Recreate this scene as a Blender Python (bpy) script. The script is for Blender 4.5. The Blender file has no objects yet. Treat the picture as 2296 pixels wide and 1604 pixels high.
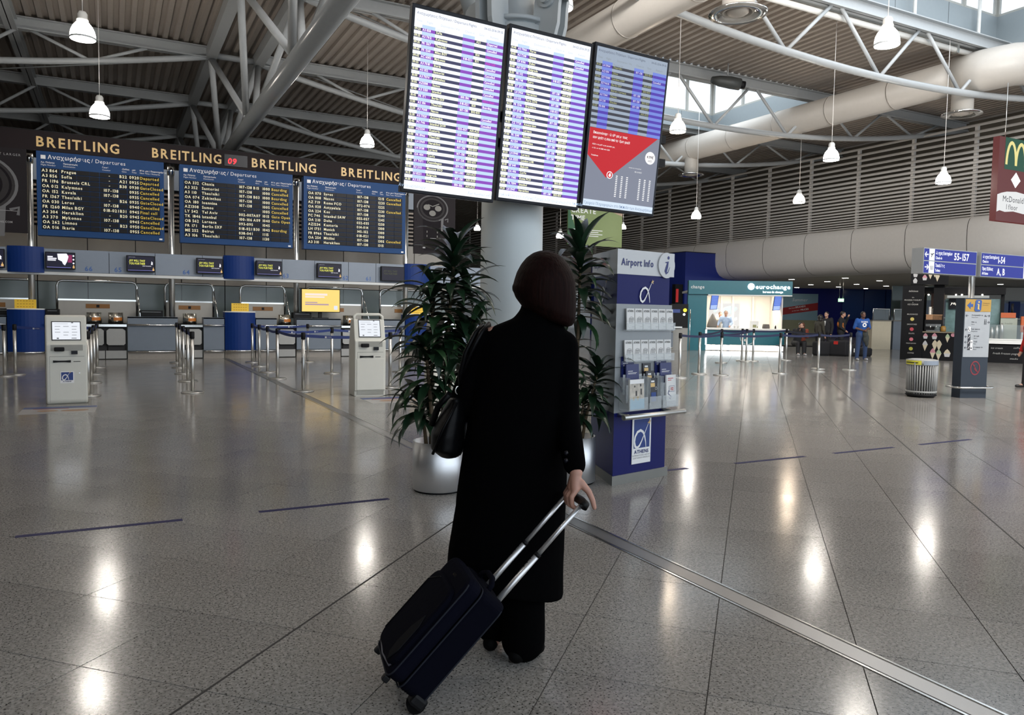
import bpy, bmesh, math, random
from math import sin, cos, pi, radians, sqrt, atan2
from mathutils import Vector, Matrix
random.seed(7)
SC = bpy.context.scene
COL = SC.collection
V = Vector

# ------------------------------------------------------------------ camera, world, sky, exposure
# world frame: X runs along the check-in wall, Y runs towards it, Z is up, metres
CAM_R = ((0.886983, -0.461509, 0.016469), (-0.012998, -0.060597, -0.998078), (0.461619, 0.885064, -0.059747))
rx = V(CAM_R[0]).normalized(); fz = V(CAM_R[2]); fz = (fz - rx * fz.dot(rx)).normalized(); dn = fz.cross(rx)
cam = bpy.data.objects.new('camera', bpy.data.cameras.new('camera'))
COL.objects.link(cam)
cam.data.sensor_width = 36.0; cam.data.sensor_fit = 'HORIZONTAL'
cam.data.lens = 36.0 * 1720.0 / 2296.0
cam.data.clip_start = 0.05; cam.data.clip_end = 400
mw = Matrix(((rx.x, -dn.x, -fz.x, 0.0), (rx.y, -dn.y, -fz.y, 0.0), (rx.z, -dn.z, -fz.z, 1.36), (0, 0, 0, 1)))
cam.matrix_world = mw
SC.camera = cam

world = bpy.data.worlds.new('overcast_sky'); SC.world = world
world.use_nodes = True
bg = world.node_tree.nodes['Background']
bg.inputs[0].default_value = (0.80, 0.90, 1.0, 1); bg.inputs[1].default_value = 1.7
SC.view_settings.view_transform = 'Standard'; SC.view_settings.look = 'None'
SC.view_settings.exposure = 0.14; SC.view_settings.gamma = 1.0
SC.view_settings.use_curve_mapping = False
SC.cycles.use_denoising = True
SC.cycles.max_bounces = 8
SC.cycles.sample_clamp_indirect = 4.0
LAMP_POWER = 60.0

def area_light(name, loc, size, size_y, power, color, rot=(0, 0, 0)):
    ld = bpy.data.lights.new(name, 'AREA'); ld.shape = 'RECTANGLE'
    ld.size = size; ld.size_y = size_y; ld.energy = power; ld.color = color
    o = bpy.data.objects.new(name, ld); o.location = loc; o.rotation_euler = rot
    COL.objects.link(o)
    return o
# daylight falling through the two roof lanterns
area_light('lantern_daylight', (19.0, 11.2, 11.4), 8, 4, 320, (0.85, 0.93, 1.0))
area_light('lantern_daylight', (20.0, 23.5, 11.4), 5, 4, 260, (0.85, 0.93, 1.0))
# unseen area lights added near the roof to brighten the louvred wall
d_ = (V((29.0, 22.0, 6.0)) - V((13.0, 0.5, 8.6))).to_track_quat('-Z', 'Y').to_euler()
area_light('added_wall_wash', (13.0, 0.5, 8.6), 9, 2, 1900, (1.0, 0.96, 0.92), d_)
d_ = (V((29.0, 46.0, 6.5)) - V((5.0, 9.0, 9.3))).to_track_quat('-Z', 'Y').to_euler()
area_light('added_wall_wash', (5.0, 9.0, 9.3), 4, 0.8, 800, (1.0, 0.97, 0.94), d_)

# ------------------------------------------------------------------ materials
MATS = {}
def mat(name, col, rough=0.5, metal=0.0, emit=0.0, ecol=None, noise=0.06, nscale=9.0, spec=0.5, alpha=None, trans=0.0, bump=0.0, coat=0.0):
    if name in MATS: return MATS[name]
    m = bpy.data.materials.new(name); m.use_nodes = True
    nt = m.node_tree; b = nt.nodes['Principled BSDF']
    c = (col[0], col[1], col[2], 1)
    b.inputs['Base Color'].default_value = c
    b.inputs['Roughness'].default_value = rough
    b.inputs['Metallic'].default_value = metal
    b.inputs['Specular IOR Level'].default_value = spec
    b.inputs['Coat Weight'].default_value = coat
    if trans: b.inputs['Transmission Weight'].default_value = trans
    if alpha is not None: b.inputs['Alpha'].default_value = alpha
    if emit:
        e = ecol or col
        b.inputs['Emission Color'].default_value = (e[0], e[1], e[2], 1)
        b.inputs['Emission Strength'].default_value = emit
    if noise or bump:
        tc = nt.nodes.new('ShaderNodeTexCoord'); nz = nt.nodes.new('ShaderNodeTexNoise')
        nz.inputs['Scale'].default_value = nscale; nz.inputs['Detail'].default_value = 3
        nt.links.new(tc.outputs['Object'], nz.inputs['Vector'])
        if noise:
            mx = nt.nodes.new('ShaderNodeMix'); mx.data_type = 'RGBA'
            mx.inputs['A'].default_value = tuple(max(0, v * (1 - noise)) for v in col) + (1,)
            mx.inputs['B'].default_value = tuple(min(1, v * (1 + noise)) for v in col) + (1,)
            nt.links.new(nz.outputs['Fac'], mx.inputs['Factor'])
            nt.links.new(mx.outputs['Result'], b.inputs['Base Color'])
        if bump:
            bp = nt.nodes.new('ShaderNodeBump'); bp.inputs['Strength'].default_value = bump
            bp.inputs['Distance'].default_value = 0.01
            nt.links.new(nz.outputs['Fac'], bp.inputs['Height'])
            nt.links.new(bp.outputs['Normal'], b.inputs['Normal'])
    MATS[name] = m
    return m

def granite():
    m = bpy.data.materials.new('polished_granite'); m.use_nodes = True
    nt = m.node_tree; L = nt.links; b = nt.nodes['Principled BSDF']
    tc = nt.nodes.new('ShaderNodeTexCoord'); oi = nt.nodes.new('ShaderNodeObjectInfo')
    big = nt.nodes.new('ShaderNodeTexNoise'); big.inputs['Scale'].default_value = 1.3; big.inputs['Detail'].default_value = 4
    mid = nt.nodes.new('ShaderNodeTexNoise'); mid.inputs['Scale'].default_value = 60; mid.inputs['Detail'].default_value = 3
    vo = nt.nodes.new('ShaderNodeTexVoronoi'); vo.inputs['Scale'].default_value = 105
    vo2 = nt.nodes.new('ShaderNodeTexNoise'); vo2.inputs['Scale'].default_value = 120; vo2.inputs['Detail'].default_value = 1
    for n in (big, mid, vo, vo2): L.new(tc.outputs['Object'], n.inputs['Vector'])
    r1 = nt.nodes.new('ShaderNodeValToRGB')
    r1.color_ramp.elements[0].position = 0.30; r1.color_ramp.elements[0].color = (0.195, 0.185, 0.172, 1)
    r1.color_ramp.elements[1].position = 0.72; r1.color_ramp.elements[1].color = (0.37, 0.355, 0.332, 1)
    L.new(mid.outputs['Fac'], r1.inputs['Fac'])
    # dark mica specks
    r2 = nt.nodes.new('ShaderNodeValToRGB')
    r2.color_ramp.elements[0].position = 0.32; r2.color_ramp.elements[0].color = (0.09, 0.085, 0.08, 1)
    r2.color_ramp.elements[1].position = 0.40; r2.color_ramp.elements[1].color = (1, 1, 1, 1)
    L.new(vo2.outputs['Fac'], r2.inputs['Fac'])
    mu = nt.nodes.new('ShaderNodeMix'); mu.data_type = 'RGBA'; mu.blend_type = 'MULTIPLY'; mu.inputs['Factor'].default_value = 1
    L.new(r1.outputs['Color'], mu.inputs['A']); L.new(r2.outputs['Color'], mu.inputs['B'])
    # pale feldspar grains
    r3 = nt.nodes.new('ShaderNodeValToRGB')
    r3.color_ramp.elements[0].position = 0.02; r3.color_ramp.elements[0].color = (1.25, 1.2, 1.15, 1)
    r3.color_ramp.elements[1].position = 0.30; r3.color_ramp.elements[1].color = (1, 1, 1, 1)
    L.new(vo.outputs['Distance'], r3.inputs['Fac'])
    mu2 = nt.nodes.new('ShaderNodeMix'); mu2.data_type = 'RGBA'; mu2.blend_type = 'MULTIPLY'; mu2.inputs['Factor'].default_value = 1
    L.new(mu.outputs['Result'], mu2.inputs['A']); L.new(r3.outputs['Color'], mu2.inputs['B'])
    # slab to slab and cloudy variation
    ad = nt.nodes.new('ShaderNodeMath'); ad.operation = 'ADD'
    L.new(big.outputs['Fac'], ad.inputs[0]); L.new(oi.outputs['Random'], ad.inputs[1])
    r4 = nt.nodes.new('ShaderNodeMapRange'); r4.inputs['From Max'].default_value = 2.0
    r4.inputs['To Min'].default_value = 0.86; r4.inputs['To Max'].default_value = 1.12
    L.new(ad.outputs[0], r4.inputs['Value'])
    mu3 = nt.nodes.new('ShaderNodeVectorMath'); mu3.operation = 'SCALE'
    L.new(mu2.outputs['Result'], mu3.inputs[0]); L.new(r4.outputs['Result'], mu3.inputs['Scale'])
    L.new(mu3.outputs[0], b.inputs['Base Color'])
    rr = nt.nodes.new('ShaderNodeMapRange'); rr.inputs['To Min'].default_value = 0.10; rr.inputs['To Max'].default_value = 0.20
    L.new(big.outputs['Fac'], rr.inputs['Value']); L.new(rr.outputs['Result'], b.inputs['Roughness'])
    b.inputs['Specular IOR Level'].default_value = 0.5
    return m
GRANITE = granite()

def brushed(name, col, rough=0.3, stretch=(60, 60, 1)):
    m = mat(name, col, rough, 1.0, noise=0)
    nt = m.node_tree; b = nt.nodes['Principled BSDF']
    tc = nt.nodes.new('ShaderNodeTexCoord'); mp = nt.nodes.new('ShaderNodeMapping'); mp.inputs['Scale'].default_value = stretch
    nz = nt.nodes.new('ShaderNodeTexNoise'); nz.inputs['Scale'].default_value = 4
    nt.links.new(tc.outputs['Object'], mp.inputs['Vector']); nt.links.new(mp.outputs['Vector'], nz.inputs['Vector'])
    mr = nt.nodes.new('ShaderNodeMapRange'); mr.inputs['To Min'].default_value = rough - 0.08; mr.inputs['To Max'].default_value = rough + 0.12
    nt.links.new(nz.outputs['Fac'], mr.inputs['Value']); nt.links.new(mr.outputs['Result'], b.inputs['Roughness'])
    return m

STEEL = brushed('brushed_steel', (0.62, 0.62, 0.60), 0.32)
CHROME = mat('polished_steel', (0.75, 0.75, 0.73), 0.16, 1.0, noise=0)
ALU = brushed('brushed_aluminium', (0.82, 0.83, 0.85), 0.42, (2, 2, 60))
GREYSTEEL = mat('grey_painted_steel', (0.42, 0.44, 0.45), 0.38, 0.0, noise=0.05)
PALESTEEL = mat('pale_grey_painted_steel', (0.50, 0.53, 0.54), 0.35, noise=0.05)
DECK = mat('profiled_steel_deck', (0.44, 0.39, 0.345), 0.5, 0.15, noise=0.08)
DUCTM = mat('beige_duct_paint', (0.47, 0.44, 0.40), 0.42, noise=0.04)
SLATM = mat('pale_grey_slat', (0.80, 0.78, 0.75), 0.45, noise=0.05)
WHITE = mat('white_plaster', (0.80, 0.78, 0.75), 0.55, noise=0.04)
WHITEP = mat('white_plastic', (0.80, 0.80, 0.77), 0.35, noise=0.03)
KIOSKM = mat('ivory_powder_coat', (0.66, 0.66, 0.60), 0.42, noise=0.03)
BLACK = mat('black_plastic', (0.006, 0.006, 0.007), 0.5, noise=0, spec=0.2)
BLACKG = mat('black_gloss', (0.004, 0.004, 0.008), 0.3, noise=0, spec=0.25)
DARK = mat('dark_void', (0.02, 0.02, 0.022), 0.8, noise=0)
BLUE = mat('royal_blue_panel', (0.006, 0.012, 0.17), 0.5, noise=0.05, spec=0.25)
DESKBLUE = mat('desk_blue_laminate', (0.003, 0.026, 0.15), 0.45, noise=0.05, spec=0.25)
TEAL = mat('teal_panel', (0.0, 0.125, 0.165), 0.35, noise=0.06)
GREYP = mat('slate_grey_laminate', (0.135, 0.165, 0.205), 0.42, noise=0.05)
FASCIA = mat('blue_grey_fascia', (0.21, 0.25, 0.31), 0.45, noise=0.04)
SILVER = mat('silver_panel', (0.27, 0.285, 0.295), 0.42, 0.3, noise=0.05)
SILVERL = mat('light_silver_panel', (0.55, 0.56, 0.57), 0.4, 0.1, noise=0.04)
NAVYT = mat('navy_print', (0.02, 0.03, 0.16), 0.5, noise=0)
WHITET = mat('white_print', (0.85, 0.85, 0.85), 0.5, noise=0)
GOLD = mat('gold_print', (0.74, 0.50, 0.20), 0.4, 0.0, noise=0)
CREAMT = mat('flap_cream_glow', (0.72, 0.68, 0.50), 0.5, emit=0.30, ecol=(0.8, 0.74, 0.5), noise=0)  # faint glow put into the flap print to make it read brighter
AMBERT = mat('flap_amber_glow', (0.62, 0.44, 0.05), 0.5, emit=0.14, ecol=(0.7, 0.5, 0.08), noise=0)  # weaker glow put into the amber flap print too
YELLOW = mat('yellow_sign', (0.80, 0.52, 0.03), 0.5, noise=0.08)
ORANGE = mat('orange_tape', (0.50, 0.16, 0.02), 0.5, noise=0.1)
STONE = mat('kick_stone', (0.26, 0.235, 0.205), 0.35, noise=0.12, nscale=20)
TAN = mat('tan_wall_panel', (0.36, 0.33, 0.285), 0.28, noise=0.05)
def glassmat(name, col, alpha, rough=0.06):
    return mat(name, col, rough, 0, noise=0, alpha=alpha, spec=0.6)
GLASS = glassmat('clear_glass', (0.30, 0.36, 0.37), 0.22)
ACRYL = glassmat('clear_acrylic', (0.75, 0.80, 0.82), 0.28, 0.1)
SOIL = mat('dark_potting_soil', (0.03, 0.02, 0.012), 0.9, noise=0.4, nscale=40, bump=0.6)
SKIN = mat('skin', (0.50, 0.28, 0.20), 0.5, noise=0.08, nscale=25)
SKIND = mat('brown_skin', (0.13, 0.06, 0.04), 0.5, noise=0.08)
def emi(name, col, s): return mat(name, (0.01, 0.01, 0.01), 0.4, emit=s, ecol=col, noise=0, spec=0.2)
def prt(name, col, rough=0.5): return mat(name, col, rough, noise=0)

# ------------------------------------------------------------------ mesh building helpers
class Fr:
    """flat frame: origin o, axes u (right), v (up), n (towards the viewer)"""
    def __init__(s, o, u, v):
        s.o = V(o); s.u = V(u).normalized(); s.v = V(v).normalized(); s.n = s.u.cross(s.v)
    def p(s, a, b, c=0.0): return s.o + s.u * a + s.v * b + s.n * c
XF = lambda x, y, z: Fr((x, y, z), (1, 0, 0), (0, 0, 1))   # a face looking towards -Y

class MB:
    def __init__(s): s.v = []; s.f = []; s.m = []; s.s = []
    def add(s, vs, fs, mi=0, sm=False):
        k = len(s.v); s.v += [tuple(p) for p in vs]
        for f in fs: s.f.append(tuple(i + k for i in f)); s.m.append(mi); s.s.append(sm)
        return s
    def box(s, x0, x1, y0, y1, z0, z1, mi=0):
        P = [(x0, y0, z0), (x1, y0, z0), (x1, y1, z0), (x0, y1, z0), (x0, y0, z1), (x1, y0, z1), (x1, y1, z1), (x0, y1, z1)]
        return s.add(P, [(0, 3, 2, 1), (4, 5, 6, 7), (0, 1, 5, 4), (1, 2, 6, 5), (2, 3, 7, 6), (3, 0, 4, 7)], mi)
    def fbox(s, fr, a0, a1, b0, b1, c0, c1, mi=0):
        P = [fr.p(a0, b0, c0), fr.p(a1, b0, c0), fr.p(a1, b1, c0), fr.p(a0, b1, c0), fr.p(a0, b0, c1), fr.p(a1, b0, c1), fr.p(a1, b1, c1), fr.p(a0, b1, c1)]
        return s.add(P, [(0, 3, 2, 1), (4, 5, 6, 7), (0, 1, 5, 4), (1, 2, 6, 5), (2, 3, 7, 6), (3, 0, 4, 7)], mi)
    def rect(s, fr, a0, a1, b0, b1, c=0.001, mi=0):
        return s.add([fr.p(a0, b0, c), fr.p(a1, b0, c), fr.p(a1, b1, c), fr.p(a0, b1, c)], [(0, 1, 2, 3)], mi)
    def poly(s, fr, pts, c=0.001, mi=0):
        return s.add([fr.p(a, b, c) for a, b in pts], [tuple(range(len(pts)))], mi)
    def slab(s, fr, pts, c0, c1, mi=0):
        n = len(pts)
        vs = [fr.p(a, b, c0) for a, b in pts] + [fr.p(a, b, c1) for a, b in pts]
        return s.add(vs, [tuple(range(n))[::-1], tuple(range(n, 2 * n))] + [(i, (i + 1) % n, n + (i + 1) % n, n + i) for i in range(n)], mi)
    def disc(s, fr, a, b, r, c=0.001, mi=0, n=24, ry=None):
        ry = ry or r
        return s.poly(fr, [(a + r * cos(2 * pi * i / n), b + ry * sin(2 * pi * i / n)) for i in range(n)], c, mi)
    def ring(s, fr, a, b, r0, r1, c=0.001, mi=0, n=28, k=1.0):
        vs = []
        for i in range(n):
            t = 2 * pi * i / n
            vs += [fr.p(a + r0 * cos(t), b + k * r0 * sin(t), c), fr.p(a + r1 * cos(t), b + k * r1 * sin(t), c)]
        return s.add(vs, [(2 * i, 2 * i + 1, 2 * ((i + 1) % n) + 1, 2 * ((i + 1) % n)) for i in range(n)], mi)
    def tube(s, pts, r, n=10, mi=0, caps=True, sm=True, closed=False):
        pts = [V(p) for p in pts]; N = len(pts)
        rs = r if isinstance(r, (list, tuple)) else [r] * N
        vs = []; prev = None
        for i, p in enumerate(pts):
            t = (pts[min(i + 1, N - 1)] - pts[max(i - 1, 0)])
            if closed: t = pts[(i + 1) % N] - pts[i - 1]
            t.normalize()
            if prev is None:
                ref = V((0, 0, 1)) if abs(t.z) < 0.9 else V((1, 0, 0))
                a = t.cross(ref).normalized()
            else:
                a = prev - t * prev.dot(t)
                a = a.normalized() if a.length > 1e-6 else t.orthogonal().normalized()
            prev = a; b = t.cross(a)
            for k in range(n):
                th = 2 * pi * k / n
                vs.append(p + (a * cos(th) + b * sin(th)) * rs[i])
        fs = []
        for i in range(N if closed else N - 1):
            j = (i + 1) % N
            for k in range(n): fs.append((i * n + k, i * n + (k + 1) % n, j * n + (k + 1) % n, j * n + k))
        s.add(vs, fs, mi, sm)
        if caps and not closed:
            k0 = len(s.v) - N * n
            s.f.append(tuple(k0 + k for k in range(n))[::-1]); s.m.append(mi); s.s.append(False)
            s.f.append(tuple(k0 + (N - 1) * n + k for k in range(n))); s.m.append(mi); s.s.append(False)
        return s
    def lathe(s, prof, n=24, c=(0, 0, 0), mi=0, sm=True, rot=None):
        vs = []
        for r, z in prof:
            for k in range(n):
                p = V((r * cos(2 * pi * k / n), r * sin(2 * pi * k / n), z))
                if rot: p = rot @ p
                vs.append(p + V(c))
        fs = [(i * n + k, i * n + (k + 1) % n, (i + 1) * n + (k + 1) % n, (i + 1) * n + k) for i in range(len(prof) - 1) for k in range(n)]
        return s.add(vs, fs, mi, sm)
    def ell(s, c, r, n=12, m=8, mi=0):
        r = r if isinstance(r, (tuple, list)) else (r, r, r)
        vs = []
        for i in range(m + 1):
            ph = pi * i / m
            for k in range(n):
                th = 2 * pi * k / n
                vs.append((c[0] + r[0] * sin(ph) * cos(th), c[1] + r[1] * sin(ph) * sin(th), c[2] - r[2] * cos(ph)))
        fs = [(i * n + k, i * n + (k + 1) % n, (i + 1) * n + (k + 1) % n, (i + 1) * n + k) for i in range(m) for k in range(n)]
        return s.add(vs, fs, mi, True)
    def stroke(s, fr, pts, w, c=0.001, mi=0):
        ws = w if isinstance(w, (list, tuple)) else [w] * len(pts)
        vs = []
        for i, (a, b) in enumerate(pts):
            p0 = pts[max(i - 1, 0)]; p1 = pts[min(i + 1, len(pts) - 1)]
            dx, dy = p1[0] - p0[0], p1[1] - p0[1]; l = sqrt(dx * dx + dy * dy) or 1
            nx, ny = -dy / l * ws[i] / 2, dx / l * ws[i] / 2
            vs += [fr.p(a + nx, b + ny, c), fr.p(a - nx, b - ny, c)]
        return s.add(vs, [(2 * i, 2 * i + 1, 2 * i + 3, 2 * i + 2) for i in range(len(pts) - 1)], mi)
    def mesh(s, name, mats):
        me = bpy.data.meshes.new(name)
        me.from_pydata(s.v, [], s.f)
        for m in (mats if isinstance(mats, (list, tuple)) else [mats]): me.materials.append(m)
        me.polygons.foreach_set('material_index', s.m)
        me.polygons.foreach_set('use_smooth', s.s)
        me.update()
        return me
    def build(s, name, mats, parent=None, loc=None, bevel=0.0):
        o = bpy.data.objects.new(name, s.mesh(name, mats)); COL.objects.link(o)
        if parent: o.parent = parent
        if loc: o.location = loc
        if bevel:
            md = o.modifiers.new('edge', 'BEVEL'); md.width = bevel; md.segments = 2; md.limit_method = 'ANGLE'
        return o
FLAT = ('text', 'print', 'lettering', 'heading', 'caption', 'heads', 'headline', 'letters', 'figure', 'icon', 'joint', 'hole', 'mark', 'plate_print', 'symbol', 'band', 'label', 'area', 'button', 'emblem', 'dot')
def part(name, mats, parent, fn, bevel=0.0):
    m = MB(); fn(m); o = m.build(name, mats, parent, bevel=bevel)
    if parent is not None and name.split('_')[-1] in FLAT and len(m.f) > 6: o['kind'] = 'stuff'    # flat print of many tiny pieces
    return o
def tag(o, label, cat, group=None):
    o['label'] = label; o['category'] = cat
    if group: o['group'] = group
    return o
def thing(name, label, cat, loc=(0, 0, 0), rz=0.0, group=None):
    o = bpy.data.objects.new(name, None); o.empty_display_size = 0.1; COL.objects.link(o)
    o.location = loc; o.rotation_euler = (0, 0, rz)
    return tag(o, label, cat, group)
def struct(o, label=None):
    o['kind'] = 'structure'
    if label: o['label'] = label
    return o
def copy_tree(o, parent=None):
    c = o.copy(); COL.objects.link(c)
    if parent: c.parent = parent
    for ch in list(o.children): copy_tree(ch, c)
    return c

# temporary scene used to turn lettering and body shapes into plain meshes
TMP = bpy.data.scenes.new('tmp')
def evaluated_mesh(ob):
    TMP.collection.objects.link(ob)
    vl = TMP.view_layers[0]; vl.update()
    dg = vl.depsgraph; dg.update()
    me = bpy.data.meshes.new_from_object(ob.evaluated_get(dg))
    TMP.collection.objects.unlink(ob)
    return me
GL = {}
def glyphs(chars):
    for bold in (False, True):
        for ch in chars:
            cu = bpy.data.curves.new('g', 'FONT'); cu.size = 1.0; cu.resolution_u = 2
            cu.body = ch
            if bold: cu.offset = 0.022
            ob = bpy.data.objects.new('g', cu)
            me = evaluated_mesh(ob)
            vs = [(v.co.x, v.co.y) for v in me.vertices]; fs = [tuple(p.vertices) for p in me.polygons]
            mx = max([v[0] for v in vs], default=0.25)
            GL[(ch, bold)] = (vs, fs, mx + (0.075 if vs else 0.02))
            bpy.data.objects.remove(ob); bpy.data.curves.remove(cu); bpy.data.meshes.remove(me)
CH = "ABCDEFGHIJKLMNOPQRSTUVWXYZabcdefghijklmnopqrstuvwxyz0123456789-/:.,!'&€()"
CH += "ΑΠΕΤΓΒΜΛΟΙΝαβγδεζηθικλμνξοπρσςτυφχψωάέήίόύώϊ "
glyphs("".join(dict.fromkeys(CH)))
CAPH = 0.727
def text(mb, s, fr, x, y, h, al='l', w=1.0, bold=False, mi=0, c=0.002, slant=0.0, track=0.0):
    """lettering with capital height h, baseline start x, y in the frame"""
    k = h / CAPH; adv = 0; pts = []
    for ch in s:
        vs, fs, a = GL.get((ch, bold)) or GL[('-', bold)]
        pts.append((adv, vs, fs)); adv += a + track
    W = adv * k * w
    x0 = x - (W if al == 'r' else W / 2 if al == 'c' else 0)
    for a, vs, fs in pts:
        mb.add([fr.p(x0 + (vx + a + slant * vy) * k * w, y + vy * k, c) for vx, vy in vs], fs, mi)
    return W

def blob(name, parts, voxel, smooth=4):
    """one continuous surface grown from tapered capsules ('c',p,q,r0,r1) and ellipsoids ('e',c,(rx,ry,rz))"""
    mb = MB()
    for p in parts:
        if p[0] == 'c':
            a, b, r0, r1 = V(p[1]), V(p[2]), p[3], p[4]
            d = b - a; L = d.length or 1e-4; t = d / L
            prof = []
            N = 5
            for i in range(N): ang = -pi / 2 + (pi / 2) * i / N; prof.append((a + t * r0 * sin(ang), max(1e-4, r0 * cos(ang))))
            for i in range(5): f = i / 4; prof.append((a + d * f, r0 + (r1 - r0) * f))
            for i in range(1, N + 1): ang = (pi / 2) * i / N; prof.append((b + t * r1 * sin(ang), max(1e-4, r1 * cos(ang))))
            u = t.orthogonal().normalized(); w = t.cross(u); n = 14; vs = []
            for c, r in prof: vs += [c + (u * cos(2 * pi * k / n) + w * sin(2 * pi * k / n)) * r for k in range(n)]
            M_ = len(prof)
            fs = [(i * n + k, i * n + (k + 1) % n, (i + 1) * n + (k + 1) % n, (i + 1) * n + k) for i in range(M_ - 1) for k in range(n)]
            fs += [tuple(range(n))[::-1], tuple((M_ - 1) * n + k for k in range(n))]
            mb.add(vs, fs)
        elif p[0] == 'e':
            mb.ell(p[1], p[2], 18, 12)
        elif p[0] == 'r':   # closed loft of elliptical rings (cx, cy, z, rx, ry)
            n = 28; vs = []
            for cx, cy, z, ra, rb in p[1]: vs += [(cx + ra * cos(2 * pi * k / n), cy + rb * sin(2 * pi * k / n), z) for k in range(n)]
            M_ = len(p[1])
            fs = [(i * n + k, i * n + (k + 1) % n, (i + 1) * n + (k + 1) % n, (i + 1) * n + k) for i in range(M_ - 1) for k in range(n)]
            fs += [tuple(range(n))[::-1], tuple((M_ - 1) * n + k for k in range(n))]
            mb.add(vs, fs)
    me = mb.mesh(name, [])
    ob = bpy.data.objects.new(name, me)
    r = ob.modifiers.new('r', 'REMESH'); r.mode = 'VOXEL'; r.voxel_size = voxel; r.use_smooth_shade = True
    if smooth:
        s = ob.modifiers.new('s', 'SMOOTH'); s.factor = 0.5; s.iterations = smooth
    out = evaluated_mesh(ob); out.name = name
    bpy.data.objects.remove(ob); bpy.data.meshes.remove(me)
    for p in out.polygons: p.use_smooth = True
    return out
def blob_obj(name, parts, voxel, m, parent, smooth=4):
    me = blob(name, parts, voxel, smooth); me.materials.clear(); me.materials.append(m)
    o = bpy.data.objects.new(name, me); COL.objects.link(o); o.parent = parent
    return o

# ================================================================== SETTING
# ------------------------------------------------------------------ floor: granite slabs laid at 45 degrees, cut by a metal expansion joint
RT2 = sqrt(0.5)
TP, U0, V0, GAP = 0.565, 2.2, 0.115, 0.0022
JX0, JX1 = 2.575, 2.725
def fuv(u, v): return ((u - v) * RT2, (u + v) * RT2)
def clip(poly, side, x):
    out = []
    for i, a in enumerate(poly):
        b = poly[(i + 1) % len(poly)]
        ia = (a[0] <= x) if side < 0 else (a[0] >= x); ib = (b[0] <= x) if side < 0 else (b[0] >= x)
        if ia: out.append(a)
        if ia != ib:
            t = (x - a[0]) / (b[0] - a[0]); out.append((x, a[1] + t * (b[1] - a[1])))
    return out
floor = MB().box(-30, 70, -10, 85, -0.12, -0.006).build('floor', mat('floor_bed', (0.05, 0.047, 0.043), 0.6, noise=0.1))
struct(floor)
def cam_px(p):
    d = V(p) - V((0, 0, 1.36)); z = d.dot(fz)
    return (1148 + 1720 * d.dot(rx) / z, 802 + 1720 * d.dot(dn) / z, z) if z > 0.1 else (9e9, 9e9, z)
near, field = [], MB()
for i in range(-60, 200):
    for j in range(-130, 100):
        u = U0 + i * TP; v = V0 + j * TP
        cx, cy = fuv(u + TP / 2, v + TP / 2)
        if not (-14 < cx < 56 and -4 < cy < 74): continue
        q = [fuv(u + GAP, v + GAP), fuv(u + TP - GAP, v + GAP), fuv(u + TP - GAP, v + TP - GAP), fuv(u + GAP, v + TP - GAP)]
        pieces = [q] if (max(p[0] for p in q) < JX0 or min(p[0] for p in q) > JX1) else [clip(q, -1, JX0), clip(q, 1, JX1)]
        px = cam_px((cx, cy, 0))
        for pc in pieces:
            if len(pc) < 3: continue
            if -130 < px[0] < 2430 and px[1] < 1850 and 1.2 < px[2] < 11.2: near.append((px[2], pc, cx, cy))
            else: field.add([(a, b, 0.0) for a, b in pc], [tuple(range(len(pc)))])
near.sort(key=lambda t: t[0])
square = None
for k, (d, pc, cx, cy) in enumerate(near):
    if k >= 296:
        field.add([(a, b, 0.0) for a, b in pc], [tuple(range(len(pc)))]); continue
    n = len(pc)
    def tile_mesh(loc):
        m = MB(); m.add([(a - loc[0], b - loc[1], -0.006) for a, b in pc] + [(a - loc[0], b - loc[1], 0) for a, b in pc],
              [tuple(range(n, 2 * n))] + [(i, (i + 1) % n, n + (i + 1) % n, n + i) for i in range(n)])
        return m.mesh('tile', GRANITE)
    if n == 4 and min(p[0] for p in pc) != JX1 and max(p[0] for p in pc) != JX0:
        if square is None: square = tile_mesh((cx, cy))
        me = square
    else: me = tile_mesh((cx, cy))
    o = bpy.data.objects.new('tile', me); COL.objects.link(o); o.location = (cx, cy, 0); o.parent = floor
fo = field.build('tile_field', GRANITE, floor); fo['kind'] = 'stuff'
jo = part('expansion_joint', STEEL, floor, lambda m: m.box(JX0, JX1, -6, 60, -0.02, -0.0045))
part('cover_plate', brushed('joint_plate', (0.42, 0.42, 0.42), 0.35), jo, lambda m: m.box(JX0 + 0.028, JX1 - 0.028, -6, 60, -0.006, 0.0015))
for v_, u0_, u1_ in ((1.81, -1.0, 5.3), (-1.58, 2.0, 22.0)):
    pa, pb = fuv(u0_, v_), fuv(u1_, v_)
    mj = part('movement_joint', mat('joint_sealant', (0.02, 0.019, 0.018), 0.6), floor, lambda m: m.fbox(Fr((pa[0], pa[1], 0), (1, 1, 0), (-1, 1, 0)), 0, u1_ - u0_, -0.005, 0.005, -0.006, 0.0008))
for x in (JX0 + 0.012, JX1 - 0.012):
    part('rail', CHROME, jo, lambda m: m.box(x - 0.006, x + 0.006, -6, 60, -0.006, 0.0025))

# ------------------------------------------------------------------ ceiling of profiled steel deck with two roof lanterns
ZD = 9.62
def deck(m, x0, x1, y0, y1, z):
    n = max(1, int(round((x1 - x0) / 0.30))); p = (x1 - x0) / n
    prof = []
    for i in range(n):
        x = x0 + i * p
        prof += [(x, z), (x + 0.42 * p, z), (x + 0.52 * p, z + 0.09), (x + 0.90 * p, z + 0.09)]
    prof.append((x1, z))
    vs = [(x, y0, zz) for x, zz in prof] + [(x, y1, zz) for x, zz in prof]
    N = len(prof)
    m.add(vs, [(i, i + 1, N + i + 1, N + i) for i in range(N - 1)])
ceiling = MB().box(-26, 60, -6, 78, ZD + 0.25, ZD + 0.3).build('ceiling', mat('roof_board', (0.3, 0.29, 0.27), 0.7))
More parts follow.
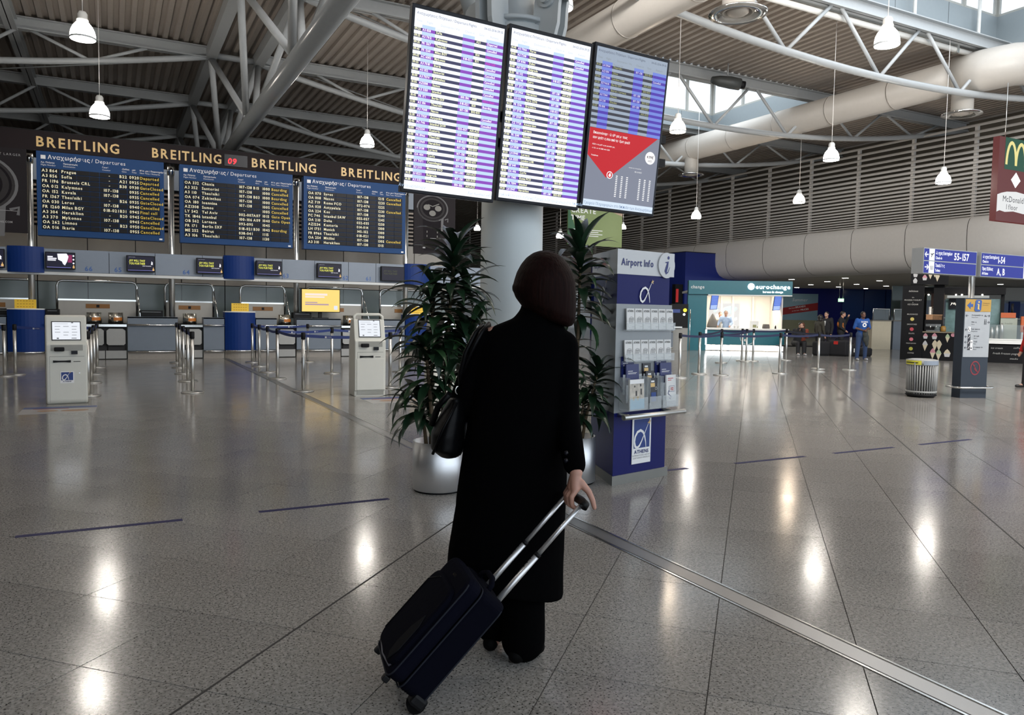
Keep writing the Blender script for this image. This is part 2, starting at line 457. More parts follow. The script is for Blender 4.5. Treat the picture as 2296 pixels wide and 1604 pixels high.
# (the board is opened for the lanterns below)
bpy.data.objects.remove(ceiling)
LA = [(14.5, 23.8, 8.3, 14.35, 1.12), (16.5, 23.3, 20.85, 26.2, 0.68)]
YS = [1.2, 7.6, 14.0, 20.35, 26.6, 33.0, 39.5, 46, 53, 61, 70, 78]
cm = MB().box(-26, -25.9, -6, 78, ZD, ZD + 0.2)
ceiling = cm.build('ceiling', DECK); struct(ceiling)
for a, b in zip([-6] + YS[:-1], YS):
    for x0, x1 in ((-26, -12), (-12, 3.6), (3.6, 14.5), (14.5, 23.8), (23.8, 34)):
        cuts = [(x0, x1, a, b)]
        for lx0, lx1, ly0, ly1, _ in LA:
            nc = []
            for c0, c1, d0, d1 in cuts:
                if lx0 < c1 - 0.01 and lx1 > c0 + 0.01 and ly0 < d1 - 0.01 and ly1 > d0 + 0.01:
                    if c0 < lx0: nc.append((c0, lx0, d0, d1))
                    if c1 > lx1: nc.append((lx1, c1, d0, d1))
                    m0, m1 = max(c0, lx0), min(c1, lx1)
                    if d0 < ly0: nc.append((m0, m1, d0, ly0))
                    if d1 > ly1: nc.append((m0, m1, ly1, d1))
                else: nc.append((c0, c1, d0, d1))
            cuts = nc
        for c in cuts:
            if c[1] - c[0] > 0.05 and c[3] - c[2] > 0.05:
                part('deck_sheet', DECK, ceiling, lambda m: deck(m, *c, ZD))
UPM = mat('lantern_upstand', (0.27, 0.31, 0.33), 0.4, noise=0.04)
PANE = glassmat('lantern_glass', (0.8, 0.85, 0.88), 0.12)
FRAMEM = mat('window_frame_grey', (0.40, 0.40, 0.37), 0.5)
nw = 0
for li, (x0, x1, y0, y1, h) in enumerate(LA):
    z0, z1, z2 = 9.35, 9.35 + h, 9.35 + h + 1.45
    for q in ((x0, x1, y1, y1 + 0.12), (x0, x1, y0 - 0.12, y0), (x0 - 0.12, x0, y0, y1), (x1, x1 + 0.12, y0, y1)): part('upstand', UPM, ceiling, lambda m: m.box(*q, z0, z1))
    part('upstand_joint', DARK, ceiling, lambda m: [m.box(x - 0.006, x + 0.006, y1 - 0.003, y1, z0, z1) for x in [x0 + (x1 - x0) * k / 4 for k in (1, 2, 3)]])
    part('deck_sheet', DECK, ceiling, lambda m: deck(m, x0 - 0.3, x1 + 0.3, y0 - 0.3, y1 + 0.3, z2 + 0.02))
    for side, (a0, a1) in (('y', (x0, x1)), ('x', (y0, y1)), ('w', (y0, y1))):
        nw += 1
        fr = {'y': Fr((0, y1 + 0.06, 0), (1, 0, 0), (0, 0, 1)), 'x': Fr((x1 + 0.06, y1 + y0, 0), (0, -1, 0), (0, 0, 1)),
              'w': Fr((x0 - 0.06, 0, 0), (0, 1, 0), (0, 0, 1))}[side]
        n = max(2, int((a1 - a0) / 1.35)); st = (a1 - a0) / n
        w = MB()
        w.fbox(fr, a0, a1, z1, z1 + 0.07, -0.04, 0.04).fbox(fr, a0, a1, z2 - 0.1, z2, -0.04, 0.04)
        for k in range(n + 1): w.fbox(fr, a0 + k * st - 0.05, a0 + k * st + 0.05, z1, z2, -0.05, 0.05)
        wo = struct(w.build('window_%d' % nw, FRAMEM))
        for k in range(n): part('pane', PANE, wo, lambda m: m.fbox(fr, a0 + k * st + 0.05, a0 + (k + 1) * st - 0.05, z1 + 0.07, z2 - 0.1, -0.008, 0.008))

# ------------------------------------------------------------------ roof trusses spanning in X and the tubular girder running in Y
def ibeam(m, p, q, h, w):
    p, q = V(p), V(q); t = (q - p).normalized(); s = t.cross(V((0, 0, 1))).normalized(); fr = Fr(p, t, V((0, 0, 1)))
    L = (q - p).length
    m.fbox(fr, 0, L, -h / 2, -h / 2 + 0.03, -w / 2, w / 2); m.fbox(fr, 0, L, h / 2 - 0.03, h / 2, -w / 2, w / 2)
    m.fbox(fr, 0, L, -h / 2, h / 2, -0.012, 0.012)
tname = {7.6: 'nearest', 14.0: 'second', 20.35: 'third', 26.6: 'fourth', 33.0: 'fifth', 39.5: 'sixth'}
for Yt in YS[1:7]:
    for xa, xb, side in ((4.35, 32.0, 1), (2.9, -24.0, -1)):
        if side < 0 and Yt < 20: continue
        lab = {(14.0, 1): 'grey bowed roof truss under the near roof lantern, crossing above the round air duct',
               (20.35, 1): 'grey bowed roof truss crossing in front of the farther roof lantern windows',
               (26.6, 1): 'upper of two grey bowed trusses between the girder tube and the screens',
               (33.0, 1): 'lower of two grey bowed trusses between the girder tube and the screens',
               (7.6, 1): 'grey bowed roof truss directly above the departure screens, mostly out of the picture',
               (39.5, 1): 'dim far bowed roof truss just above the right half of the black lettered banner',
               (20.35, -1): 'grey bowed roof truss left of the girder, nearest to the viewer at the top edge',
               (26.6, -1): 'grey bowed roof truss left of the girder, passing behind the upper bell lamp',
               (33.0, -1): 'grey bowed roof truss left of the girder, passing behind the lower bell lamp',
               (39.5, -1): 'dim far bowed roof truss just above the left half of the black lettered banner'}[(Yt, side)]
        t = thing('roof_truss', lab, 'truss', ((xa + xb) / 2, Yt, 9.4), 0, 'bowed roof trusses')
        L = xb - xa; X = lambda f: xa + L * f - (xa + xb) / 2
        zz = lambda f: -0.1 - 1.55 * (1 - (2 * f - 1) ** 2)
        part('top_chord', GREYSTEEL, t, lambda m: ibeam(m, (min(X(0), X(1)), 0, 0), (max(X(0), X(1)), 0, 0), 0.36, 0.26))
        part('bottom_chord', GREYSTEEL, t, lambda m: m.tube([(X(k / 24), 0, zz(k / 24)) for k in range(25)], 0.095, 10))
        N = 7
        for k in range(N):
            fb = (k + 1) / (N + 1)
            for ft in ((k + 0.55) / (N + 1), (k + 1.45) / (N + 1)):
                part('diagonal', GREYSTEEL, t, lambda m: m.tube([(X(fb), 0, zz(fb)), (X(ft), 0, -0.15)], 0.05, 8))
def girder(xc, label, bottom=True):
    t = thing('roof_girder', label, 'girder', (xc, 20, 9.4))
    for dx in (-0.72, 0.72):
        part('top_chord', GREYSTEEL, t, lambda m: m.box(dx - 0.15, dx + 0.15, -24, 34, -0.2, 0.15))
    part('bottom_chord', mat('girder_tube', (0.33, 0.35, 0.36), 0.22, noise=0.04), t, lambda m: m.tube([(0, -24, -2.7), (0, 34, -2.7)], 0.21, 20))
    nodes = [y - 20 for y in YS[1:8]]
    for i, y in enumerate(nodes):
        part('cross_bar', GREYSTEEL, t, lambda m: m.tube([(-0.72, y, -0.05), (0.72, y, -0.05)], 0.1, 8))
        for dx in (-0.72, 0.72):
            for yb in (y - 3.2, y + 3.2):
                part('strut', GREYSTEEL, t, lambda m: m.tube([(dx, y, -0.15), (dx * 0.15, yb, -2.6)], 0.095, 10))
girder(3.62, 'thick tubular roof girder with slanting struts running towards the black lettered banner')
pb = thing('roof_beam', 'dark grey steel beam crossing the deck behind the two bell lamps at the left edge', 'beam', (-2.45, 20, 9.35))
part('flange_beam', GREYSTEEL, pb, lambda m: ibeam(m, (0, -10, 0), (0, 30, 0), 0.34, 0.3))
# thin bracing rods under the deck
for p, q, lab in (((5.2, 20.3, 9.3), (16, 26.4, 9.3), 'thin bracing rod under the deck left of the departure screens'),
                  ((5.2, 26.5, 9.3), (16, 33, 9.3), 'thin bracing rod under the deck above the bell lamp beside the screens'),
                  ((2.2, 20.4, 9.1), (-6, 26.5, 9.1), 'thin bracing rod under the deck above the upper bell lamp'),
                  ((2.2, 26.7, 9.1), (-6, 33, 9.1), 'thin bracing rod under the deck between the two bell lamps')):
    tag(MB().tube([p, q], 0.022, 6).build('bracing_rod', GREYSTEEL), lab, 'rod', 'bracing rods')

# ------------------------------------------------------------------ air ducts with diffusers
def duct(label, x, z, r, y0, y1, drums, elbow=False):
    t = thing('air_duct', label, 'duct', (x, y0, z))
    L = y1 - y0
    pts = [(0, 0, 0), (0, L, 0), (-0.5, L + 0.9, -0.1), (-1.4, L + 1.4, -0.2)]
    part('duct_tube', DUCTM, t, lambda m: m.tube(pts, r, 28))
    for k in range(1, int(L / 2.4)): part('seam_band', DUCTM, t, lambda m: m.tube([(0, k * 2.4 - 0.02, 0), (0, k * 2.4 + 0.02, 0)], r + 0.012, 28))
    if elbow:
        part('elbow', DUCTM, t, lambda m: m.tube([(0, 0.4, 0), (0.15, -0.3, 0.03), (0.6, -0.85, 0.12), (1.3, -1.1, 0.2), (3, -1.2, 0.3)], r * 1.18, 28))
    for dy in drums:
        d = part('diffuser', DUCTM, t, lambda m: m.lathe([(0.3, -r * 0.6), (0.3, -r - 0.62), (0.27, -r - 0.62), (0.27, -r - 0.5), (0.0, -r - 0.5)], 24, (0, dy, 0)))
        part('flange', CHROME, d, lambda m: m.lathe([(0.31, -r - 0.58), (0.55, -r - 0.62), (0.55, -r - 0.65), (0.40, -r - 0.66), (0.31, -r - 0.6)], 28, (0, dy, 0)))
        part('nozzle', DUCTM, d, lambda m: m.lathe([(0.2, -r - 0.52), (0.2, -r - 0.62), (0.14, -r - 0.66), (0.0, -r - 0.66)], 20, (0, dy, 0)))
duct('big beige air duct running along below the roof beside the louvred wall', 22.4, 8.55, 0.5, 14.2, 30, (0.2, 12.2), True)
duct('big beige air duct passing behind the top of the departure screens', 10.7, 8.2, 0.44, 3, 19, (8.4,))
wp = thing('drain_pipe', 'white drain pipe with two downpipes under the near roof lantern', 'pipe', (17, 14.15, 9.1))
part('main_pipe', WHITEP, wp, lambda m: m.tube([(-6, 0.05, 0), (6.6, 0.05, 0)], 0.075, 12))
for dx in (2.7, 5.6):
    part('downpipe', WHITEP, wp, lambda m: m.tube([(dx, -0.0, 1.9), (dx, -0.0, 0.45), (dx + 0.05, -0.02, 0.3), (dx + 0.25, -0.02, 0.27)], 0.05, 10))
    part('bracket', STEEL, wp, lambda m: m.box(dx - 1.0, dx - 0.9, -0.04, 0.14, -0.1, 0.12))

# ------------------------------------------------------------------ right side: rounded balcony front, louvred wall, low ceiling below
XW = 29.0
wr = struct(MB().box(XW + 3.0, XW + 3.1, 8, 78, 3.4, 9.6).build('wall_right', mat('mezzanine_dim_interior', (0.14, 0.125, 0.10), 0.8, noise=0.35, nscale=0.5)))  # dark warm blotches stand in for the dim, partly lit interior
prof = [(XW + 0.55, 5.36), (XW + 0.30, 5.30), (XW + 0.12, 5.18), (XW + 0.03, 5.0), (XW, 4.75), (XW, 4.30), (XW + 0.03, 3.98), (XW + 0.13, 3.72), (XW + 0.32, 3.50), (XW + 0.62, 3.36), (XW + 1.0, 3.31), (XW + 1.6, 3.30)]
py = [10.4 + 2.6 * k for k in range(26)]
for k in range(25):
    y0, y1 = py[k] + 0.012, py[k + 1] - 0.012
    def panel(m):
        n = len(prof)
        m.add([(a, y0, b) for a, b in prof] + [(a, y1, b) for a, b in prof], [(i, i + 1, n + i + 1, n + i) for i in range(n - 1)], 0, True)
    part('panel', WHITE, wr, panel)
for k in range(26):
    part('pilaster', SLATM, wr, lambda m: m.box(XW + 0.26, XW + 0.38, py[k] - 0.06, py[k] + 0.06, 5.2, 8.72))
part('dark_backing', DARK, wr, lambda m: m.box(XW + 0.6, XW + 1.5, 10, 76, 3.42, 3.5))
zs = []; zgap = []; zc = 8.72; st = 0.262
for k in range(21): zs.append(zc); zgap.append(st); zc -= st; st *= 0.951
smesh = {}
for k, z in enumerate(zs):
    for b in range(0, 25, 4):
        y0, y1 = py[b], py[min(b + 4, 25)]
        key = round(y1 - y0, 3)
        if key not in smesh:
            m = MB()
            pr = [(0.03, 0.055), (-0.01, 0.06), (-0.07, 0.02), (-0.10, -0.055), (-0.085, -0.065), (-0.05, 0.0)]
            L = y1 - y0; n = len(pr)
            m.add([(a, 0, c) for a, c in pr] + [(a, L, c) for a, c in pr], [(i, n + i, n + (i + 1) % n, (i + 1) % n) for i in range(n)] + [tuple(range(n)), tuple(range(n, 2 * n))[::-1]])
            smesh[key] = m.mesh('slat', SLATM)
        o = bpy.data.objects.new('slat', smesh[key]); COL.objects.link(o); o.parent = wr; o.location = (XW + 0.24, y0, z); o.scale = (1, 1, min(1.0, zgap[k] / 0.19))
# low ceiling beneath the mezzanine and the far blue wall
LC = mat('low_ceiling_grey', (0.62, 0.58, 0.50), 0.6)
struct(MB().box(XW + 1.55, 62, 6, 60, 3.30, 3.38).build('ceiling_2', LC))
fa = V((41.2, 38.5, 0)); fb_ = V((48.4, 34.8, 0))
fdir = (fb_ - fa).normalized()
FW = Fr(fa, fdir, (0, 0, 1))          # far blue wall, facing the viewer
wf = struct(MB().fbox(FW, -4, 20, 0, 3.3, -0.3, 0).build('wall_far', BLUE))
part('lit_panel', mat('blue_lit_paint', (0.02, 0.055, 0.20), 0.25), wf, lambda m: [m.fbox(FW, 4.05 + 1.5 * k, 5.5 + 1.5 * k, 1.2, 3.25, 0.0, 0.05) for k in range(8)])  # lighter blue paints in the lit stretch of the wall
dl = [(29.1, 23.7), (32.2, 24.3), (31.5, 26.7), (34.9, 27.7), (37.8, 28.1), (28.6, 26.3), (30.8, 29.2), (36.9, 33.5), (40.4, 31.4), (37.4, 30.9), (34.0, 29.9), (32.7, 21.7), (38.8, 25.7), (38.9, 22.6), (41.7, 26.1)]
for k, (x, y) in enumerate(dl):
    t = thing('downlight', 'small square recessed downlight in the low ceiling under the mezzanine', 'light', (x * 1.103, y * 1.103, 3.30), 0.5, 'downlights of the low ceiling')
    part('trim', WHITEP, t, lambda m: m.box(-0.16, 0.16, -0.16, 0.16, -0.02, 0.0))
    part('lens', emi('downlight_glow', (1, 0.93, 0.8), 30.0), t, lambda m: m.box(-0.12, 0.12, -0.12, 0.12, -0.026, -0.018))
# far end of the hall, plus two unseen walls added to block daylight
struct(MB().box(-26, -5, -6.2, -6, 0, 9.8).build('wall_front_light_block', mat('front_block_grey', (0.12, 0.115, 0.11), 0.7)))
struct(MB().box(-26.2, -26, -6, 78, 0, 9.8).build('wall_left_light_block', mat('left_block_grey', (0.12, 0.115, 0.11), 0.7)))
struct(MB().box(-26, 62, 78, 78.2, 0, 9.8).build('wall_rear', mat('far_end_grey', (0.16, 0.155, 0.15), 0.7)))
bb = thing('blue_block', 'tall royal blue wall block behind the exchange bureau, under the louvres', 'wall block', (26.95, 32.0, 0))
part('block_body', mat('royal_blue_wall', (0.008, 0.022, 0.20), 0.42), bb, lambda m: m.box(0, 4.5, 0, 9, 0, 4.66))
part('cap', DARK, bb, lambda m: m.box(-0.02, 4.52, -0.02, 9, 4.66, 4.70))
tv = part('wall_screen', BLACK, bb, lambda m: m.box(-0.55, -0.02, 0.1, 0.35, 1.72, 2.95))
part('screen_picture', emi('red_picture', (0.4, 0.02, 0.02), 0.8), tv, lambda m: m.box(-0.5, -0.36, 0.06, 0.1, 2.0, 2.7))

# ------------------------------------------------------------------ loudspeaker hung in front of the farther lantern
t = thing('loudspeaker', 'dark grey horn loudspeaker hung before the farther roof lantern windows', 'loudspeaker', (18.05, 19.6, 9.0), -0.35)
part('horn', mat('speaker_grey', (0.05, 0.055, 0.055), 0.5), t, lambda m: m.tube([(-0.55, 0, 0.06), (-0.3, 0, 0.03), (0.1, 0, 0), (0.42, 0, -0.04)], [0.10, 0.17, 0.20, 0.19], 14))
part('driver', BLACK, t, lambda m: m.tube([(0.40, 0, -0.04), (0.58, 0, -0.06)], 0.13, 12))
part('hanger', GREYSTEEL, t, lambda m: m.tube([(0, 0, 0.15), (0, 0, 0.62)], 0.02, 6))

# ================================================================== CHECK-IN HALL
# back wall with pale reflective panels and a strip of brown slats
wl = struct(MB().box(-14, 10.4, 24.75, 24.95, 0, 5.3).build('wall_back', DARK))
for k in range(20):
    x0 = -13.9 + 1.21 * k
    part('panel', TAN, wl, lambda m: m.box(x0 + 0.012, x0 + 1.198, 24.70, 24.75, 2.0, 3.5))
    part('lower_panel', mat('office_glass', (0.20, 0.245, 0.245), 0.14, noise=0.25, nscale=0.8), wl, lambda m: m.box(x0 + 0.012, x0 + 1.198, 24.70, 24.75, 0, 1.98))
BRSLAT = mat('brown_slat', (0.30, 0.245, 0.20), 0.4)
for k in range(9):
    z = 3.56 + 0.125 * k
    for b in range(4): part('slat', BRSLAT, wl, lambda m: m.box(-13.9 + 6.07 * b, -13.9 + 6.07 * b + 6.05, 24.64, 24.75, z, z + 0.055))
part('top_band', FASCIA, wl, lambda m: m.box(-14, 10.4, 24.6, 24.75, 4.72, 5.3))

# counters, desks and belts along the front
YC = 21.55
def counter(x0, x1, where):
    t = thing('check_in_counter', 'grey check-in counter with steel rail, ' + where, 'counter', ((x0 + x1) / 2, YC, 0), 0, 'check-in counters')
    a = (x1 - x0) / 2
    part('front_panel', GREYP, t, lambda m: m.box(-a, a, 0, 0.04, 0.22, 1.07))
    part('worktop', GREYP, t, lambda m: m.box(-a, a, 0.0, 0.42, 1.04, 1.075))
    part('side_panel', GREYP, t, lambda m: m.box(-a, -a + 0.03, 0.04, 0.4, 0.22, 1.04)); part('side_panel', GREYP, t, lambda m: m.box(a - 0.03, a, 0.04, 0.4, 0.22, 1.04))
    part('kick', STONE, t, lambda m: m.box(-a, a, 0.02, 0.1, 0, 0.2))
    part('rail', CHROME, t, lambda m: m.tube([(-a, -0.07, 0.87), (a, -0.07, 0.87)], 0.024, 8))
    part('foot_rail', CHROME, t, lambda m: m.tube([(-a, -0.05, 0.19), (a, -0.05, 0.19)], 0.024, 8))
    for s in (-1, 1):
        part('rail_bracket', CHROME, t, lambda m: m.box(s * (a - 0.1) - 0.015, s * (a - 0.1) + 0.015, -0.07, 0.0, 0.85, 0.88))
def blue_desk(x0, x1, lab, sign=True):
    t = thing('service_desk', lab, 'desk', ((x0 + x1) / 2, YC, 0), 0, 'blue service desks')
    a = (x1 - x0) / 2; n = 10
    def front(m, z0, z1, d=0.0, mi=0):
        arc = [(-a + 2 * a * k / n, -0.16 * (1 - (2 * k / n - 1) ** 2) - d) for k in range(n + 1)]
        m.slab(Fr((0, 0, 0), (1, 0, 0), (0, 1, 0)), arc + [(a, 0.4), (-a, 0.4)], z0, z1, mi)
    part('curved_front', DESKBLUE, t, lambda m: front(m, 0.22, 1.22))
    part('top', WHITEP, t, lambda m: front(m, 1.22, 1.245, 0.01))
    part('kick', STONE, t, lambda m: front(m, 0, 0.22, -0.04))
    part('foot_rail', CHROME, t, lambda m: m.tube([(-a + 2 * a * k / n, -0.16 * (1 - (2 * k / n - 1) ** 2) - 0.05, 0.2) for k in range(n + 1)], 0.022, 8))
    if sign:
        s = tag(MB().box(-0.22, 0.22, -0.008, 0.008, 0, 0.215).build('notice_sign', YELLOW, None, ((x0 + x1) / 2, YC + 0.02, 1.246)),
                'yellow notice sign standing on the ' + lab.split(' curved')[0].split('royal ')[-1] + (' desk by the left edge' if x0 < 0 else ' desk below counter number 64' if x0 < 5 else ' desk behind the left potted plant'), 'sign', 'yellow notice signs')
        part('print', prt('brown_print', (0.40, 0.18, 0.02)), s, lambda m: [m.rect(XF(0, -0.008, 0), -0.17 + 0.06 * k, -0.135 + 0.06 * k, 0.03 + 0.07 * r, 0.045 + 0.07 * r, 0.002) for k in range(6) for r in range(3)])
PLATE = mat('belt_plate_grey', (0.30, 0.295, 0.28), 0.42, 0.45)
def belt(x0, x1, nm, drums):
    t = thing('baggage_belt', 'steel weighing belt with metal front, ' + nm, 'baggage belt', ((x0 + x1) / 2, YC, 0), 0, 'baggage belts')
    a = (x1 - x0) / 2
    part('bed', BLACK, t, lambda m: m.box(-a, a, 0.05, 2.2, 0.80, 0.86))
    part('edge', CHROME, t, lambda m: m.box(-a, a, 0.0, 0.06, 0.82, 0.88))
    n = len(drums); w = 2 * a / n
    for k in range(n):
        c = -a + w * (k + 0.5); h = w / 2 - 0.03
        def front(m):
            P = [(c - h, 0.40), (c - h + 0.04, 0.36), (c + h - 0.04, 0.36), (c + h, 0.40), (c + h, 0.72), (c + h - 0.06, 0.77), (c - h + 0.06, 0.77), (c - h, 0.72)]
            m.slab(XF(0, 0.03, 0), P, 0, 0.05)
        part('front_plate', PLATE, t, front)
        part('opening', DARK, t, lambda m: m.box(c - h + 0.03, c + h - 0.03, 0.06, 0.1, 0.22, 0.37))
        part('lower_plate', PLATE, t, lambda m: m.box(c - h - 0.02, c + h + 0.02, 0.04, 0.09, 0.02, 0.22))
        part('inner_black', DARK, t, lambda m: m.box(c - w / 2, c + w / 2, 0.10, 0.16, 0.0, 0.84))
        if drums[k]:
            d = part('roller_drum', brushed('drum_steel', (0.6, 0.58, 0.52), 0.25), t, lambda m: m.tube([(c, 0.3, 0.862), (c, 0.3, 1.17)], 0.17, 22))
            part('tape_band', ORANGE, d, lambda m: m.add([(c + 0.172 * cos(q), 0.3 + 0.172 * sin(q), z) for q in [radians(255 + 12 * i) for i in range(7)] for z in (0.97, 1.05)], [(2 * i, 2 * i + 2, 2 * i + 3, 2 * i + 1) for i in range(6)]))
def baggage_screen(x0, x1, nm, y=20.9):
    t = thing('glass_screen', 'glass screen in a bent steel frame over the belts, ' + nm, 'glass screen', ((x0 + x1) / 2, 22.35, 0), 0, 'glass screens over the belts')
    a = (x1 - x0) / 2
    part('frame', CHROME, t, lambda m: m.tube([(-a, 0, 0.9), (-a, 0, 1.84), (-a + 0.04, 0, 1.93), (-a + 0.12, 0, 1.96), (a - 0.12, 0, 1.96), (a - 0.04, 0, 1.93), (a, 0, 1.84), (a, 0, 0.9)], 0.03, 8))
    part('pane', GLASS, t, lambda m: m.box(-a + 0.03, a - 0.03, -0.006, 0.006, 1.5, 1.93))
    part('mid_rail', CHROME, t, lambda m: m.box(-a, a, -0.02, 0.02, 1.46, 1.50))
    part('lower_panel', mat('beige_metal_panel', (0.36, 0.345, 0.31), 0.4), t, lambda m: m.box(-a + 0.03, a - 0.03, -0.01, 0.01, 0.9, 1.46))
    s = part('warning_strip', prt('brown_strip', (0.22, 0.09, 0.01)), t, lambda m: m.box(-0.27, 0.27, -0.022, -0.011, 1.27, 1.38))
    part('symbol', BLACK, s, lambda m: m.box(-0.035, 0.035, -0.025, -0.022, 1.29, 1.36))
    part('brace', CHROME, t, lambda m: m.tube([(a + 0.01, -0.0, 1.8), (a + 0.06, -0.55, 1.0)], 0.018, 6))
counter(-3.6, -2.22, 'at the left edge of the picture')
blue_desk(-2.2, -1.45, 'royal blue curved check-in desk at the left edge')
counter(-1.43, -0.66, 'between the left blue desk and the left kiosk')
belt(-0.64, 0.32, 'just right of the left kiosk', (1, 1))
counter(0.34, 1.5, 'below counter number 65')
belt(1.52, 2.1, 'below counter number 64', (1,))
counter(2.12, 2.63, 'just left of the middle blue desk')
blue_desk(2.65, 3.42, 'royal blue curved check-in desk below counter number 64')
counter(3.44, 3.98, 'just right of the middle blue desk')
belt(4.0, 4.5, 'between the middle blue desk and the yellow monitor', (1,))
counter(4.52, 5.75, 'below the yellow monitor')
belt(5.77, 6.35, 'half hidden by the right kiosk', (1,))
counter(6.37, 7.65, 'between the right kiosk and the left potted plant')
blue_desk(7.68, 8.45, 'royal blue curved check-in desk behind the left potted plant')
counter(8.47, 10.2, 'behind the left potted plant')
baggage_screen(-3.4, -1.75, 'at the left edge')
baggage_screen(-1.22, 0.58, 'above the left kiosk')
baggage_screen(1.25, 2.45, 'left of the middle blue desk')
baggage_screen(3.15, 4.35, 'right of the middle blue desk')
baggage_screen(4.95, 6.6, 'behind the yellow monitor')
baggage_screen(7.15, 8.6, 'behind the left potted plant')
for x, w in ((-2.35, 0.5), (-1.3, 0.3), (0.9, 0.55), (4.75, 0.5), (8.0, 0.4)):
    lab = {-2.35: 'black keyboard console behind the left blue desk', -1.3: 'black flat console right of the left blue desk', 0.9: 'black printer box on the grey counter below number 65',
           4.75: 'black printer box beside the yellow monitor', 8.0: 'black printer box behind the right blue desk'}[x]
    t = thing('counter_printer', lab, 'printer', (x, YC + 0.35, 1.076 if x not in (-2.35,) else 1.076))
    part('casing', BLACK, t, lambda m: m.box(-w / 2, w / 2, 0, 0.3, 0, 0.16), 0.01)
    part('paper_slot', SILVER, t, lambda m: m.box(-w / 2 + 0.05, w / 2 - 0.05, -0.004, 0, 0.115, 0.125))

# fascia above the counters
f = thing('fascia_band', 'blue grey fascia band carrying the counter numbers 61 to 66', 'fascia', (3, 21.5, 2.08))
xs = [-7.0, -2.16, -0.05, 0.98, 2.1, 2.6, 3.37, 4.12, 5.0, 5.95, 6.75, 7.6, 10.3]
for k in range(len(xs) - 1):
    part('fascia_panel', FASCIA, f, lambda m: m.box(xs[k] - 3 + 0.006, xs[k + 1] - 3 - 0.006, 0, 0.08, 0.06, 0.60))
part('lower_rail', mat('white_rail', (0.62, 0.63, 0.62), 0.35), f, lambda m: m.box(-10, 7.3, -0.04, 0.3, -0.02, 0.05))
part('top_shelf', FASCIA, f, lambda m: m.box(-10, 7.3, 0.08, 0.42, 0.56, 0.6))
part('back', DARK, f, lambda m: m.box(-10, 7.3, 0.08, 0.1, 0.05, 0.56))
NUMB = prt('counter_number_blue', (0.05, 0.12, 0.34))
for s, x in (('66', -0.58), ('65', 0.06), ('64', 1.62), ('63', 4.13), ('62', 5.78), ('61', 6.45)):
    part('counter_number', NUMB, f, lambda m: text(m, s, XF(-3, 0, 0), x, 0.10, 0.115, bold=True, c=0.004))
def bluecover(x0, x1, where):
    t = thing('fascia_cover', 'curved royal blue cover on the fascia ' + where, 'panel', ((x0 + x1) / 2, 21.5, 2.08), 0, 'blue fascia covers')
    a = (x1 - x0) / 2; n = 10
    arc = [(-a + 2 * a * k / n, -0.05 - 0.12 * (1 - (2 * k / n - 1) ** 2)) for k in range(n + 1)]
    part('cover', DESKBLUE, t, lambda m: m.slab(Fr((0, 0, 0), (1, 0, 0), (0, 1, 0)), arc + [(a, -0.001), (-a, -0.001)], 0.02, 0.63))
bluecover(-2.16, -1.42, 'above the left blue desk'); bluecover(2.61, 3.38, 'above the middle blue desk'); bluecover(7.6, 8.4, 'above the left potted plant')
SCRB = emi('screen_dark_navy', (0.012, 0.012, 0.035), 0.6)
YTXT = emi('screen_yellow_text', (0.85, 0.85, 0.12), 1.0); WTXT = emi('screen_white_text', (0.9, 0.9, 1.0), 1.0)
BTXT = emi('screen_blue_line', (0.25, 0.25, 0.7), 0.7); DIMY = emi('screen_dim_text', (0.09, 0.1, 0.04), 0.6)
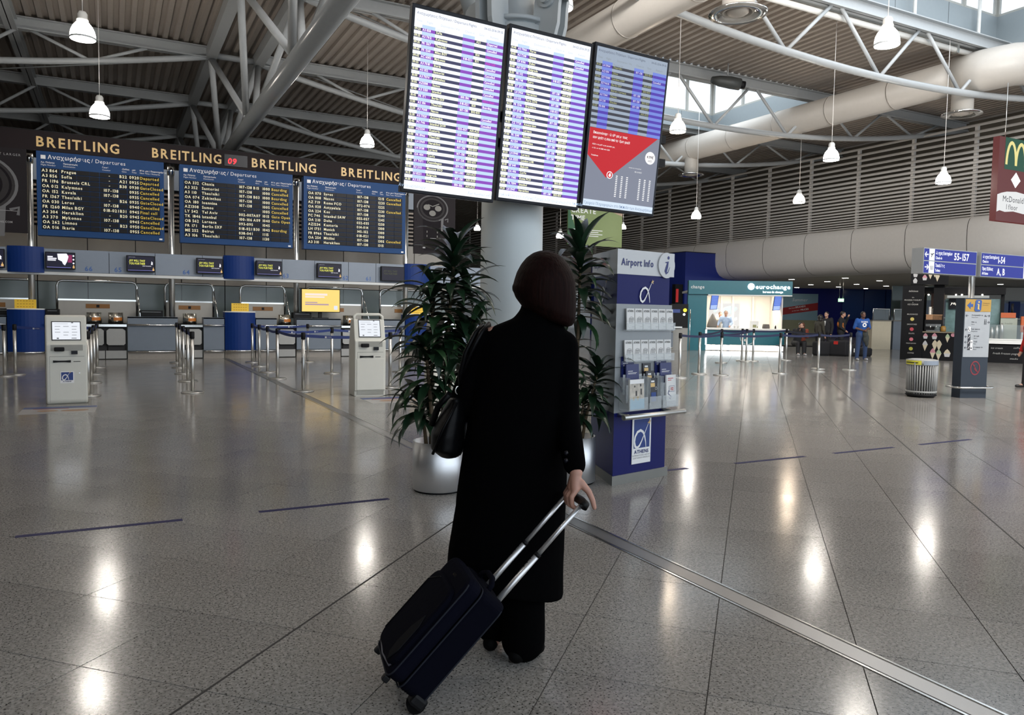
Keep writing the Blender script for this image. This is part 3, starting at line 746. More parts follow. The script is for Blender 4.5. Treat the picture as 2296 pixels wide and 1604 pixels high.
def monitor(x0, x1, z0, z1, kind, lab):
    t = thing('wall_monitor', lab, 'monitor', ((x0 + x1) / 2, 21.44, z0), 0, 'monitors on the fascia')
    a = (x1 - x0) / 2; h = z1 - z0
    part('bezel', BLACK, t, lambda m: m.box(-a, a, -0.1, 0.0, 0, h), 0.008)
    part('mount', BLACK, t, lambda m: m.box(-0.1, 0.1, 0.0, 0.055, 0.1, h - 0.1))
    F = XF(0, -0.101, 0)
    p = part('picture', SCRB, t, lambda m: m.box(-a + 0.02, a - 0.02, -0.104, -0.1, 0.02, h - 0.02))
    F = XF(0, -0.105, 0)
    if kind in ('joy', 'dim'):
        ym = YTXT if kind == 'joy' else DIMY
        part('headline', ym, p, lambda m: (text(m, 'JOY WILL TAKE', F, -a * 0.80, h * 0.62, h * 0.125, bold=True, slant=0.25, w=1.02 * (2 * a / 0.62) * 0.62),
                                           text(m, 'YOU FURTHER', F, -a * 0.82, h * 0.44, h * 0.125, bold=True, slant=0.25, w=1.12 * (2 * a / 0.62) * 0.62)))
        if kind == 'joy':
            part('small_print', WTXT, p, lambda m: (text(m, 'KEEP WALKING', F, a * 0.12, h * 0.34, h * 0.045, bold=True), text(m, 'JOYWILLTAKEYOUFURTHER', F, -a * 0.85, h * 0.88, h * 0.02),
                 m.poly(F, [(a * 0.72, h * 0.45), (a * 0.86, h * 0.45), (a * 0.82, h * 0.52), (a * 0.86, h * 0.57), (a * 0.76, h * 0.68), (a * 0.74, h * 0.56)], 0.001)))
            part('footer_line', BTXT, p, lambda m: m.rect(F, -a * 0.9, a * 0.9, h * 0.07, h * 0.095, 0.001))
            part('bottle', emi('bottle_amber', (0.8, 0.5, 0.2), 0.8), p, lambda m: m.poly(F, [(a * 0.82, h * 0.08), (a * 0.95, h * 0.08), (a * 0.95, h * 0.18), (a * 0.9, h * 0.24), (a * 0.9, h * 0.3), (a * 0.87, h * 0.3), (a * 0.87, h * 0.24), (a * 0.82, h * 0.18)], 0.002))
    else:
        part('white_figure', WTXT, p, lambda m: (m.poly(F, [(-a * 0.2, h * 0.9), (a * 0.42, h * 0.93), (a * 0.55, h * 0.75), (a * 0.45, h * 0.45), (a * 0.3, h * 0.22), (a * 0.18, h * 0.3), (a * 0.1, h * 0.45), (-a * 0.15, h * 0.55)], 0.001),
             m.rect(F, -a * 0.85, -a * 0.5, h * 0.68, h * 0.75), m.rect(F, -a * 0.85, -a * 0.25, h * 0.58, h * 0.65), m.rect(F, -a * 0.85, -a * 0.3, h * 0.48, h * 0.55),
             [m.disc(F, a * 0.88, h * z, h * 0.05, 0.001, n=12) for z in (0.8, 0.58, 0.36)]))
        part('magenta_area', emi('magenta_glow', (0.3, 0.03, 0.12), 0.8), p, lambda m: m.rect(F, a * 0.5, a * 0.78, h * 0.4, h * 0.85, 0.0005))
        part('footer_line', BTXT, p, lambda m: m.rect(F, -a * 0.9, a * 0.7, h * 0.08, h * 0.11, 0.001))
        part('bottle', emi('bottle_amber', (0.8, 0.5, 0.2), 0.8), p, lambda m: m.poly(F, [(a * 0.82, h * 0.06), (a * 0.95, h * 0.06), (a * 0.95, h * 0.16), (a * 0.9, h * 0.26), (a * 0.87, h * 0.26), (a * 0.82, h * 0.16)], 0.002))
monitor(-2.95, -2.2, 2.18, 2.62, 'joy', 'black wall monitor cut off by the left picture edge')
monitor(-1.39, -0.77, 2.20, 2.60, 'pic', 'wall monitor showing a white figure beside counter number 66')
monitor(0.33, 0.97, 2.20, 2.60, 'joy', 'wall monitor with yellow lettering below the right end of the first departures board')
monitor(1.94, 2.58, 2.21, 2.61, 'joy', 'wall monitor with yellow lettering just left of the middle blue fascia cover')
monitor(3.41, 4.08, 2.22, 2.61, 'joy', 'wall monitor with yellow lettering just right of the middle blue fascia cover')
monitor(5.03, 5.71, 2.21, 2.61, 'joy', 'wall monitor with yellow lettering right above the big yellow monitor')
monitor(6.86, 7.56, 2.18, 2.60, 'dim', 'switched down dark wall monitor right of counter number 61')
# yellow monitor on its own stand
t = thing('yellow_monitor', 'monitor with a yellow picture standing behind the counter left of the right kiosk', 'monitor', (5.23, 21.78, 0))
part('bezel', BLACK, t, lambda m: m.box(-0.55, 0.55, -0.04, 0.04, 1.25, 1.91), 0.01)
p = part('picture', emi('yellow_picture', (0.95, 0.66, 0.18), 1.0), t, lambda m: m.box(-0.53, 0.53, -0.044, -0.04, 1.27, 1.89))
part('pale_band', emi('pink_band', (0.95, 0.75, 0.68), 1.0), p, lambda m: (m.rect(XF(0, -0.044, 0), -0.44, 0.18, 1.72, 1.78, 0.002), m.rect(XF(0, -0.044, 0), -0.44, 0.1, 1.66, 1.70, 0.002)))
part('purple_band', emi('purple_band', (0.5, 0.36, 0.45), 0.8), p, lambda m: (m.rect(XF(0, -0.044, 0), -0.44, -0.1, 1.51, 1.54, 0.002), m.rect(XF(0, -0.044, 0), -0.44, 0.22, 1.45, 1.49, 0.002)))
part('corner_label', emi('pale_blue_label', (0.7, 0.75, 0.95), 1.0), p, lambda m: m.rect(XF(0, -0.044, 0), 0.37, 0.47, 1.33, 1.44, 0.002))
part('stand', BLACK, t, lambda m: m.box(-0.05, 0.05, 0.04, 0.1, 1.08, 1.6).box(-0.2, 0.2, -0.12, 0.16, 1.076, 1.10))

# poles, flap boards, lettered banner, watch posters
for k, x in enumerate((-1.73, 1.40, 4.61, 7.84)):
    lab = ('left of the first departures board', 'between the first and second departures boards', 'between the second and third departures boards', 'right of the third departures board')[k]
    t = thing('steel_pole', 'tall steel pole ' + lab, 'pole', (x, 22.05, 0), 0, 'board poles')
    part('shaft', STEEL, t, lambda m: m.tube([(0, 0, 0), (0, 0, 4.96)], 0.075, 16))
    part('cap', CHROME, t, lambda m: m.tube([(0, 0, 4.76), (0, 0, 4.97)], 0.09, 16))
BAN = mat('banner_brown_black', (0.014, 0.009, 0.010), 0.6, spec=0.15, noise=0.2, nscale=1.2)
t = thing('banner', 'long black banner with gold watchmaker lettering above the departures boards', 'banner', (2, 21.62, 5.0))
part('board', BAN, t, lambda m: m.box(-9.0, 6.9, 0, 0.12, 0.0, 0.46))
part('top_trim', BLACK, t, lambda m: m.box(-9.0, 6.9, -0.01, 0.13, 0.46, 0.475))
for x0, x1 in ((-1.56, 0.25), (0.93, 2.63), (3.34, 5.10), (5.75, 7.55)):
    mm = MB(); W = text(mm, 'BREITLING', XF(0, 0, 0), 0, 0, 0.24, bold=True, track=0.06)
    part('lettering', GOLD, t, lambda m: text(m, 'BREITLING', XF(0, 0, 0), x0 - 2, 0.10, 0.24, w=(x1 - x0) / W, bold=True, track=0.06, c=0.006))
c = part('digital_clock', BLACKG, t, lambda m: m.box(0.66, 1.24, -0.03, 0.0, 0.06, 0.36))
part('digits', emi('red_digits', (1.0, 0.02, 0.03), 2.2), c, lambda m: text(m, '09', XF(0, -0.03, 0), 0.74, 0.12, 0.15, slant=0.12, bold=True, c=0.004))
ROWS = (("A3 864|Prague|-|B22|0920|Departed", "A3 856|Sofia|-|A21|0925|Departed", "FR 1196|Brussels CRL|-|B30|0930|GateClosed", "OA 012|Kalymnos|107-138||0935|Cancelled",
 "OA 152|Kavala|107-138||0935|Cancelled", "FR 1367|Thes/niki|-|B26|0935|GateClosed", "OA 030|Leros|107-138||0940|Cancelled", "FR 1260|Milan BGY|018-021|B31|0945|Final call",
 "A3 304|Heraklion|-|B20|0945|GateClosed", "A3 370|Mykonos|107-138||0945|Cancelled", "OA 262|Limnos|-|B23|0950|GateClosed", "OA 016|Ikaria|107-138||0955|Cancelled"),
 ("OA 332|Chania|107-138|B15|1000|Boarding", "A3 352|Santorini|107-138||1000|Cancelled", "A3 110|Thes/niki|107-138|B03|1000|Boarding", "OA 074|Zakinthos|107-138||1000|Cancelled",
 "OA 180|Ioannina|107-138||1005|Cancelled", "AZI308|Samos|-||1005|Cancelled", "LY 542|Tel Aviv|002-007|A07|1015|Gate Open", "TK 1846|Istanbul|100-106|A09|1040|Gate Open",
 "OB 562|Larnaca|093-095||1045|", "FR 171|Berlin SXF|018-021|B30|1045|Boarding", "ME 252|Beirut|038-041||1115|", "A3 106|Thes/niki|107-138||1130|"),
 ("OA 070|Syros|107-138||1215|Cancelled", "OA 008|Naxos|107-138||1220|Cancelled", "AZ 719|Rome FCO|072-076||1225|", "OA 020|Astypalaia|107-138||1230|Cancelled",
 "OA 224|Kos|107-138||1240|", "PC 746|Istanbul SAW|055-057||1245|", "OA 210|Doha|032-035||1250|", "AZI234|Kastoria|014-014||1300|",
 "LH 1751|Munich|145-152||1300|", "FR 8966|Thes/niki|018-021||1300|", "OA 254|Mitilini|107-138||1305|Cancelled", "A3 310|Heraklion|107-138||1315|"))
BOARDB = mat('board_frame_blue', (0.010, 0.052, 0.165), 0.5, noise=0.05, spec=0.2)
FLAP = mat('flap_black', (0.007, 0.0065, 0.008), 0.35, spec=0.14, noise=0.2)
for b, (x0, x1) in enumerate(((-1.55, 1.21), (1.58, 4.42), (4.72, 7.66))):
    t = thing('departures_board', 'blue framed flap departures board, ' + ('first from the left, listing Prague on top', 'the middle of three, listing Chania on top', 'third from the left, listing Syros on top')[b],
              'departures board', ((x0 + x1) / 2, 21.6, 3.0), 0, 'flap departures boards')
    W = x1 - x0; a = W / 2; F = XF(-a, 0, 0)
    part('frame', BOARDB, t, lambda m: m.box(-a, a, 0, 0.28, 0, 1.99))
    part('maker_label', WHITET, t, lambda m: m.rect(F, W - 0.12, W - 0.05, 0.03, 0.07, 0.003))
    hd = part('heading', WHITET, t, lambda m: (text(m, 'Αναχωρήσεις', F, 0.235, 1.82, 0.095, bold=True, c=0.004, w=0.95), text(m, '/ Departures', F, 0.255 + text(MB(), 'Αναχωρήσεις', F, 0, 0, 0.095, bold=True, w=0.95), 1.82, 0.095, c=0.004),
          [(text(m, g, F, x, 1.715, 0.036, bold=True, c=0.004), text(m, e, F, x, 1.655, 0.036, c=0.004)) for g, e, x in
           (('Αρ. Πτήσης', 'Flight Number', 0.09), ('Προορισμός', 'Destination', 0.20 * W), ('Γκισέ', 'Counter', 0.50 * W), ('Έξοδος', 'Gate', 0.655 * W), ('Ώρα', 'Time', 0.735 * W), ('Νέα Ώρα / Παρατηρήσεις', 'New Time / Remarks', 0.80 * W))]))
    part('plane_symbol', WHITET, hd, lambda m: m.rect(F, 0.09, 0.19, 1.81, 1.90, 0.003))
    rh = 1.46 / 12
    for r in range(12):
        z0 = 1.60 - (r + 1) * rh
        row = part('flap_row', FLAP, t, lambda m: [m.fbox(F, W * u0, W * u1, z0 + 0.012, z0 + rh - 0.004, 0.0, 0.02) for u0, u1 in ((0.035, 0.172), (0.178, 0.30), (0.303, 0.40), (0.403, 0.475), (0.48, 0.625), (0.63, 0.695), (0.70, 0.79), (0.795, 0.88), (0.883, 0.965))])
        cells = ROWS[b][r].split('|')
        def tx(m):
            for s, u, mi in zip(cells, (0.04, 0.185, 0.505, 0.635, 0.715, 0.80), (0, 0, 0, 0, 0, 1)):
                if s == '-': u = 0.55
                text(m, s, F, W * u, z0 + 0.028, 0.072, w=0.92, bold=True, mi=mi, c=0.024, track=0.05)
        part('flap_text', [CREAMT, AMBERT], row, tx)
def watch(t, F, cx, cy, k, w0, w1):
    """big pilot watch print, k = radius"""
    SILV = mat('print_silver', (0.15, 0.15, 0.155), 0.6, spec=0.1); DK = mat('print_dark', (0.010, 0.008, 0.010), 0.6, spec=0.1); MID = mat('print_grey', (0.035, 0.032, 0.033), 0.6, spec=0.1); LT = mat('print_light', (0.22, 0.215, 0.20), 0.6, spec=0.1)
    d = part('watch_print', [SILV, DK, MID, LT], t, lambda m: (
        m.slab(F, [(cx - k * 0.62, cy - k * 0.6), (cx + k * 0.55, cy - k * 0.6), (cx + k * 0.46, cy - min(k * 2.5, cy - 0.02)), (cx - k * 0.53, cy - min(k * 2.5, cy - 0.02))], 0.0005, 0.001, 1),
        m.poly(F, [(cx + k * 0.55, cy - k * 0.62), (cx + k * 0.72, cy - k * 0.5), (cx + k * 0.68, cy - k * 1.3), (cx + k * 0.56, cy - k * 1.3)], 0.002, 0),
        m.ring(F, cx, cy, k * 0.93, k, 0.003, 0, 40, 0.78), m.ring(F, cx, cy, k * 0.86, k * 0.93, 0.003, 2, 40, 0.78), m.disc(F, cx, cy, k * 0.87, 0.0025, 1, 40, k * 0.87 * 0.78), m.ring(F, cx, cy, k * 0.66, k * 0.80, 0.003, 2, 40, 0.78),
        [m.ring(F, cx + k * q, cy + k * w, 0, k * 0.21, 0.0035, 3, 20, 0.8) for q, w in ((-0.36, 0.05), (0.36, 0.02), (0.0, -0.28))],
        m.stroke(F, [(cx - k * 0.28, cy + k * 0.22), (cx, cy + k * 0.12), (cx + k * 0.42, cy + k * 0.3)], k * 0.05, 0.004, 3),
        [m.rect(F, cx + k * 0.97 * cos(q) - 0.012, cx + k * 0.97 * cos(q) + 0.012, cy + 0.78 * k * 0.97 * sin(q) - 0.02, cy + 0.78 * k * 0.97 * sin(q) + 0.02, 0.0036, 1) for q in [pi * 1.02 + 0.09 * i for i in range(22)]],
        [m.rect(F, cx + k * w, cx + k * (w + 0.05), cy - k * (1.45 + 0.25 * i), cy - k * (1.33 + 0.25 * i), 0.002, 3) for w in (-0.36, 0.30) for i in range(2) if cy - k * (1.45 + 0.25 * i) > 0.02],
        m.stroke(F, [(cx + k * 0.8, cy - k * 0.62), (cx + k * 1.0, cy - k * 0.55), (cx + k * 0.98, cy - k * 0.75)], k * 0.07, 0.003, 0)))
    return d
POST = mat('poster_brown_black', (0.016, 0.013, 0.015), 0.6, spec=0.15, noise=0.2, nscale=1.0)
t = thing('watch_poster', 'black poster of a big pilot watch at the left edge of the picture', 'poster', (-2.9, 21.62, 3.03))
part('sheet', POST, t, lambda m: m.box(-1.3, 1.15, 0, 0.06, 0, 1.97))
watch(t, XF(0, 0, 0), 0.06, 1.10, 0.92, 0, 0)
part('caption', prt('caption_grey', (0.35, 0.35, 0.35)), t, lambda m: (text(m, 'NOT LARGER', XF(0, 0, 0), 1.05, 1.79, 0.055, al='r', c=0.004, track=0.12), text(m, 'BREITLING.COM', XF(0, 0, 0), 0.85, 0.22, 0.045, al='r', bold=True, c=0.004), m.rect(XF(0, 0, 0), 0.2, 0.95, 0.50, 0.51, 0.003)))
t = thing('watch_poster', 'black poster of a pilot watch between the third departures board and the column', 'poster', (8.60, 21.62, 3.03))
part('sheet', POST, t, lambda m: m.box(-0.66, 0.66, 0, 0.06, 0, 1.97))
watch(t, XF(0, 0, 0), -0.08, 1.36, 0.50, 0, 0)
part('caption', prt('caption_grey', (0.35, 0.35, 0.35)), t, lambda m: (m.rect(XF(0, 0, 0), -0.15, 0.3, 0.47, 0.48, 0.003), m.rect(XF(0, 0, 0), -0.38, -0.3, 0.17, 0.21, 0.003)))

# ================================================================== MIDDLE GROUND
# ------------------------------------------------------------------ blue tape dashes on the floor
TAPE = mat('navy_floor_tape', (0.022, 0.022, 0.085), 0.6, noise=0.15, spec=0.2)
for k, x0 in enumerate((-0.519, 0.849, 2.22, 3.60, 5.06, 6.37, 7.70)):
    w = ('at the left edge of the picture', 'left of the left planter', 'hidden behind the woman', 'running behind the info tower foot', 'first one clear of the info tower', 'second one clear of the info tower', 'farthest right of the row')[k]
    tag(MB().box(0, 0.9, -0.024, 0.024, 0.0002, 0.0014).build('floor_tape', TAPE, None, (x0, 5.235, 0)), 'navy blue tape dash on the floor, ' + w, 'tape', 'blue tape dashes')

# ------------------------------------------------------------------ column with steel pin bearings on its head
t = thing('support_column', 'pale grey round column with pinned steel lugs, behind the departure screens', 'column', (3.6, 6.95, 0))
COLM = mat('column_paint', (0.74, 0.80, 0.81), 0.45, noise=0.04, nscale=3)
part('shaft', COLM, t, lambda m: m.lathe([(0.318, 0), (0.312, 2.2), (0.30, 4.15), (0.0, 4.15)], 40))
part('base_ring', CHROME, t, lambda m: m.lathe([(0.335, 0), (0.335, 0.1), (0.318, 0.11)], 40))
part('collar', PALESTEEL, t, lambda m: m.lathe([(0.302, 3.92), (0.345, 3.94), (0.345, 4.12), (0.302, 4.14)], 40))
for k in range(4):
    ang = radians(28 + 90 * k); R = Matrix.Rotation(ang, 4, 'Z')
    def P(a, b, c): return R @ V((a, b, c))
    fr = Fr(P(0.40, -0.035, 3.95), P(1, 0, 0) - P(0, 0, 0), V((0, 0, 1)))
    out = [(-0.13, 0), (0.10, 0.02), (0.14, 0.16), (0.15, 0.32)] + [(0.02 + 0.14 * cos(q), 0.40 + 0.14 * sin(q)) for q in [0, .5, 1, 1.5, 2, 2.6, pi]] + [(-0.13, 0.3)]
    lug = part('lug_plate', PALESTEEL, t, lambda m: (m.slab(fr, out, 0, 0.05), m.slab(fr, out, -0.14, -0.09)))
    fp = Fr(fr.p(0.02, 0.40, 0.05), fr.u, fr.v)
    pin = part('pin', PALESTEEL, lug, lambda m: (m.slab(fp, [(0.085 * cos(2 * pi * i / 18), 0.085 * sin(2 * pi * i / 18)) for i in range(18)], 0, 0.025),
                                                    m.slab(fp, [(0.05 * cos(2 * pi * i / 14), 0.05 * sin(2 * pi * i / 14)) for i in range(14)], 0.025, 0.06)))
    top = P(0.52, 0, 4.36); far = P(1.35, 0, 6.7)
    part('strut', PALESTEEL, t, lambda m: m.tube([top, far], 0.085, 14))
part('head_plate', PALESTEEL, t, lambda m: m.lathe([(0.0, 4.15), (0.36, 4.15), (0.36, 4.19), (0.2, 4.22), (0.2, 4.45), (0.14, 4.6), (0.0, 4.6)], 32))

# ------------------------------------------------------------------ departure screens in front of the column
SX0, SY, SZ, SW, SH, PIT = 2.25, 6.2, 3.912, 0.886, 1.548, 0.908
SDN = V((-0.030, 0.090, -0.995)).normalized()
SU = V((1, 0, -0.002)); SU = (SU - SDN * SU.dot(SDN)).normalized()
def led(n, c, s): return emi('led_' + n, c, s)
L1 = dict(bg=led('white1', (0.88, 0.92, 1.0), 1.05), dark=led('navy1', (0.055, 0.055, 0.12), 1), pur=led('purple1', (0.19, 0.07, 0.52), 1.0), mag=led('magenta1', (0.26, 0.07, 0.50), 1.0),
          lb=led('lightblue1', (0.55, 0.72, 1.0), 0.95), wt=led('text_white1', (1.0, 0.98, 1.0), 1.2), yt=led('text_yellow1', (1.0, 1.0, 0.62), 1.15), ft=led('faint1', (0.62, 0.68, 0.85), 0.9), tt=led('title1', (0.09, 0.10, 0.18), 1), red=led('red_text1', (0.7, 0.08, 0.5), 0.9))
L3 = dict(bg=led('grey3', (0.42, 0.50, 0.62), 0.75), dark=led('navy3', (0.045, 0.045, 0.06), 1), pur=led('purple3', (0.085, 0.045, 0.42), 0.95), mag=led('violet3', (0.085, 0.045, 0.42), 0.95),
          lb=led('blue3', (0.20, 0.28, 0.80), 0.85), wt=led('text_white3', (0.72, 0.72, 0.9), 0.9), yt=led('text_olive3', (0.42, 0.44, 0.22), 0.85), ft=led('faint3', (0.30, 0.34, 0.36), 0.8), tt=led('title3', (0.07, 0.08, 0.12), 1), red=led('red_text3', (0.6, 0.1, 0.3), 0.8))
FL1 = "09:25|A3 858|Sofia||A21|Departed;09:35|A3 7012|Kalymnos|||Cancelled;09:35|FR 1367|Thes/niki||B26|Gate Closed;09:45|FR 1260|Milan BGY|018-021|B31|Final Call;09:45|AC 6082|Mykonos|||Cancelled;09:55|A3 7018|Ikaria|||Cancelled;10:00|A3 352|Santorini|||Cancelled;10:00|A3 7074|Zakinthos|||Cancelled;10:05|AZI308|Samos|||Cancelled;10:40|A3 3150|Istanbul|100-106|A09|Gate Open;10:45|FR 171|Berlin SXF|018-021|B30|Boarding;11:30|A3 106|Thes/niki|107-138|B03-B31|;12:20|A3 7008|Naxos|||Cancelled;12:30|A3 7020|Astypalaia|||Cancelled;12:45|PC 746|Istanbul SAW|055-057|A01-A23|;13:00|AZI234|Kastoria|014|B03-B31|;13:00|FR 8966|Thes/niki|018-021|B03-B31|;13:15|LH 5949|Heraklion|107-138|B03-B31|;13:25|LH 5938|Larnaca|107-138|A01-A23|;13:30|OA 404|Corfu|107-138|B03-B31|;13:40|EY 7471|Copenhagen|139-142|B03-B31|;13:40|SU 2111|Moscow SVO|081-085|A01-A23|;14:15|JU 8221|Belgrade|107-138|A01-A23|;14:30|A3 3152|Istanbul|100-106|A01-A23|"
FL2 = "14:40|A3 7066|Paros|||Cancelled;15:05|A3 7248|Samos|||Cancelled;15:25|OF 8106|Dubai||A01-A23|;15:40|AB 5769|Belgrade||A01-A23|;15:55|FR 012|London STN|018-021|A01-A23|;16:00|MS 748|Cairo||A01-A23|;16:00|EY 3721|Tirana|107-138|A01-A23|;16:10|LH 5954|Heraklion|107-138|B03-B31|;16:15|A3 614|Paris CDG|107-138|B03-B31|;16:25|FR 1246|Bratislava|018-021|B03-B31|;16:35|EY 3718|Sofia|107-138|A01-A23|;16:40|EY 3769|Bucharest|107-138|A01-A23|;16:55|CZ 7728|Amsterdam||B03-B31|;17:00|LH 5942|Larnaca|107-138|A01-A23|;17:00|FR 1240|Rhodes|018-021|B03-B31|;17:50|A3 324|Heraklion|107-138|B03-B31|;18:00|LH 5958|Rhodes|107-138|B03-B31|;18:25|LH 5940|Larnaca|107-138|A01-A23|;18:35|AA 8325|London LHR||A01-A23|;18:40|GF 040|Bahrain||A01-A23|;18:55|OA 406|Corfu|107-138|B01-B02|;19:00|EY 7085|Roma FCO||B03-B31|;19:05|TK 7894|Istanbul|107-138|A01-A23|;19:20|LH 5947|Heraklion|107-138|B03-B31|"
FL3 = "19:20|LH 5964|Thes/niki|107-138|B03-B31|;19:45|AZ1104|Chios|||Cancelled;20:05|EZY5088|London LGW||A01-A23|;20:25|EZY4616|Berlin SXF||B03-B31|;21:00|LH 5938|Beirut / Larnaca|107-138|A01-A23|;21:00|A3 7344|Chania|107-138|B03-B31|;21:00|A3 218|Rhodes|107-138|B03-B31|;21:20|FB 808|Sofia||A01-A23|"
def departure_screen(k, flights, pal, lab, foot):
    o = V((SX0 + PIT * k, SY, SZ)) + SU * 0.0 - V((0, 0, 0))
    bl = o + SDN * SH
    t = thing('departure_screen', lab, 'display screen', bl, 0, 'LED departure screens')
    F = Fr((0, 0, 0), SU, -SDN)
    bz = part('bezel', BLACKG, t, lambda m: m.fbox(F, 0, SW, 0, SH, -0.07, 0.0), 0.006)
    w, h = SW - 0.05, SH - 0.065; G = Fr(F.p(0.025, 0.03, 0.0), SU, -SDN)
    part('rear_box', BLACK, t, lambda m: m.fbox(F, 0.1, SW - 0.1, 0.15, SH - 0.15, -0.14, -0.07))
    part('display', pal['bg'], t, lambda m: m.rect(G, 0, w, 0, h, 0.001))
    # column bands: time | flight | destination | check-in | gate | remark
    cx = [0.0, 0.085, 0.225, 0.53, 0.665, 0.80, 1.0]
    top = 0.918 * h; rows = [r.split('|') for r in flights.split(';')]
    n = 24; bottom = 0.048 * h
    ph = (top - bottom) / n
    nshow = n if k < 2 else 12
    hd = part('heading', pal['tt'], t, lambda m: (text(m, 'Αναχωρήσεις Πτήσεων / Departure Flights', G, 0.02 * w, 0.970 * h, 0.0225, c=0.003, w=0.87), text(m, '04-02-2016 09:35', G, 0.985 * w, 0.970 * h, 0.0205, al='r', c=0.003, w=0.87)))
    part('column_heads', pal['ft'], hd, lambda m: [text(m, s, G, u * w, 0.930 * h, 0.019, c=0.003, w=0.9) for s, u in (('Time', 0.02), ('Flight', 0.13), ('Destination / Via', 0.28), ('Check-in', 0.55), ('Gate', 0.71), ('Remark', 0.84))])
    dk, pu, lb = MB(), MB(), MB(); wt, yt, ft, rd = MB(), MB(), MB(), MB()
    for r in range(nshow):
        y1 = top - r * ph; ym = y1 - 0.52 * ph; y0 = y1 - ph   # pale upper half, dark lower half
        lb.rect(G, cx[1] * w, cx[2] * w, ym, y1, 0.0015); lb.rect(G, cx[3] * w, cx[4] * w, ym, y1, 0.0015); lb.rect(G, cx[5] * w, w, ym, y1, 0.0015)
        for a, b in ((0, 1), (2, 3), (4, 5)): dk.rect(G, cx[a] * w, cx[b] * w, y0, ym, 0.002)
        for a, b in ((1, 2), (3, 4), (5, 6)): pu.rect(G, cx[a] * w, cx[b] * w, y0, ym, 0.002)
        if r < len(rows):
            R = rows[r]; yb = y0 + 0.10 * ph; ch = 0.36 * ph
            text(yt, R[0], G, 0.005 * w, yb, ch, c=0.004, bold=True, w=0.82); text(wt, R[1], G, (cx[1] + 0.005) * w, yb, ch, c=0.004, bold=True, w=0.86)
            text(yt, R[2], G, (cx[2] + 0.01) * w, yb, ch, c=0.004, bold=True, w=0.9)
            if R[3]: text(wt, R[3], G, (cx[3] + 0.02) * w, yb, ch, c=0.004, bold=True, w=0.9)
            if R[4]: text(yt, R[4], G, (cx[4] + 0.02) * w, yb, ch, c=0.004, bold=True, w=0.86)
            if R[5]: text(rd if R[5] in ('Gate Closed', 'Final Call', 'Gate Open') else wt, R[5], G, (cx[5] + 0.012) * w, yb, ch, c=0.004, bold=True, w=0.82)
            if r % 3 != 1: text(ft, R[2] + ' ' + R[1][-3:], G, (cx[2] + 0.01) * w, ym + 0.08 * ph, ch * 0.9, c=0.003, w=0.8)
    for nm, mb_, mt in (('dark_cells', dk, pal['dark']), ('purple_cells', pu, pal['mag'] if k == 0 else pal['pur']), ('pale_cells', lb, pal['lb'])):
        ob = mb_.build(nm, mt, t); ob['kind'] = 'stuff'
    for nm, mb_, mt in (('white_text', wt, pal['wt']), ('yellow_text', yt, pal['yt']), ('faint_text', ft, pal['ft']), ('red_text', rd, pal['red'])):
        if mb_.v: mb_.build(nm, mt, t)['kind'] = 'stuff'
    fl = led('footer_white', (0.95, 0.97, 1.0), 1.1) if k < 2 else led('footer_pale', (0.72, 0.84, 0.98), 0.9)
    fo = part('footer', fl, t, lambda m: m.rect(G, 0, w, 0, 0.043 * h, 0.0045))
    part('footer_text', led('footer_blue_text', (0.16, 0.25, 0.45), 0.8) if k == 2 else led('footer_faint', (0.45, 0.60, 0.82), 0.9), fo, lambda m: [text(m, s, G, u * w, 0.011 * h, 0.027, c=0.006, al=al, w=ww, slant=0.12) for s, u, al, ww in foot])
    if k == 2:
        ad = part('advert', led('advert_grey', (0.23, 0.25, 0.32), 0.9), t, lambda m: m.rect(G, 0, w, 0.043 * h, 0.498 * h, 0.003))
        part('red_triangle', led('advert_red', (0.55, 0.012, 0.02), 0.95), ad, lambda m: m.poly(G, [(0, 0.498 * h), (w * 0.97, 0.498 * h), (w * 0.36, 0.215 * h), (0.28 * w, 0.195 * h), (0, 0.325 * h)], 0.004))
        WT = led('advert_white', (0.92, 0.92, 0.92), 1.0)
        part('advert_text', WT, ad, lambda m: (text(m, 'Επικοινώνησε ελεύθερα με τους', G, 0.05 * w, 0.462 * h, 0.024, bold=True, c=0.005, w=0.72), text(m, 'συνεργάτες σου από το εξωτερικό!', G, 0.05 * w, 0.432 * h, 0.024, bold=True, c=0.005, w=0.72),
             text(m, 'Αξίζει να μάθεις περισσότερα.', G, 0.05 * w, 0.392 * h, 0.012, bold=True, c=0.005), text(m, 'Στείλε κενό SMS στο 1230', G, 0.05 * w, 0.368 * h, 0.012, bold=True, c=0.005), text(m, 'Vodafone', G, 0.05 * w, 0.322 * h, 0.013, bold=True, c=0.005),
             m.disc(G, 0.33 * w, 0.215 * h, 0.036, 0.005), m.disc(G, 0.885 * w, 0.365 * h, 0.062, 0.005), text(m, 'ΒΕΡΟΛΙΝΟ', G, 0.68 * w, 0.256 * h, 0.013, c=0.005), text(m, 'Ρώτησε για τον κωδικό', G, 0.68 * w, 0.28 * h, 0.010, al='c', c=0.005),
             [m.rect(G, (0.42 + 0.075 * c + (0.11 if c > 2 else 0)) * w, (0.445 + 0.075 * c + (0.11 if c > 2 else 0)) * w, (0.08 + 0.012 * r) * h, (0.086 + 0.012 * r) * h, 0.004) for c in range(6) for r in range(12)]))
        part('round_mark', led('advert_mark', (0.6, 0.01, 0.02), 0.95), ad, lambda m: (m.ring(G, 0.33 * w, 0.215 * h, 0.0, 0.028, 0.006)))
        part('drop', WT, ad, lambda m: m.poly(G, [(0.335 * w, 0.232 * h), (0.312 * w, 0.214 * h), (0.317 * w, 0.206 * h), (0.33 * w, 0.202 * h), (0.343 * w, 0.206 * h), (0.348 * w, 0.213 * h)], 0.007))
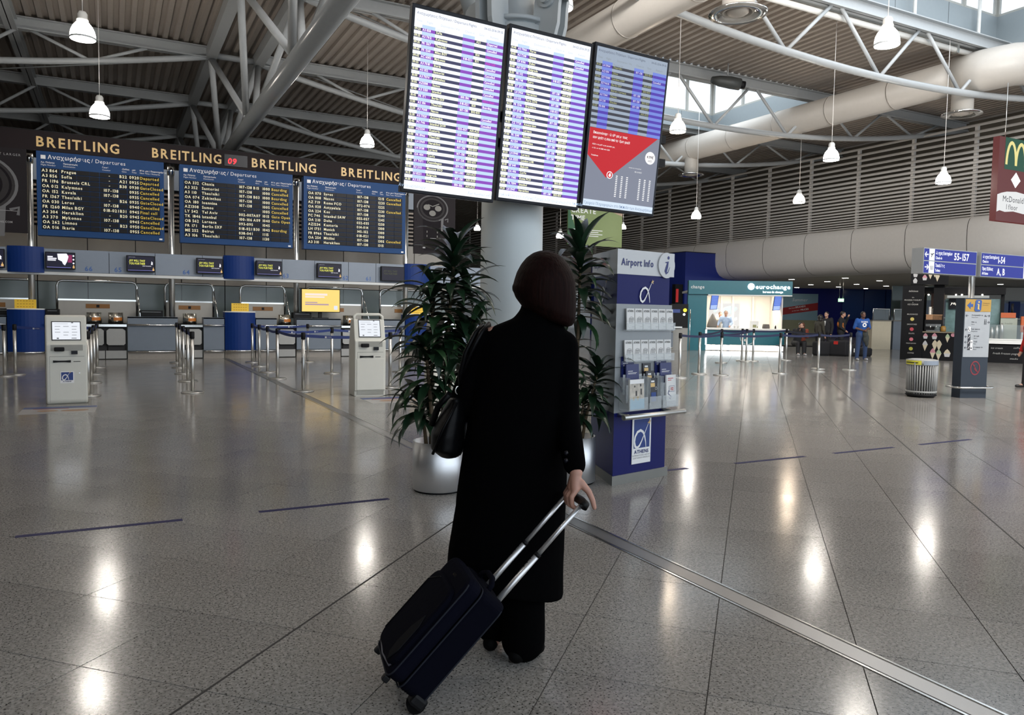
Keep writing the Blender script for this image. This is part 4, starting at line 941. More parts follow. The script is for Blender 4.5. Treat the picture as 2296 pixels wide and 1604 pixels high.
        part('price', led('advert_price', (0.08, 0.05, 0.06), 1), ad, lambda m: (text(m, '4.99€', G, 0.885 * w, 0.362 * h, 0.028, al='c', bold=True, c=0.006, w=0.8), [m.rect(G, 0.855 * w, 0.915 * w, (0.348 - 0.007 * i) * h, (0.350 - 0.007 * i) * h, 0.006) for i in range(2)]))
    return t
departure_screen(0, FL1, L1, 'left LED departure screen of the three, bright white with magenta cells', [('Αναχωρήσεων', -0.06, 'l', 0.9), ('For further info', 1.0, 'r', 0.9)])
departure_screen(1, FL2, L1, 'middle LED departure screen of the three, bright with purple cells', [('ευθυνθείτε στο Κεντρικό Γραφείο Πληροφοριών στο Επίπεδο', 0.0, 'l', 0.80)])
departure_screen(2, FL3, L3, 'right LED departure screen of the three, with the red triangle advert', [('Γραφείο Πληροφοριών στο Επίπεδο των Αναχωρήσεων', 0.01, 'l', 0.80)])
t = thing('screen_bracket', 'dark steel bracket holding the departure screens to the column', 'bracket', (3.6, 6.62, 3.0))
part('cross_rail', BLACK, t, lambda m: m.box(-1.2, 1.5, -0.20, -0.14, 0.12, 0.2).box(-1.2, 1.5, -0.20, -0.14, -0.12, -0.04))
part('arm', BLACK, t, lambda m: m.box(-0.15, 0.15, -0.14, 0.03, -0.15, 0.25))

# ------------------------------------------------------------------ airport information tower, three sided
TW = thing('information_tower', 'three sided silver and blue airport information tower right of the woman', 'information stand', (3.48, 4.93, 0), 0)
tu = V((0.976, 0.218, 0)).normalized(); tv_ = V((0.30, 0.954, 0)).normalized()
def tri(m, s, z0, z1, off=0.0, mi=0):
    a = V((0, 0, 0)); b = tu * s; c = tv_ * s; g = (a + b + c) / 3
    P = [g + (p - g) * (1 + off) for p in (a, b, c)]
    m.slab(Fr((0, 0, 0), (1, 0, 0), (0, 1, 0)), [(p.x, p.y) for p in P], z0, z1, mi)
INFOBLUE = mat('info_blue', (0.005, 0.008, 0.105), 0.42, spec=0.2, noise=0.05)
part('base_plinth', mat('tower_plinth_steel', (0.22, 0.22, 0.205), 0.45, 0.5), TW, lambda m: tri(m, 0.675, 0.0, 0.075, 0.02))
part('blue_plinth', INFOBLUE, TW, lambda m: tri(m, 0.655, 0.075, 0.575, -0.02))
part('silver_panel', SILVER, TW, lambda m: tri(m, 0.685, 0.575, 1.435, 0.0))
part('blue_band', INFOBLUE, TW, lambda m: tri(m, 0.66, 1.435, 1.668, -0.03))
part('sign_head', SILVERL, TW, lambda m: tri(m, 0.70, 1.668, 1.862, 0.0))
TF = Fr((0, 0, 0), tu, (0, 0, 1)); TS = Fr(tuple(tv_ * 0.69), -tv_, (0, 0, 1))
def alpha_logo(m, fr, x, y, s, mi=0, mg=1, c=0.004, w=0.075):
    P = [(0.93, 1.02), (0.80, 0.80), (0.66, 0.55), (0.50, 0.27), (0.36, 0.08), (0.22, 0.0), (0.09, 0.07), (0.03, 0.27), (0.08, 0.50), (0.22, 0.68), (0.42, 0.74), (0.58, 0.66), (0.69, 0.47), (0.76, 0.22), (0.79, -0.03)]
    W_ = [0.3, 0.4, 0.55, 0.8, 1.25, 1.6, 1.5, 1.3, 1.25, 1.4, 1.6, 1.4, 1.0, 0.7, 0.4]
    m.stroke(fr, [(x + a * s, y + b * s) for a, b in P], [w * s * k for k in W_], c, mi)
    q = [(0.0, 0.13), (-0.02, 0.03), (-0.10, 0.0), (-0.10, -0.03), (-0.01, -0.02), (0.02, -0.09), (0.06, -0.1), (0.05, 0.0), (0.10, 0.05), (0.10, 0.08), (0.03, 0.05)]
    m.poly(fr, [(x + (0.97 + a) * s, y + (1.05 + b) * s) for a, b in q], c + 0.001, mg)
part('lettering', NAVYT, TW, lambda m: text(m, 'Airport Info', TF, 0.045, 1.738, 0.056, w=0.88, bold=True, c=0.003))
part('lettering', NAVYT, TW, lambda m: text(m, 'Airport Info', TS, 0.045, 1.738, 0.056, w=0.88, bold=True, c=0.003))
ds = part('info_disc', SILVERL, TW, lambda m: m.slab(TF, [(0.588 + 0.105 * cos(2 * pi * i / 28), 1.76 + 0.105 * sin(2 * pi * i / 28)) for i in range(28)], 0.002, 0.012))
part('letter_i', NAVYT, ds, lambda m: (m.disc(TF, 0.605, 1.823, 0.014, 0.014, n=16), m.stroke(TF, [(0.565, 1.783), (0.598, 1.787), (0.588, 1.750), (0.573, 1.710), (0.581, 1.695), (0.601, 1.703), (0.625, 1.747)], [0.006, 0.026, 0.028, 0.03, 0.02, 0.008, 0.003], 0.014)))
part('alpha_mark', [WHITET, GOLD], TW, lambda m: alpha_logo(m, TF, 0.27, 1.455, 0.155))
part('alpha_mark', [WHITET, GOLD], TW, lambda m: alpha_logo(m, TS, 0.27, 1.455, 0.155))
rl = part('steel_rail', STEEL, TW, lambda m: m.tube([TF.p(-0.02, 0.555, 0.12), TF.p(0.735, 0.555, 0.12)], 0.021, 16))
part('rail_arm', STEEL, rl, lambda m: m.tube([TF.p(0.06, 0.56, -0.02), TF.p(0.06, 0.556, 0.12)], 0.018, 12))
part('rail_arm', STEEL, rl, lambda m: m.tube([TF.p(0.60, 0.56, -0.02), TF.p(0.60, 0.556, 0.12)], 0.018, 12))
sg = part('emblem_plate', WHITET, TW, lambda m: m.fbox(TF, 0.22, 0.45, 0.145, 0.525, 0.0, 0.006))
part('emblem_blue', prt('emblem_blue', (0.02, 0.05, 0.22)), sg, lambda m: m.rect(TF, 0.238, 0.432, 0.272, 0.507, 0.0075))
part('emblem_alpha', [WHITET, GOLD], sg, lambda m: alpha_logo(m, TF, 0.237, 0.275, 0.19, c=0.009))
part('emblem_text', [NAVYT, SILVER], sg, lambda m: (text(m, 'ATHENS', TF, 0.335, 0.228, 0.030, al='c', bold=True, c=0.009, w=1.05), text(m, 'INTERNATIONAL AIRPORT', TF, 0.335, 0.206, 0.0125, al='c', mi=1, c=0.009), text(m, 'ELEFTHERIOS VENIZELOS', TF, 0.335, 0.186, 0.0125, al='c', mi=1, c=0.009)))
# leaflets: two rows of six
OFF = V((3.48, 4.93, 0))
PAPER = mat('leaflet_white', (0.74, 0.74, 0.73), 0.5, noise=0.03); SKETCH = prt('sketch_grey', (0.30, 0.30, 0.30)); INKG = prt('ink_dark', (0.06, 0.06, 0.06))
lf = None
ordn = ('first', 'second', 'third', 'fourth', 'fifth', 'last')
for row, z in enumerate((1.235, 0.985)):
    part('leaflet_shelf', ACRYL, TW, lambda m: m.fbox(TF, 0.075, 0.68, z - 0.008, z - 0.004, 0.002, 0.045).fbox(TF, 0.075, 0.68, z - 0.008, z + 0.055, 0.043, 0.045))
    for k in range(6):
        lab = 'white city guide leaflet on the info tower, %s from the left in the %s row' % (ordn[k], ('upper', 'lower')[row])
        x = (0.098, 0.083)[row] + 0.097 * k
        base = OFF + TF.p(x, z, 0.018)
        if lf is None:
            F = Fr((0, 0, 0), tu, V((0, 0, 1)) + TF.n * -0.06)
            lf = thing('leaflet', lab, 'leaflet', base, 0, 'city guide leaflets')
            part('booklet', PAPER, lf, lambda m: m.fbox(F, 0, 0.088, 0, 0.165, 0, 0.012))
            part('cover_print', [INKG, SKETCH], lf, lambda m: (text(m, 'ATHENS', F, 0.044, 0.137, 0.017, al='c', w=0.72, c=0.014, bold=True), m.stroke(F, [(0.02, 0.05), (0.025, 0.085), (0.045, 0.098), (0.075, 0.092), (0.08, 0.07)], 0.004, 0.014, 1),
                 m.rect(F, 0.03, 0.075, 0.082, 0.087, 0.014, 1), [m.rect(F, 0.032 + 0.011 * i, 0.036 + 0.011 * i, 0.055, 0.082, 0.014, 1) for i in range(4)], m.rect(F, 0.02, 0.08, 0.047, 0.051, 0.014, 1), m.rect(F, 0.055, 0.085, 0.018, 0.022, 0.014, 1)))
        else:
            o = copy_tree(lf); o.location = base; o['label'] = lab
# acrylic pocket columns with brochures below
for x0, x1 in ((0.055, 0.28), (0.30, 0.445), (0.465, 0.665)):
    part('acrylic_pocket', ACRYL, TW, lambda m: (m.fbox(TF, x0, x1, 0.60, 0.604, 0.003, 0.11), m.fbox(TF, x0, x1, 0.60, 0.70, 0.108, 0.11), m.fbox(TF, x0, x1, 0.66, 0.80, 0.072, 0.074), m.fbox(TF, x0, x1, 0.72, 0.88, 0.036, 0.038),
         m.fbox(TF, x0, x0 + 0.002, 0.60, 0.86, 0.003, 0.11), m.fbox(TF, x1 - 0.002, x1, 0.60, 0.86, 0.003, 0.11)))
BROB = mat('brochure_navy', (0.014, 0.022, 0.12), 0.35, noise=0.05); BROK = mat('brochure_black', (0.012, 0.012, 0.02), 0.35, noise=0.1)
def brochure(x, w, z, h, dz, m_, lab, prints):
    F = Fr((0, 0, 0), tu, V((0, 0, 1)) + TF.n * -0.05)
    t = thing('brochure', lab, 'brochure', OFF + TF.p(x, z, dz), 0, 'brochures in the acrylic pockets')
    part('booklet', m_, t, lambda m: m.fbox(F, 0, w, 0, h, 0, 0.014))
    mats = [p[0] for p in prints]
    def pr(m):
        for i, (mt, fn) in enumerate(prints): fn(m, F, w, h, i)
    part('cover_print', mats, t, pr)
LINES = lambda m, F, w, h, i: (m.rect(F, 0.12 * w, 0.5 * w, 0.80 * h, 0.815 * h, 0.016, i), m.rect(F, 0.12 * w, 0.82 * w, 0.755 * h, 0.765 * h, 0.016, i), m.rect(F, 0.12 * w, 0.75 * w, 0.725 * h, 0.735 * h, 0.016, i))
WHEEL = lambda m, F, w, h, i: (m.ring(F, 0.5 * w, 0.36 * h, 0.09 * w, 0.115 * w, 0.016, i, 20), m.rect(F, 0.46 * w, 0.50 * w, 0.38 * h, 0.50 * h, 0.016, i), m.disc(F, 0.48 * w, 0.53 * h, 0.03 * w, 0.016, i, 12), m.stroke(F, [(0.48 * w, 0.44 * h), (0.62 * w, 0.42 * h), (0.66 * w, 0.34 * h)], 0.035 * w, 0.016, i))
NIGHT = lambda m, F, w, h, i: (m.rect(F, 0.14 * w, 0.66 * w, 0.64 * h, 0.80 * h, 0.016, i),)
CAPS = lambda m, F, w, h, i: (m.rect(F, 0.2 * w, 0.6 * w, 0.83 * h, 0.90 * h, 0.016, i), m.ring(F, 0.8 * w, 0.58 * h, 0.10 * w, 0.12 * w, 0.016, i, 18))
brochure(0.065, 0.15, 0.74, 0.28, 0.005, BROB, 'navy brochure in the left acrylic column of the info tower, rearmost', [(WHITET, LINES)])
brochure(0.085, 0.15, 0.68, 0.28, 0.041, BROB, 'navy wheelchair brochure in the left acrylic column, in the middle', [(WHITET, lambda *a: (LINES(*a), WHEEL(*a)))])
PIC = mat('brochure_photo', (0.50, 0.46, 0.40), 0.4, noise=0.7, nscale=22)
brochure(0.08, 0.17, 0.607, 0.235, 0.082, PIC, 'picture brochure with a sky blue foot in the left acrylic column, in front',
         [(prt('sky_blue_print', (0.22, 0.50, 0.68)), lambda m, F, w, h, i: m.rect(F, 0, w, 0, 0.34 * h, 0.0155, i)), (WHITET, lambda m, F, w, h, i: m.rect(F, 0, w, 0.86 * h, h, 0.0155, i)),
          (INKG, lambda m, F, w, h, i: (m.rect(F, 0.4 * w, 0.5 * w, 0.45 * h, 0.62 * h, 0.016, i), m.rect(F, 0.75 * w, 0.84 * w, 0.48 * h, 0.68 * h, 0.016, i), m.rect(F, 0.3 * w, 0.38 * w, 0.74 * h, 0.80 * h, 0.016, i), m.rect(F, 0.72 * w, 0.8 * w, 0.76 * h, 0.84 * h, 0.016, i))),
          (prt('gold_bits', (0.45, 0.33, 0.12)), lambda m, F, w, h, i: (m.rect(F, 0.2 * w, 0.3 * w, 0.3 * h, 0.4 * h, 0.016, i), m.rect(F, 0.5 * w, 0.6 * w, 0.30 * h, 0.42 * h, 0.016, i)))])
for z, dz, nm in ((0.77, 0.005, 'rearmost'), (0.71, 0.041, 'in the middle'), (0.645, 0.077, 'in front')):
    brochure(0.32, 0.10, z, 0.19 if dz < 0.07 else 0.20, dz, BROK, 'black night guide brochure in the centre acrylic column, ' + nm, [(GOLD, NIGHT), (WHITET, CAPS), (prt('night_blue', (0.02, 0.06, 0.25)), lambda m, F, w, h, i: m.rect(F, 0.02, w - 0.02, 0.05 * h, 0.42 * h, 0.0155, i))])
brochure(0.475, 0.145, 0.74, 0.28, 0.005, BROB, 'navy brochure in the right acrylic column of the info tower, rearmost', [(WHITET, LINES)])
brochure(0.50, 0.145, 0.68, 0.28, 0.041, BROB, 'navy wheelchair brochure in the right acrylic column, in the middle', [(WHITET, lambda *a: (LINES(*a), WHEEL(*a)))])
brochure(0.53, 0.125, 0.607, 0.255, 0.082, PAPER, 'white emergency brochure marked 112 in the right acrylic column, in front',
         [(prt('red_print', (0.5, 0.02, 0.03)), lambda m, F, w, h, i: (text(m, '112', F, 0.55 * w, 0.50 * h, 0.026, al='c', bold=True, mi=i, c=0.017, w=0.9), m.rect(F, 0.15 * w, 0.7 * w, 0.88 * h, 0.90 * h, 0.016, i), m.rect(F, 0.15 * w, 0.5 * w, 0.82 * h, 0.84 * h, 0.016, i))),
          (NAVYT, lambda m, F, w, h, i: (m.stroke(F, [(0.25 * w, 0.5 * h), (0.15 * w, 0.4 * h), (0.3 * w, 0.36 * h), (0.45 * w, 0.3 * h), (0.4 * w, 0.22 * h), (0.25 * w, 0.26 * h)], 0.006, 0.016, i), m.stroke(F, [(0.28 * w, 0.46 * h), (0.28 * w, 0.64 * h), (0.82 * w, 0.64 * h), (0.82 * w, 0.46 * h), (0.28 * w, 0.46 * h)], 0.003, 0.016, i))),
          (SILVERL, lambda m, F, w, h, i: m.rect(F, 0, w, 0, 0.16 * h, 0.0155, i))])

# ------------------------------------------------------------------ planters and the two dragon plants
def planter(x, y, r, h, lab):
    t = thing('planter', lab, 'planter', (x, y, 0), 0, 'metal planters')
    part('pot', ALU, t, lambda m: m.lathe([(r - 0.008, 0.012), (r, 0.016), (r, h), (r - 0.01, h + 0.002), (r - 0.012, h - 0.06), (0, h - 0.06)], 48))
    part('foot', BLACK, t, lambda m: m.lathe([(0, 0), (r - 0.012, 0), (r - 0.008, 0.014), (0, 0.014)], 40))
planter(2.185, 5.37, 0.195, 0.375, 'brushed metal planter left of the woman')
planter(3.27, 5.19, 0.185, 0.375, 'brushed metal planter between the woman and the info tower')
LEAFM = mat('dragon_leaf_green', (0.010, 0.030, 0.014), 0.28, noise=0.35, nscale=5, spec=0.55)
LEAFL = mat('dragon_leaf_lighter', (0.022, 0.060, 0.022), 0.28, noise=0.35, nscale=5, spec=0.55)
STEM = mat('cane_bark', (0.13, 0.09, 0.05), 0.7, noise=0.3, nscale=30, bump=0.4)
SHOOT = mat('green_shoot', (0.03, 0.05, 0.02), 0.5, noise=0.2)
def leaf_mesh(L, w, droop, m_, tw=0.0, fold=0.35):
    mb = MB(); vs = []; N = 8; p = V((0, 0, 0)); ang = 0.0
    for i in range(N + 1):
        f = i / N
        ww = w * (0.16 + 0.84 * sin(pi * min(1, f * 0.95 + 0.07)) ** 0.8) * (1 - f ** 5) + 0.0008
        ang = -droop * f ** 1.4
        roll = tw * f
        d = V((cos(ang), 0, sin(ang))); up = V((-sin(ang), 0, cos(ang)))
        side = V((0, 1, 0)) * cos(roll) + up * sin(roll); nn = up * cos(roll) - V((0, 1, 0)) * sin(roll)
        vs += [p + side * ww / 2 + nn * fold * ww / 2, p, p - side * ww / 2 + nn * fold * ww / 2]
        p = p + d * (L / N)
    fs = []
    for i in range(N):
        a = 3 * i
        fs += [(a, a + 1, a + 4, a + 3), (a + 1, a + 2, a + 5, a + 4)]
    mb.add(vs, fs, 0, True)
    return mb.mesh('leaf', m_)
rnd = random.Random(11)
LEAVES = [leaf_mesh(rnd.uniform(0.30, 0.44), rnd.uniform(0.058, 0.085), rnd.uniform(0.8, 2.0), LEAFL if k % 5 == 0 else LEAFM, rnd.uniform(-0.5, 0.5)) for k in range(10)]
def dragon_plant(x, y, z0, canes, lab):
    t = thing('potted_plant', lab, 'plant', (x, y, z0), 0, 'potted dragon plants')
    part('soil', SOIL, t, lambda m: m.lathe([(0.17, 0.0), (0.1, 0.012), (0, 0.016)], 24))
    nleaf = 0
    for pts, r, spec in canes:
        P = [V(p) for p in pts]
        part('cane', STEM if r > 0.012 else SHOOT, t, lambda m: m.tube(P, [r * (1 - 0.45 * i / (len(P) - 1)) for i in range(len(P))], 8))
        seg = [(P[i + 1] - P[i]).length for i in range(len(P) - 1)]; tot = sum(seg)
        for (f0, f1, n, e0, e1, sc) in spec:
            for k in range(n):
                f = f0 + (f1 - f0) * (k + rnd.uniform(0, 1)) / n; dd = min(f, 0.9999) * tot; i = 0
                while dd > seg[i]: dd -= seg[i]; i += 1
                p = P[i] + (P[i + 1] - P[i]) * (dd / seg[i])
                g = (f - f0) / max(1e-6, f1 - f0)
                el = e0 + (e1 - e0) * g + rnd.uniform(-0.18, 0.18); az = k * 2.4 + rnd.uniform(-0.35, 0.35)
                o = bpy.data.objects.new('leaf', rnd.choice(LEAVES)); COL.objects.link(o); o.parent = t
                o.matrix_local = Matrix.Translation(p) @ Matrix.Rotation(az, 4, 'Z') @ Matrix.Rotation(-el, 4, 'Y') @ Matrix.Scale(sc * rnd.uniform(0.85, 1.12), 4)
                nleaf += 1
    return nleaf
UP = lambda x, y, h, dx=0, dy=0: [(x, y, 0), (x + 0.25 * dx, y + 0.25 * dy, h * 0.33), (x + 0.6 * dx, y + 0.6 * dy, h * 0.66), (x + dx, y + dy, h)]
n1 = dragon_plant(2.185, 5.37, 0.317, [
    (UP(0.03, 0.02, 1.53, 0.10, 0.02), 0.020, ((0.52, 0.80, 44, -0.25, 0.35, 1.0), (0.80, 1.0, 34, 0.15, 1.0, 1.0))),
    (UP(-0.04, 0.05, 1.26, 0.02, 0.06), 0.018, ((0.60, 1.0, 48, -0.25, 0.7, 1.0),)),
    (UP(-0.06, -0.05, 0.80, -0.09, -0.04), 0.020, ((0.55, 1.0, 46, -0.3, 0.7, 1.0),)),
    (UP(0.06, -0.06, 0.96, 0.16, -0.05), 0.016, ((0.55, 1.0, 38, -0.4, 0.9, 0.95),)),
    (UP(-0.09, 0.02, 0.36, -0.06, -0.02), 0.016, ((0.6, 1.0, 30, -0.35, 0.8, 0.92),)),
    (UP(0.07, 0.09, 1.28, 0.20, 0.02), 0.015, ((0.62, 1.0, 36, -0.4, 0.9, 0.9),))], 'tall leafy dragon plant in the planter left of the woman')
n2 = dragon_plant(3.27, 5.19, 0.317, [
    (UP(0.02, 0.0, 1.55, 0.03, 0.02), 0.018, ((0.62, 0.86, 40, -0.3, 0.35, 0.95), (0.86, 1.0, 26, 0.25, 1.3, 1.0))),
    (UP(-0.05, 0.04, 0.72, -0.06, 0.03), 0.016, ((0.5, 1.0, 38, -0.4, 0.9, 0.9),)),
    (UP(0.05, -0.05, 0.62, 0.11, -0.07), 0.014, ((0.55, 1.0, 36, -0.4, 1.0, 0.85),)),
    (UP(0.0, -0.07, 0.36, 0.03, -0.04), 0.014, ((0.5, 1.0, 22, -0.4, 0.8, 0.8),))], 'dragon plant in the planter beside the info tower')

# ------------------------------------------------------------------ self check-in kiosks
def kiosk(x, y, rz, lab, style, H):
    t = thing('check_in_kiosk', lab, 'kiosk', (x, y, 0), rz, 'self check-in kiosks')
    a = 0.245
    # side outline (depth b towards the back, z up), the upper front leans back
    out = [(0.03, 0.0), (0.42, 0.0), (0.42, H * 0.62), (0.26, H * 0.98), (0.22, H), (0.13, H - 0.02), (0.03, H * 0.69), (0.0, H * 0.67), (0.0, 0.04)]
    SFr = Fr((a, 0, 0), (0, 1, 0), (0, 0, 1))   # normal = +X
    if style == 'plain':
        body = part('cabinet', KIOSKM, t, lambda m: m.slab(SFr, out, -2 * a, 0), 0.03)
    else:
        o2 = [p for p in out if p[1] < H * 0.9] ; k = 1
        o2 = [(0.03, 0.0), (0.42, 0.0), (0.42, H * 0.62), (0.30, H * 0.93), (0.108, H * 0.93), (0.03, H * 0.69), (0.0, H * 0.67), (0.0, 0.09), (0.03, 0.085)]
        body = part('cabinet', KIOSKM, t, lambda m: m.slab(SFr, o2, -2 * a, 0), 0.012)
        part('top_handle', KIOSKM, t, lambda m: m.tube([(-a + 0.02, 0.14, H * 0.91), (-a + 0.02, 0.16, H * 0.965), (-a + 0.06, 0.165, H * 0.99), (a - 0.06, 0.165, H * 0.99), (a - 0.02, 0.16, H * 0.965), (a - 0.02, 0.14, H * 0.91)], 0.022, 10))
    # leaning front face frame
    p0 = V((0, 0.03, H * 0.69)); p1 = V((0, 0.13, H - 0.02)); v = (p1 - p0); Lf = v.length
    F = Fr(p0, (1, 0, 0), v); F0 = Fr((0, 0, 0), (1, 0, 0), (0, 0, 1))
    sc = part('screen_frame', BLACK, t, lambda m: m.fbox(F, -0.175, 0.175, Lf * 0.08, Lf * 0.80, 0.0, 0.006))
    part('display', emi('kiosk_display', (0.80, 0.84, 0.90), 0.95), sc, lambda m: m.rect(F, -0.165, 0.165, Lf * 0.11, Lf * 0.77, 0.0075))
    def ui(m):
        for r in range(4):
            for c in range(3):
                if (r * 3 + c) % 5 != 4: m.rect(F, -0.135 + 0.1 * c, -0.07 + 0.1 * c - 0.01 * (r % 2), Lf * (0.60 - 0.11 * r), Lf * (0.615 - 0.11 * r), 0.009)
        m.rect(F, -0.14, 0.02, Lf * 0.70, Lf * 0.707, 0.009); m.rect(F, -0.115, -0.09, Lf * 0.13, Lf * 0.18, 0.009); m.rect(F, 0.06, 0.12, Lf * 0.145, Lf * 0.17, 0.009); m.rect(F, 0.06, 0.085, Lf * 0.73, Lf * 0.765, 0.009)
    part('menu_print', prt('ui_grey', (0.18, 0.19, 0.22)), sc, ui)
    part('shelf_shade_plate', mat('kiosk_recess_shade', (0.34, 0.34, 0.31), 0.5), t, lambda m: m.fbox(F0, -0.19, 0.19, H * 0.60, H * 0.665, -0.001, 0.004))  # flat plate in darker ivory, the shade of a recess put into its colour
    part('card_reader', BLACK, t, lambda m: m.fbox(F0, -0.15, -0.03, H * 0.595, H * 0.64, 0.0, 0.05), 0.01)
    part('scanner', BLACKG, t, lambda m: m.fbox(F0, 0.05, 0.125, H * 0.56, H * 0.598, 0.0, 0.03))
    part('panel_gap', mat('kiosk_gap', (0.2, 0.2, 0.18), 0.6), t, lambda m: m.fbox(F0, -0.205, 0.205, H * 0.533, H * 0.537, 0.0, 0.001).fbox(F0, -0.207, -0.204, 0.03, H * 0.533, 0.0, 0.001))
    part('ticket_slot', BLACK, t, lambda m: m.slab(F0, [(-0.165, H * 0.467), (-0.165, H * 0.493), (-0.10, H * 0.489), (-0.02, H * 0.489), (0.045, H * 0.493), (0.045, H * 0.467), (-0.02, H * 0.472), (-0.10, H * 0.472)], 0.0, 0.012))
    part('card_slot', BLACK, t, lambda m: m.fbox(F0, 0.075, 0.16, H * 0.474, H * 0.480, 0.0, 0.004))
    part('lock', CHROME, t, lambda m: m.slab(F0, [(0.145 + 0.009 * cos(q), H * 0.345 + 0.009 * sin(q)) for q in [pi * i / 6 for i in range(12)]], 0.0, 0.006))
    if style == 'plain':
        e = part('emblem', WHITET, t, lambda m: m.fbox(F0, -0.085, 0.08, 0.285, 0.445, 0.0, 0.003))
        part('emblem_blue', prt('emblem_blue', (0.02, 0.05, 0.22)), e, lambda m: m.rect(F0, -0.073, 0.068, 0.325, 0.435, 0.004))
        part('emblem_alpha', [WHITET, GOLD], e, lambda m: alpha_logo(m, F0, -0.062, 0.33, 0.098, c=0.006, w=0.10))
        part('emblem_text', NAVYT, e, lambda m: text(m, 'ATHENS', F0, -0.003, 0.300, 0.018, al='c', bold=True, c=0.005))
    else:
        part('front_door', KIOSKM, t, lambda m: m.fbox(F0, -0.215, 0.215, 0.10, H * 0.455, 0.0, 0.008), 0.006)
        part('foot', KIOSKM, t, lambda m: m.box(-0.22, 0.22, 0.03, 0.40, 0.0, 0.09))
kz = -0.02
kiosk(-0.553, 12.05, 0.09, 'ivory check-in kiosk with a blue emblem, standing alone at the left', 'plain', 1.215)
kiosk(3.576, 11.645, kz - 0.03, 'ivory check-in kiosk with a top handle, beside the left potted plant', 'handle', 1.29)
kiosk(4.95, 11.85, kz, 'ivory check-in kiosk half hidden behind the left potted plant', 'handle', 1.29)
for x, y, lab in ((-0.62, 11.45, 'printed floor sticker in front of the left kiosk'), (3.75, 11.1, 'printed floor sticker in front of the kiosk beside the plant')):
    t = thing('floor_sticker', lab, 'sticker', (x, y, 0), kz, 'floor stickers')
    part('film', mat('sticker_film', (0.42, 0.41, 0.40), 0.3, noise=0.12, nscale=6), t, lambda m: m.box(-0.42, 0.42, -0.42, 0.30, 0.0002, 0.0012))
    part('print', [prt('sticker_blue', (0.08, 0.11, 0.24)), prt('sticker_red', (0.4, 0.06, 0.05)), prt('sticker_tan', (0.42, 0.25, 0.14))], t, lambda m: (
        m.rect(Fr((0, 0, 0), (1, 0, 0), (0, 1, 0)), -0.42, 0.42, 0.1, 0.30, 0.002, 0), m.rect(Fr((0, 0, 0), (1, 0, 0), (0, 1, 0)), -0.3, 0.1, 0.05, 0.09, 0.002, 1),
        m.disc(Fr((0, 0, 0), (1, 0, 0), (0, 1, 0)), 0.18, -0.16, 0.16, 0.002, 2, 20, 0.09), m.disc(Fr((0, 0, 0), (1, 0, 0), (0, 1, 0)), -0.12, -0.14, 0.12, 0.002, 2, 20, 0.07)))

# ------------------------------------------------------------------ queue posts and belts
BELTM = mat('queue_belt_blue', (0.012, 0.03, 0.15), 0.6, noise=0.1); BELTD = mat('queue_belt_dark', (0.008, 0.012, 0.05), 0.6, noise=0.1)
PB = MB().lathe([(0, 0), (0.17, 0), (0.17, 0.012), (0.15, 0.022), (0.035, 0.03), (0.0, 0.03)], 28).mesh('base_plate', STEEL)
PP = MB().tube([(0, 0, 0.025), (0, 0, 0.86)], 0.030, 14).mesh('tube', STEEL)
PH = MB().lathe([(0.034, 0.855), (0.036, 0.86), (0.036, 0.955), (0.03, 0.965), (0, 0.967)], 16).mesh('belt_head', BLACK)
def post(x, y, lab):
    t = thing('queue_post', lab, 'queue post', (x, y, 0), 0, 'queue posts')
    for nm, me in (('base_plate', PB), ('tube', PP), ('belt_head', PH)):
        o = bpy.data.objects.new(nm, me); COL.objects.link(o); o.parent = t
    return t
def belt_line(p, q, lab, m_=BELTM, logo=True):
    p = V((p[0], p[1], 0.91)); q = V((q[0], q[1], 0.91)); d = (q - p); L = d.length; d.normalize()
    t = thing('queue_belt', lab, 'queue belt', p, atan2(d.y, d.x), 'queue belts')
    n = 6
    part('webbing', m_, t, lambda m: m.add([(0.037 + (L - 0.074) * i / n, s * 0.001, z - 0.03 * 4 * (i / n) * (1 - i / n)) for i in range(n + 1) for s, z in ((-1, -0.025), (-1, 0.025), (1, 0.025), (1, -0.025))],
         [(4 * i + a, 4 * i + (a + 1) % 4, 4 * i + 4 + (a + 1) % 4, 4 * i + 4 + a) for i in range(n) for a in range(4)] + [(0, 1, 2, 3), (4 * n, 4 * n + 3, 4 * n + 2, 4 * n + 1)]))
    if logo:
        F = Fr((0, 0, 0), (1, 0, 0), (0, 0, 1))
        def lg(m):
            for f in (0.3, 0.72):
                sag = -0.03 * 4 * f * (1 - f)
                m.rect(F, L * f - 0.1, L * f - 0.07, sag - 0.014, sag + 0.014, 0.003); text(m, 'ATHENS', F, L * f - 0.06, sag - 0.006, 0.014, c=0.003)
        part('belt_print', SILVERL, t, lg)
A = [(2.758, 12.654), (2.79, 15.04), (2.89, 16.66), (3.0, 18.36), (3.06, 19.74)]
B = [(1.109, 13.0), (1.204, 15.0), (1.258, 16.7), (1.313, 18.4), (1.368, 20.0)]
Cc = [(-0.33, 13.0), (-0.336, 15.2), (-0.323, 17.0), (-0.299, 18.9)]
ords = ('nearest', 'second nearest', 'third nearest', 'fourth nearest', 'farthest')
for nm, line in (('left of the right kiosk', A), ('standing alone in mid hall', B), ('seen just right of the left kiosk', Cc)):
    for k, (x, y) in enumerate(line): post(x, y, 'steel queue post %s in the row %s' % (ords[k] if k < len(line) - 1 else 'farthest', nm))
    for k in range(len(line) - 1): belt_line(line[k], line[k + 1], 'blue queue belt from the %s post to the next, %s' % (ords[k], {'l': 'row left of right kiosk', 's': 'lone mid hall row'}[nm[0]] if 'just' not in nm else 'row at left kiosk'))
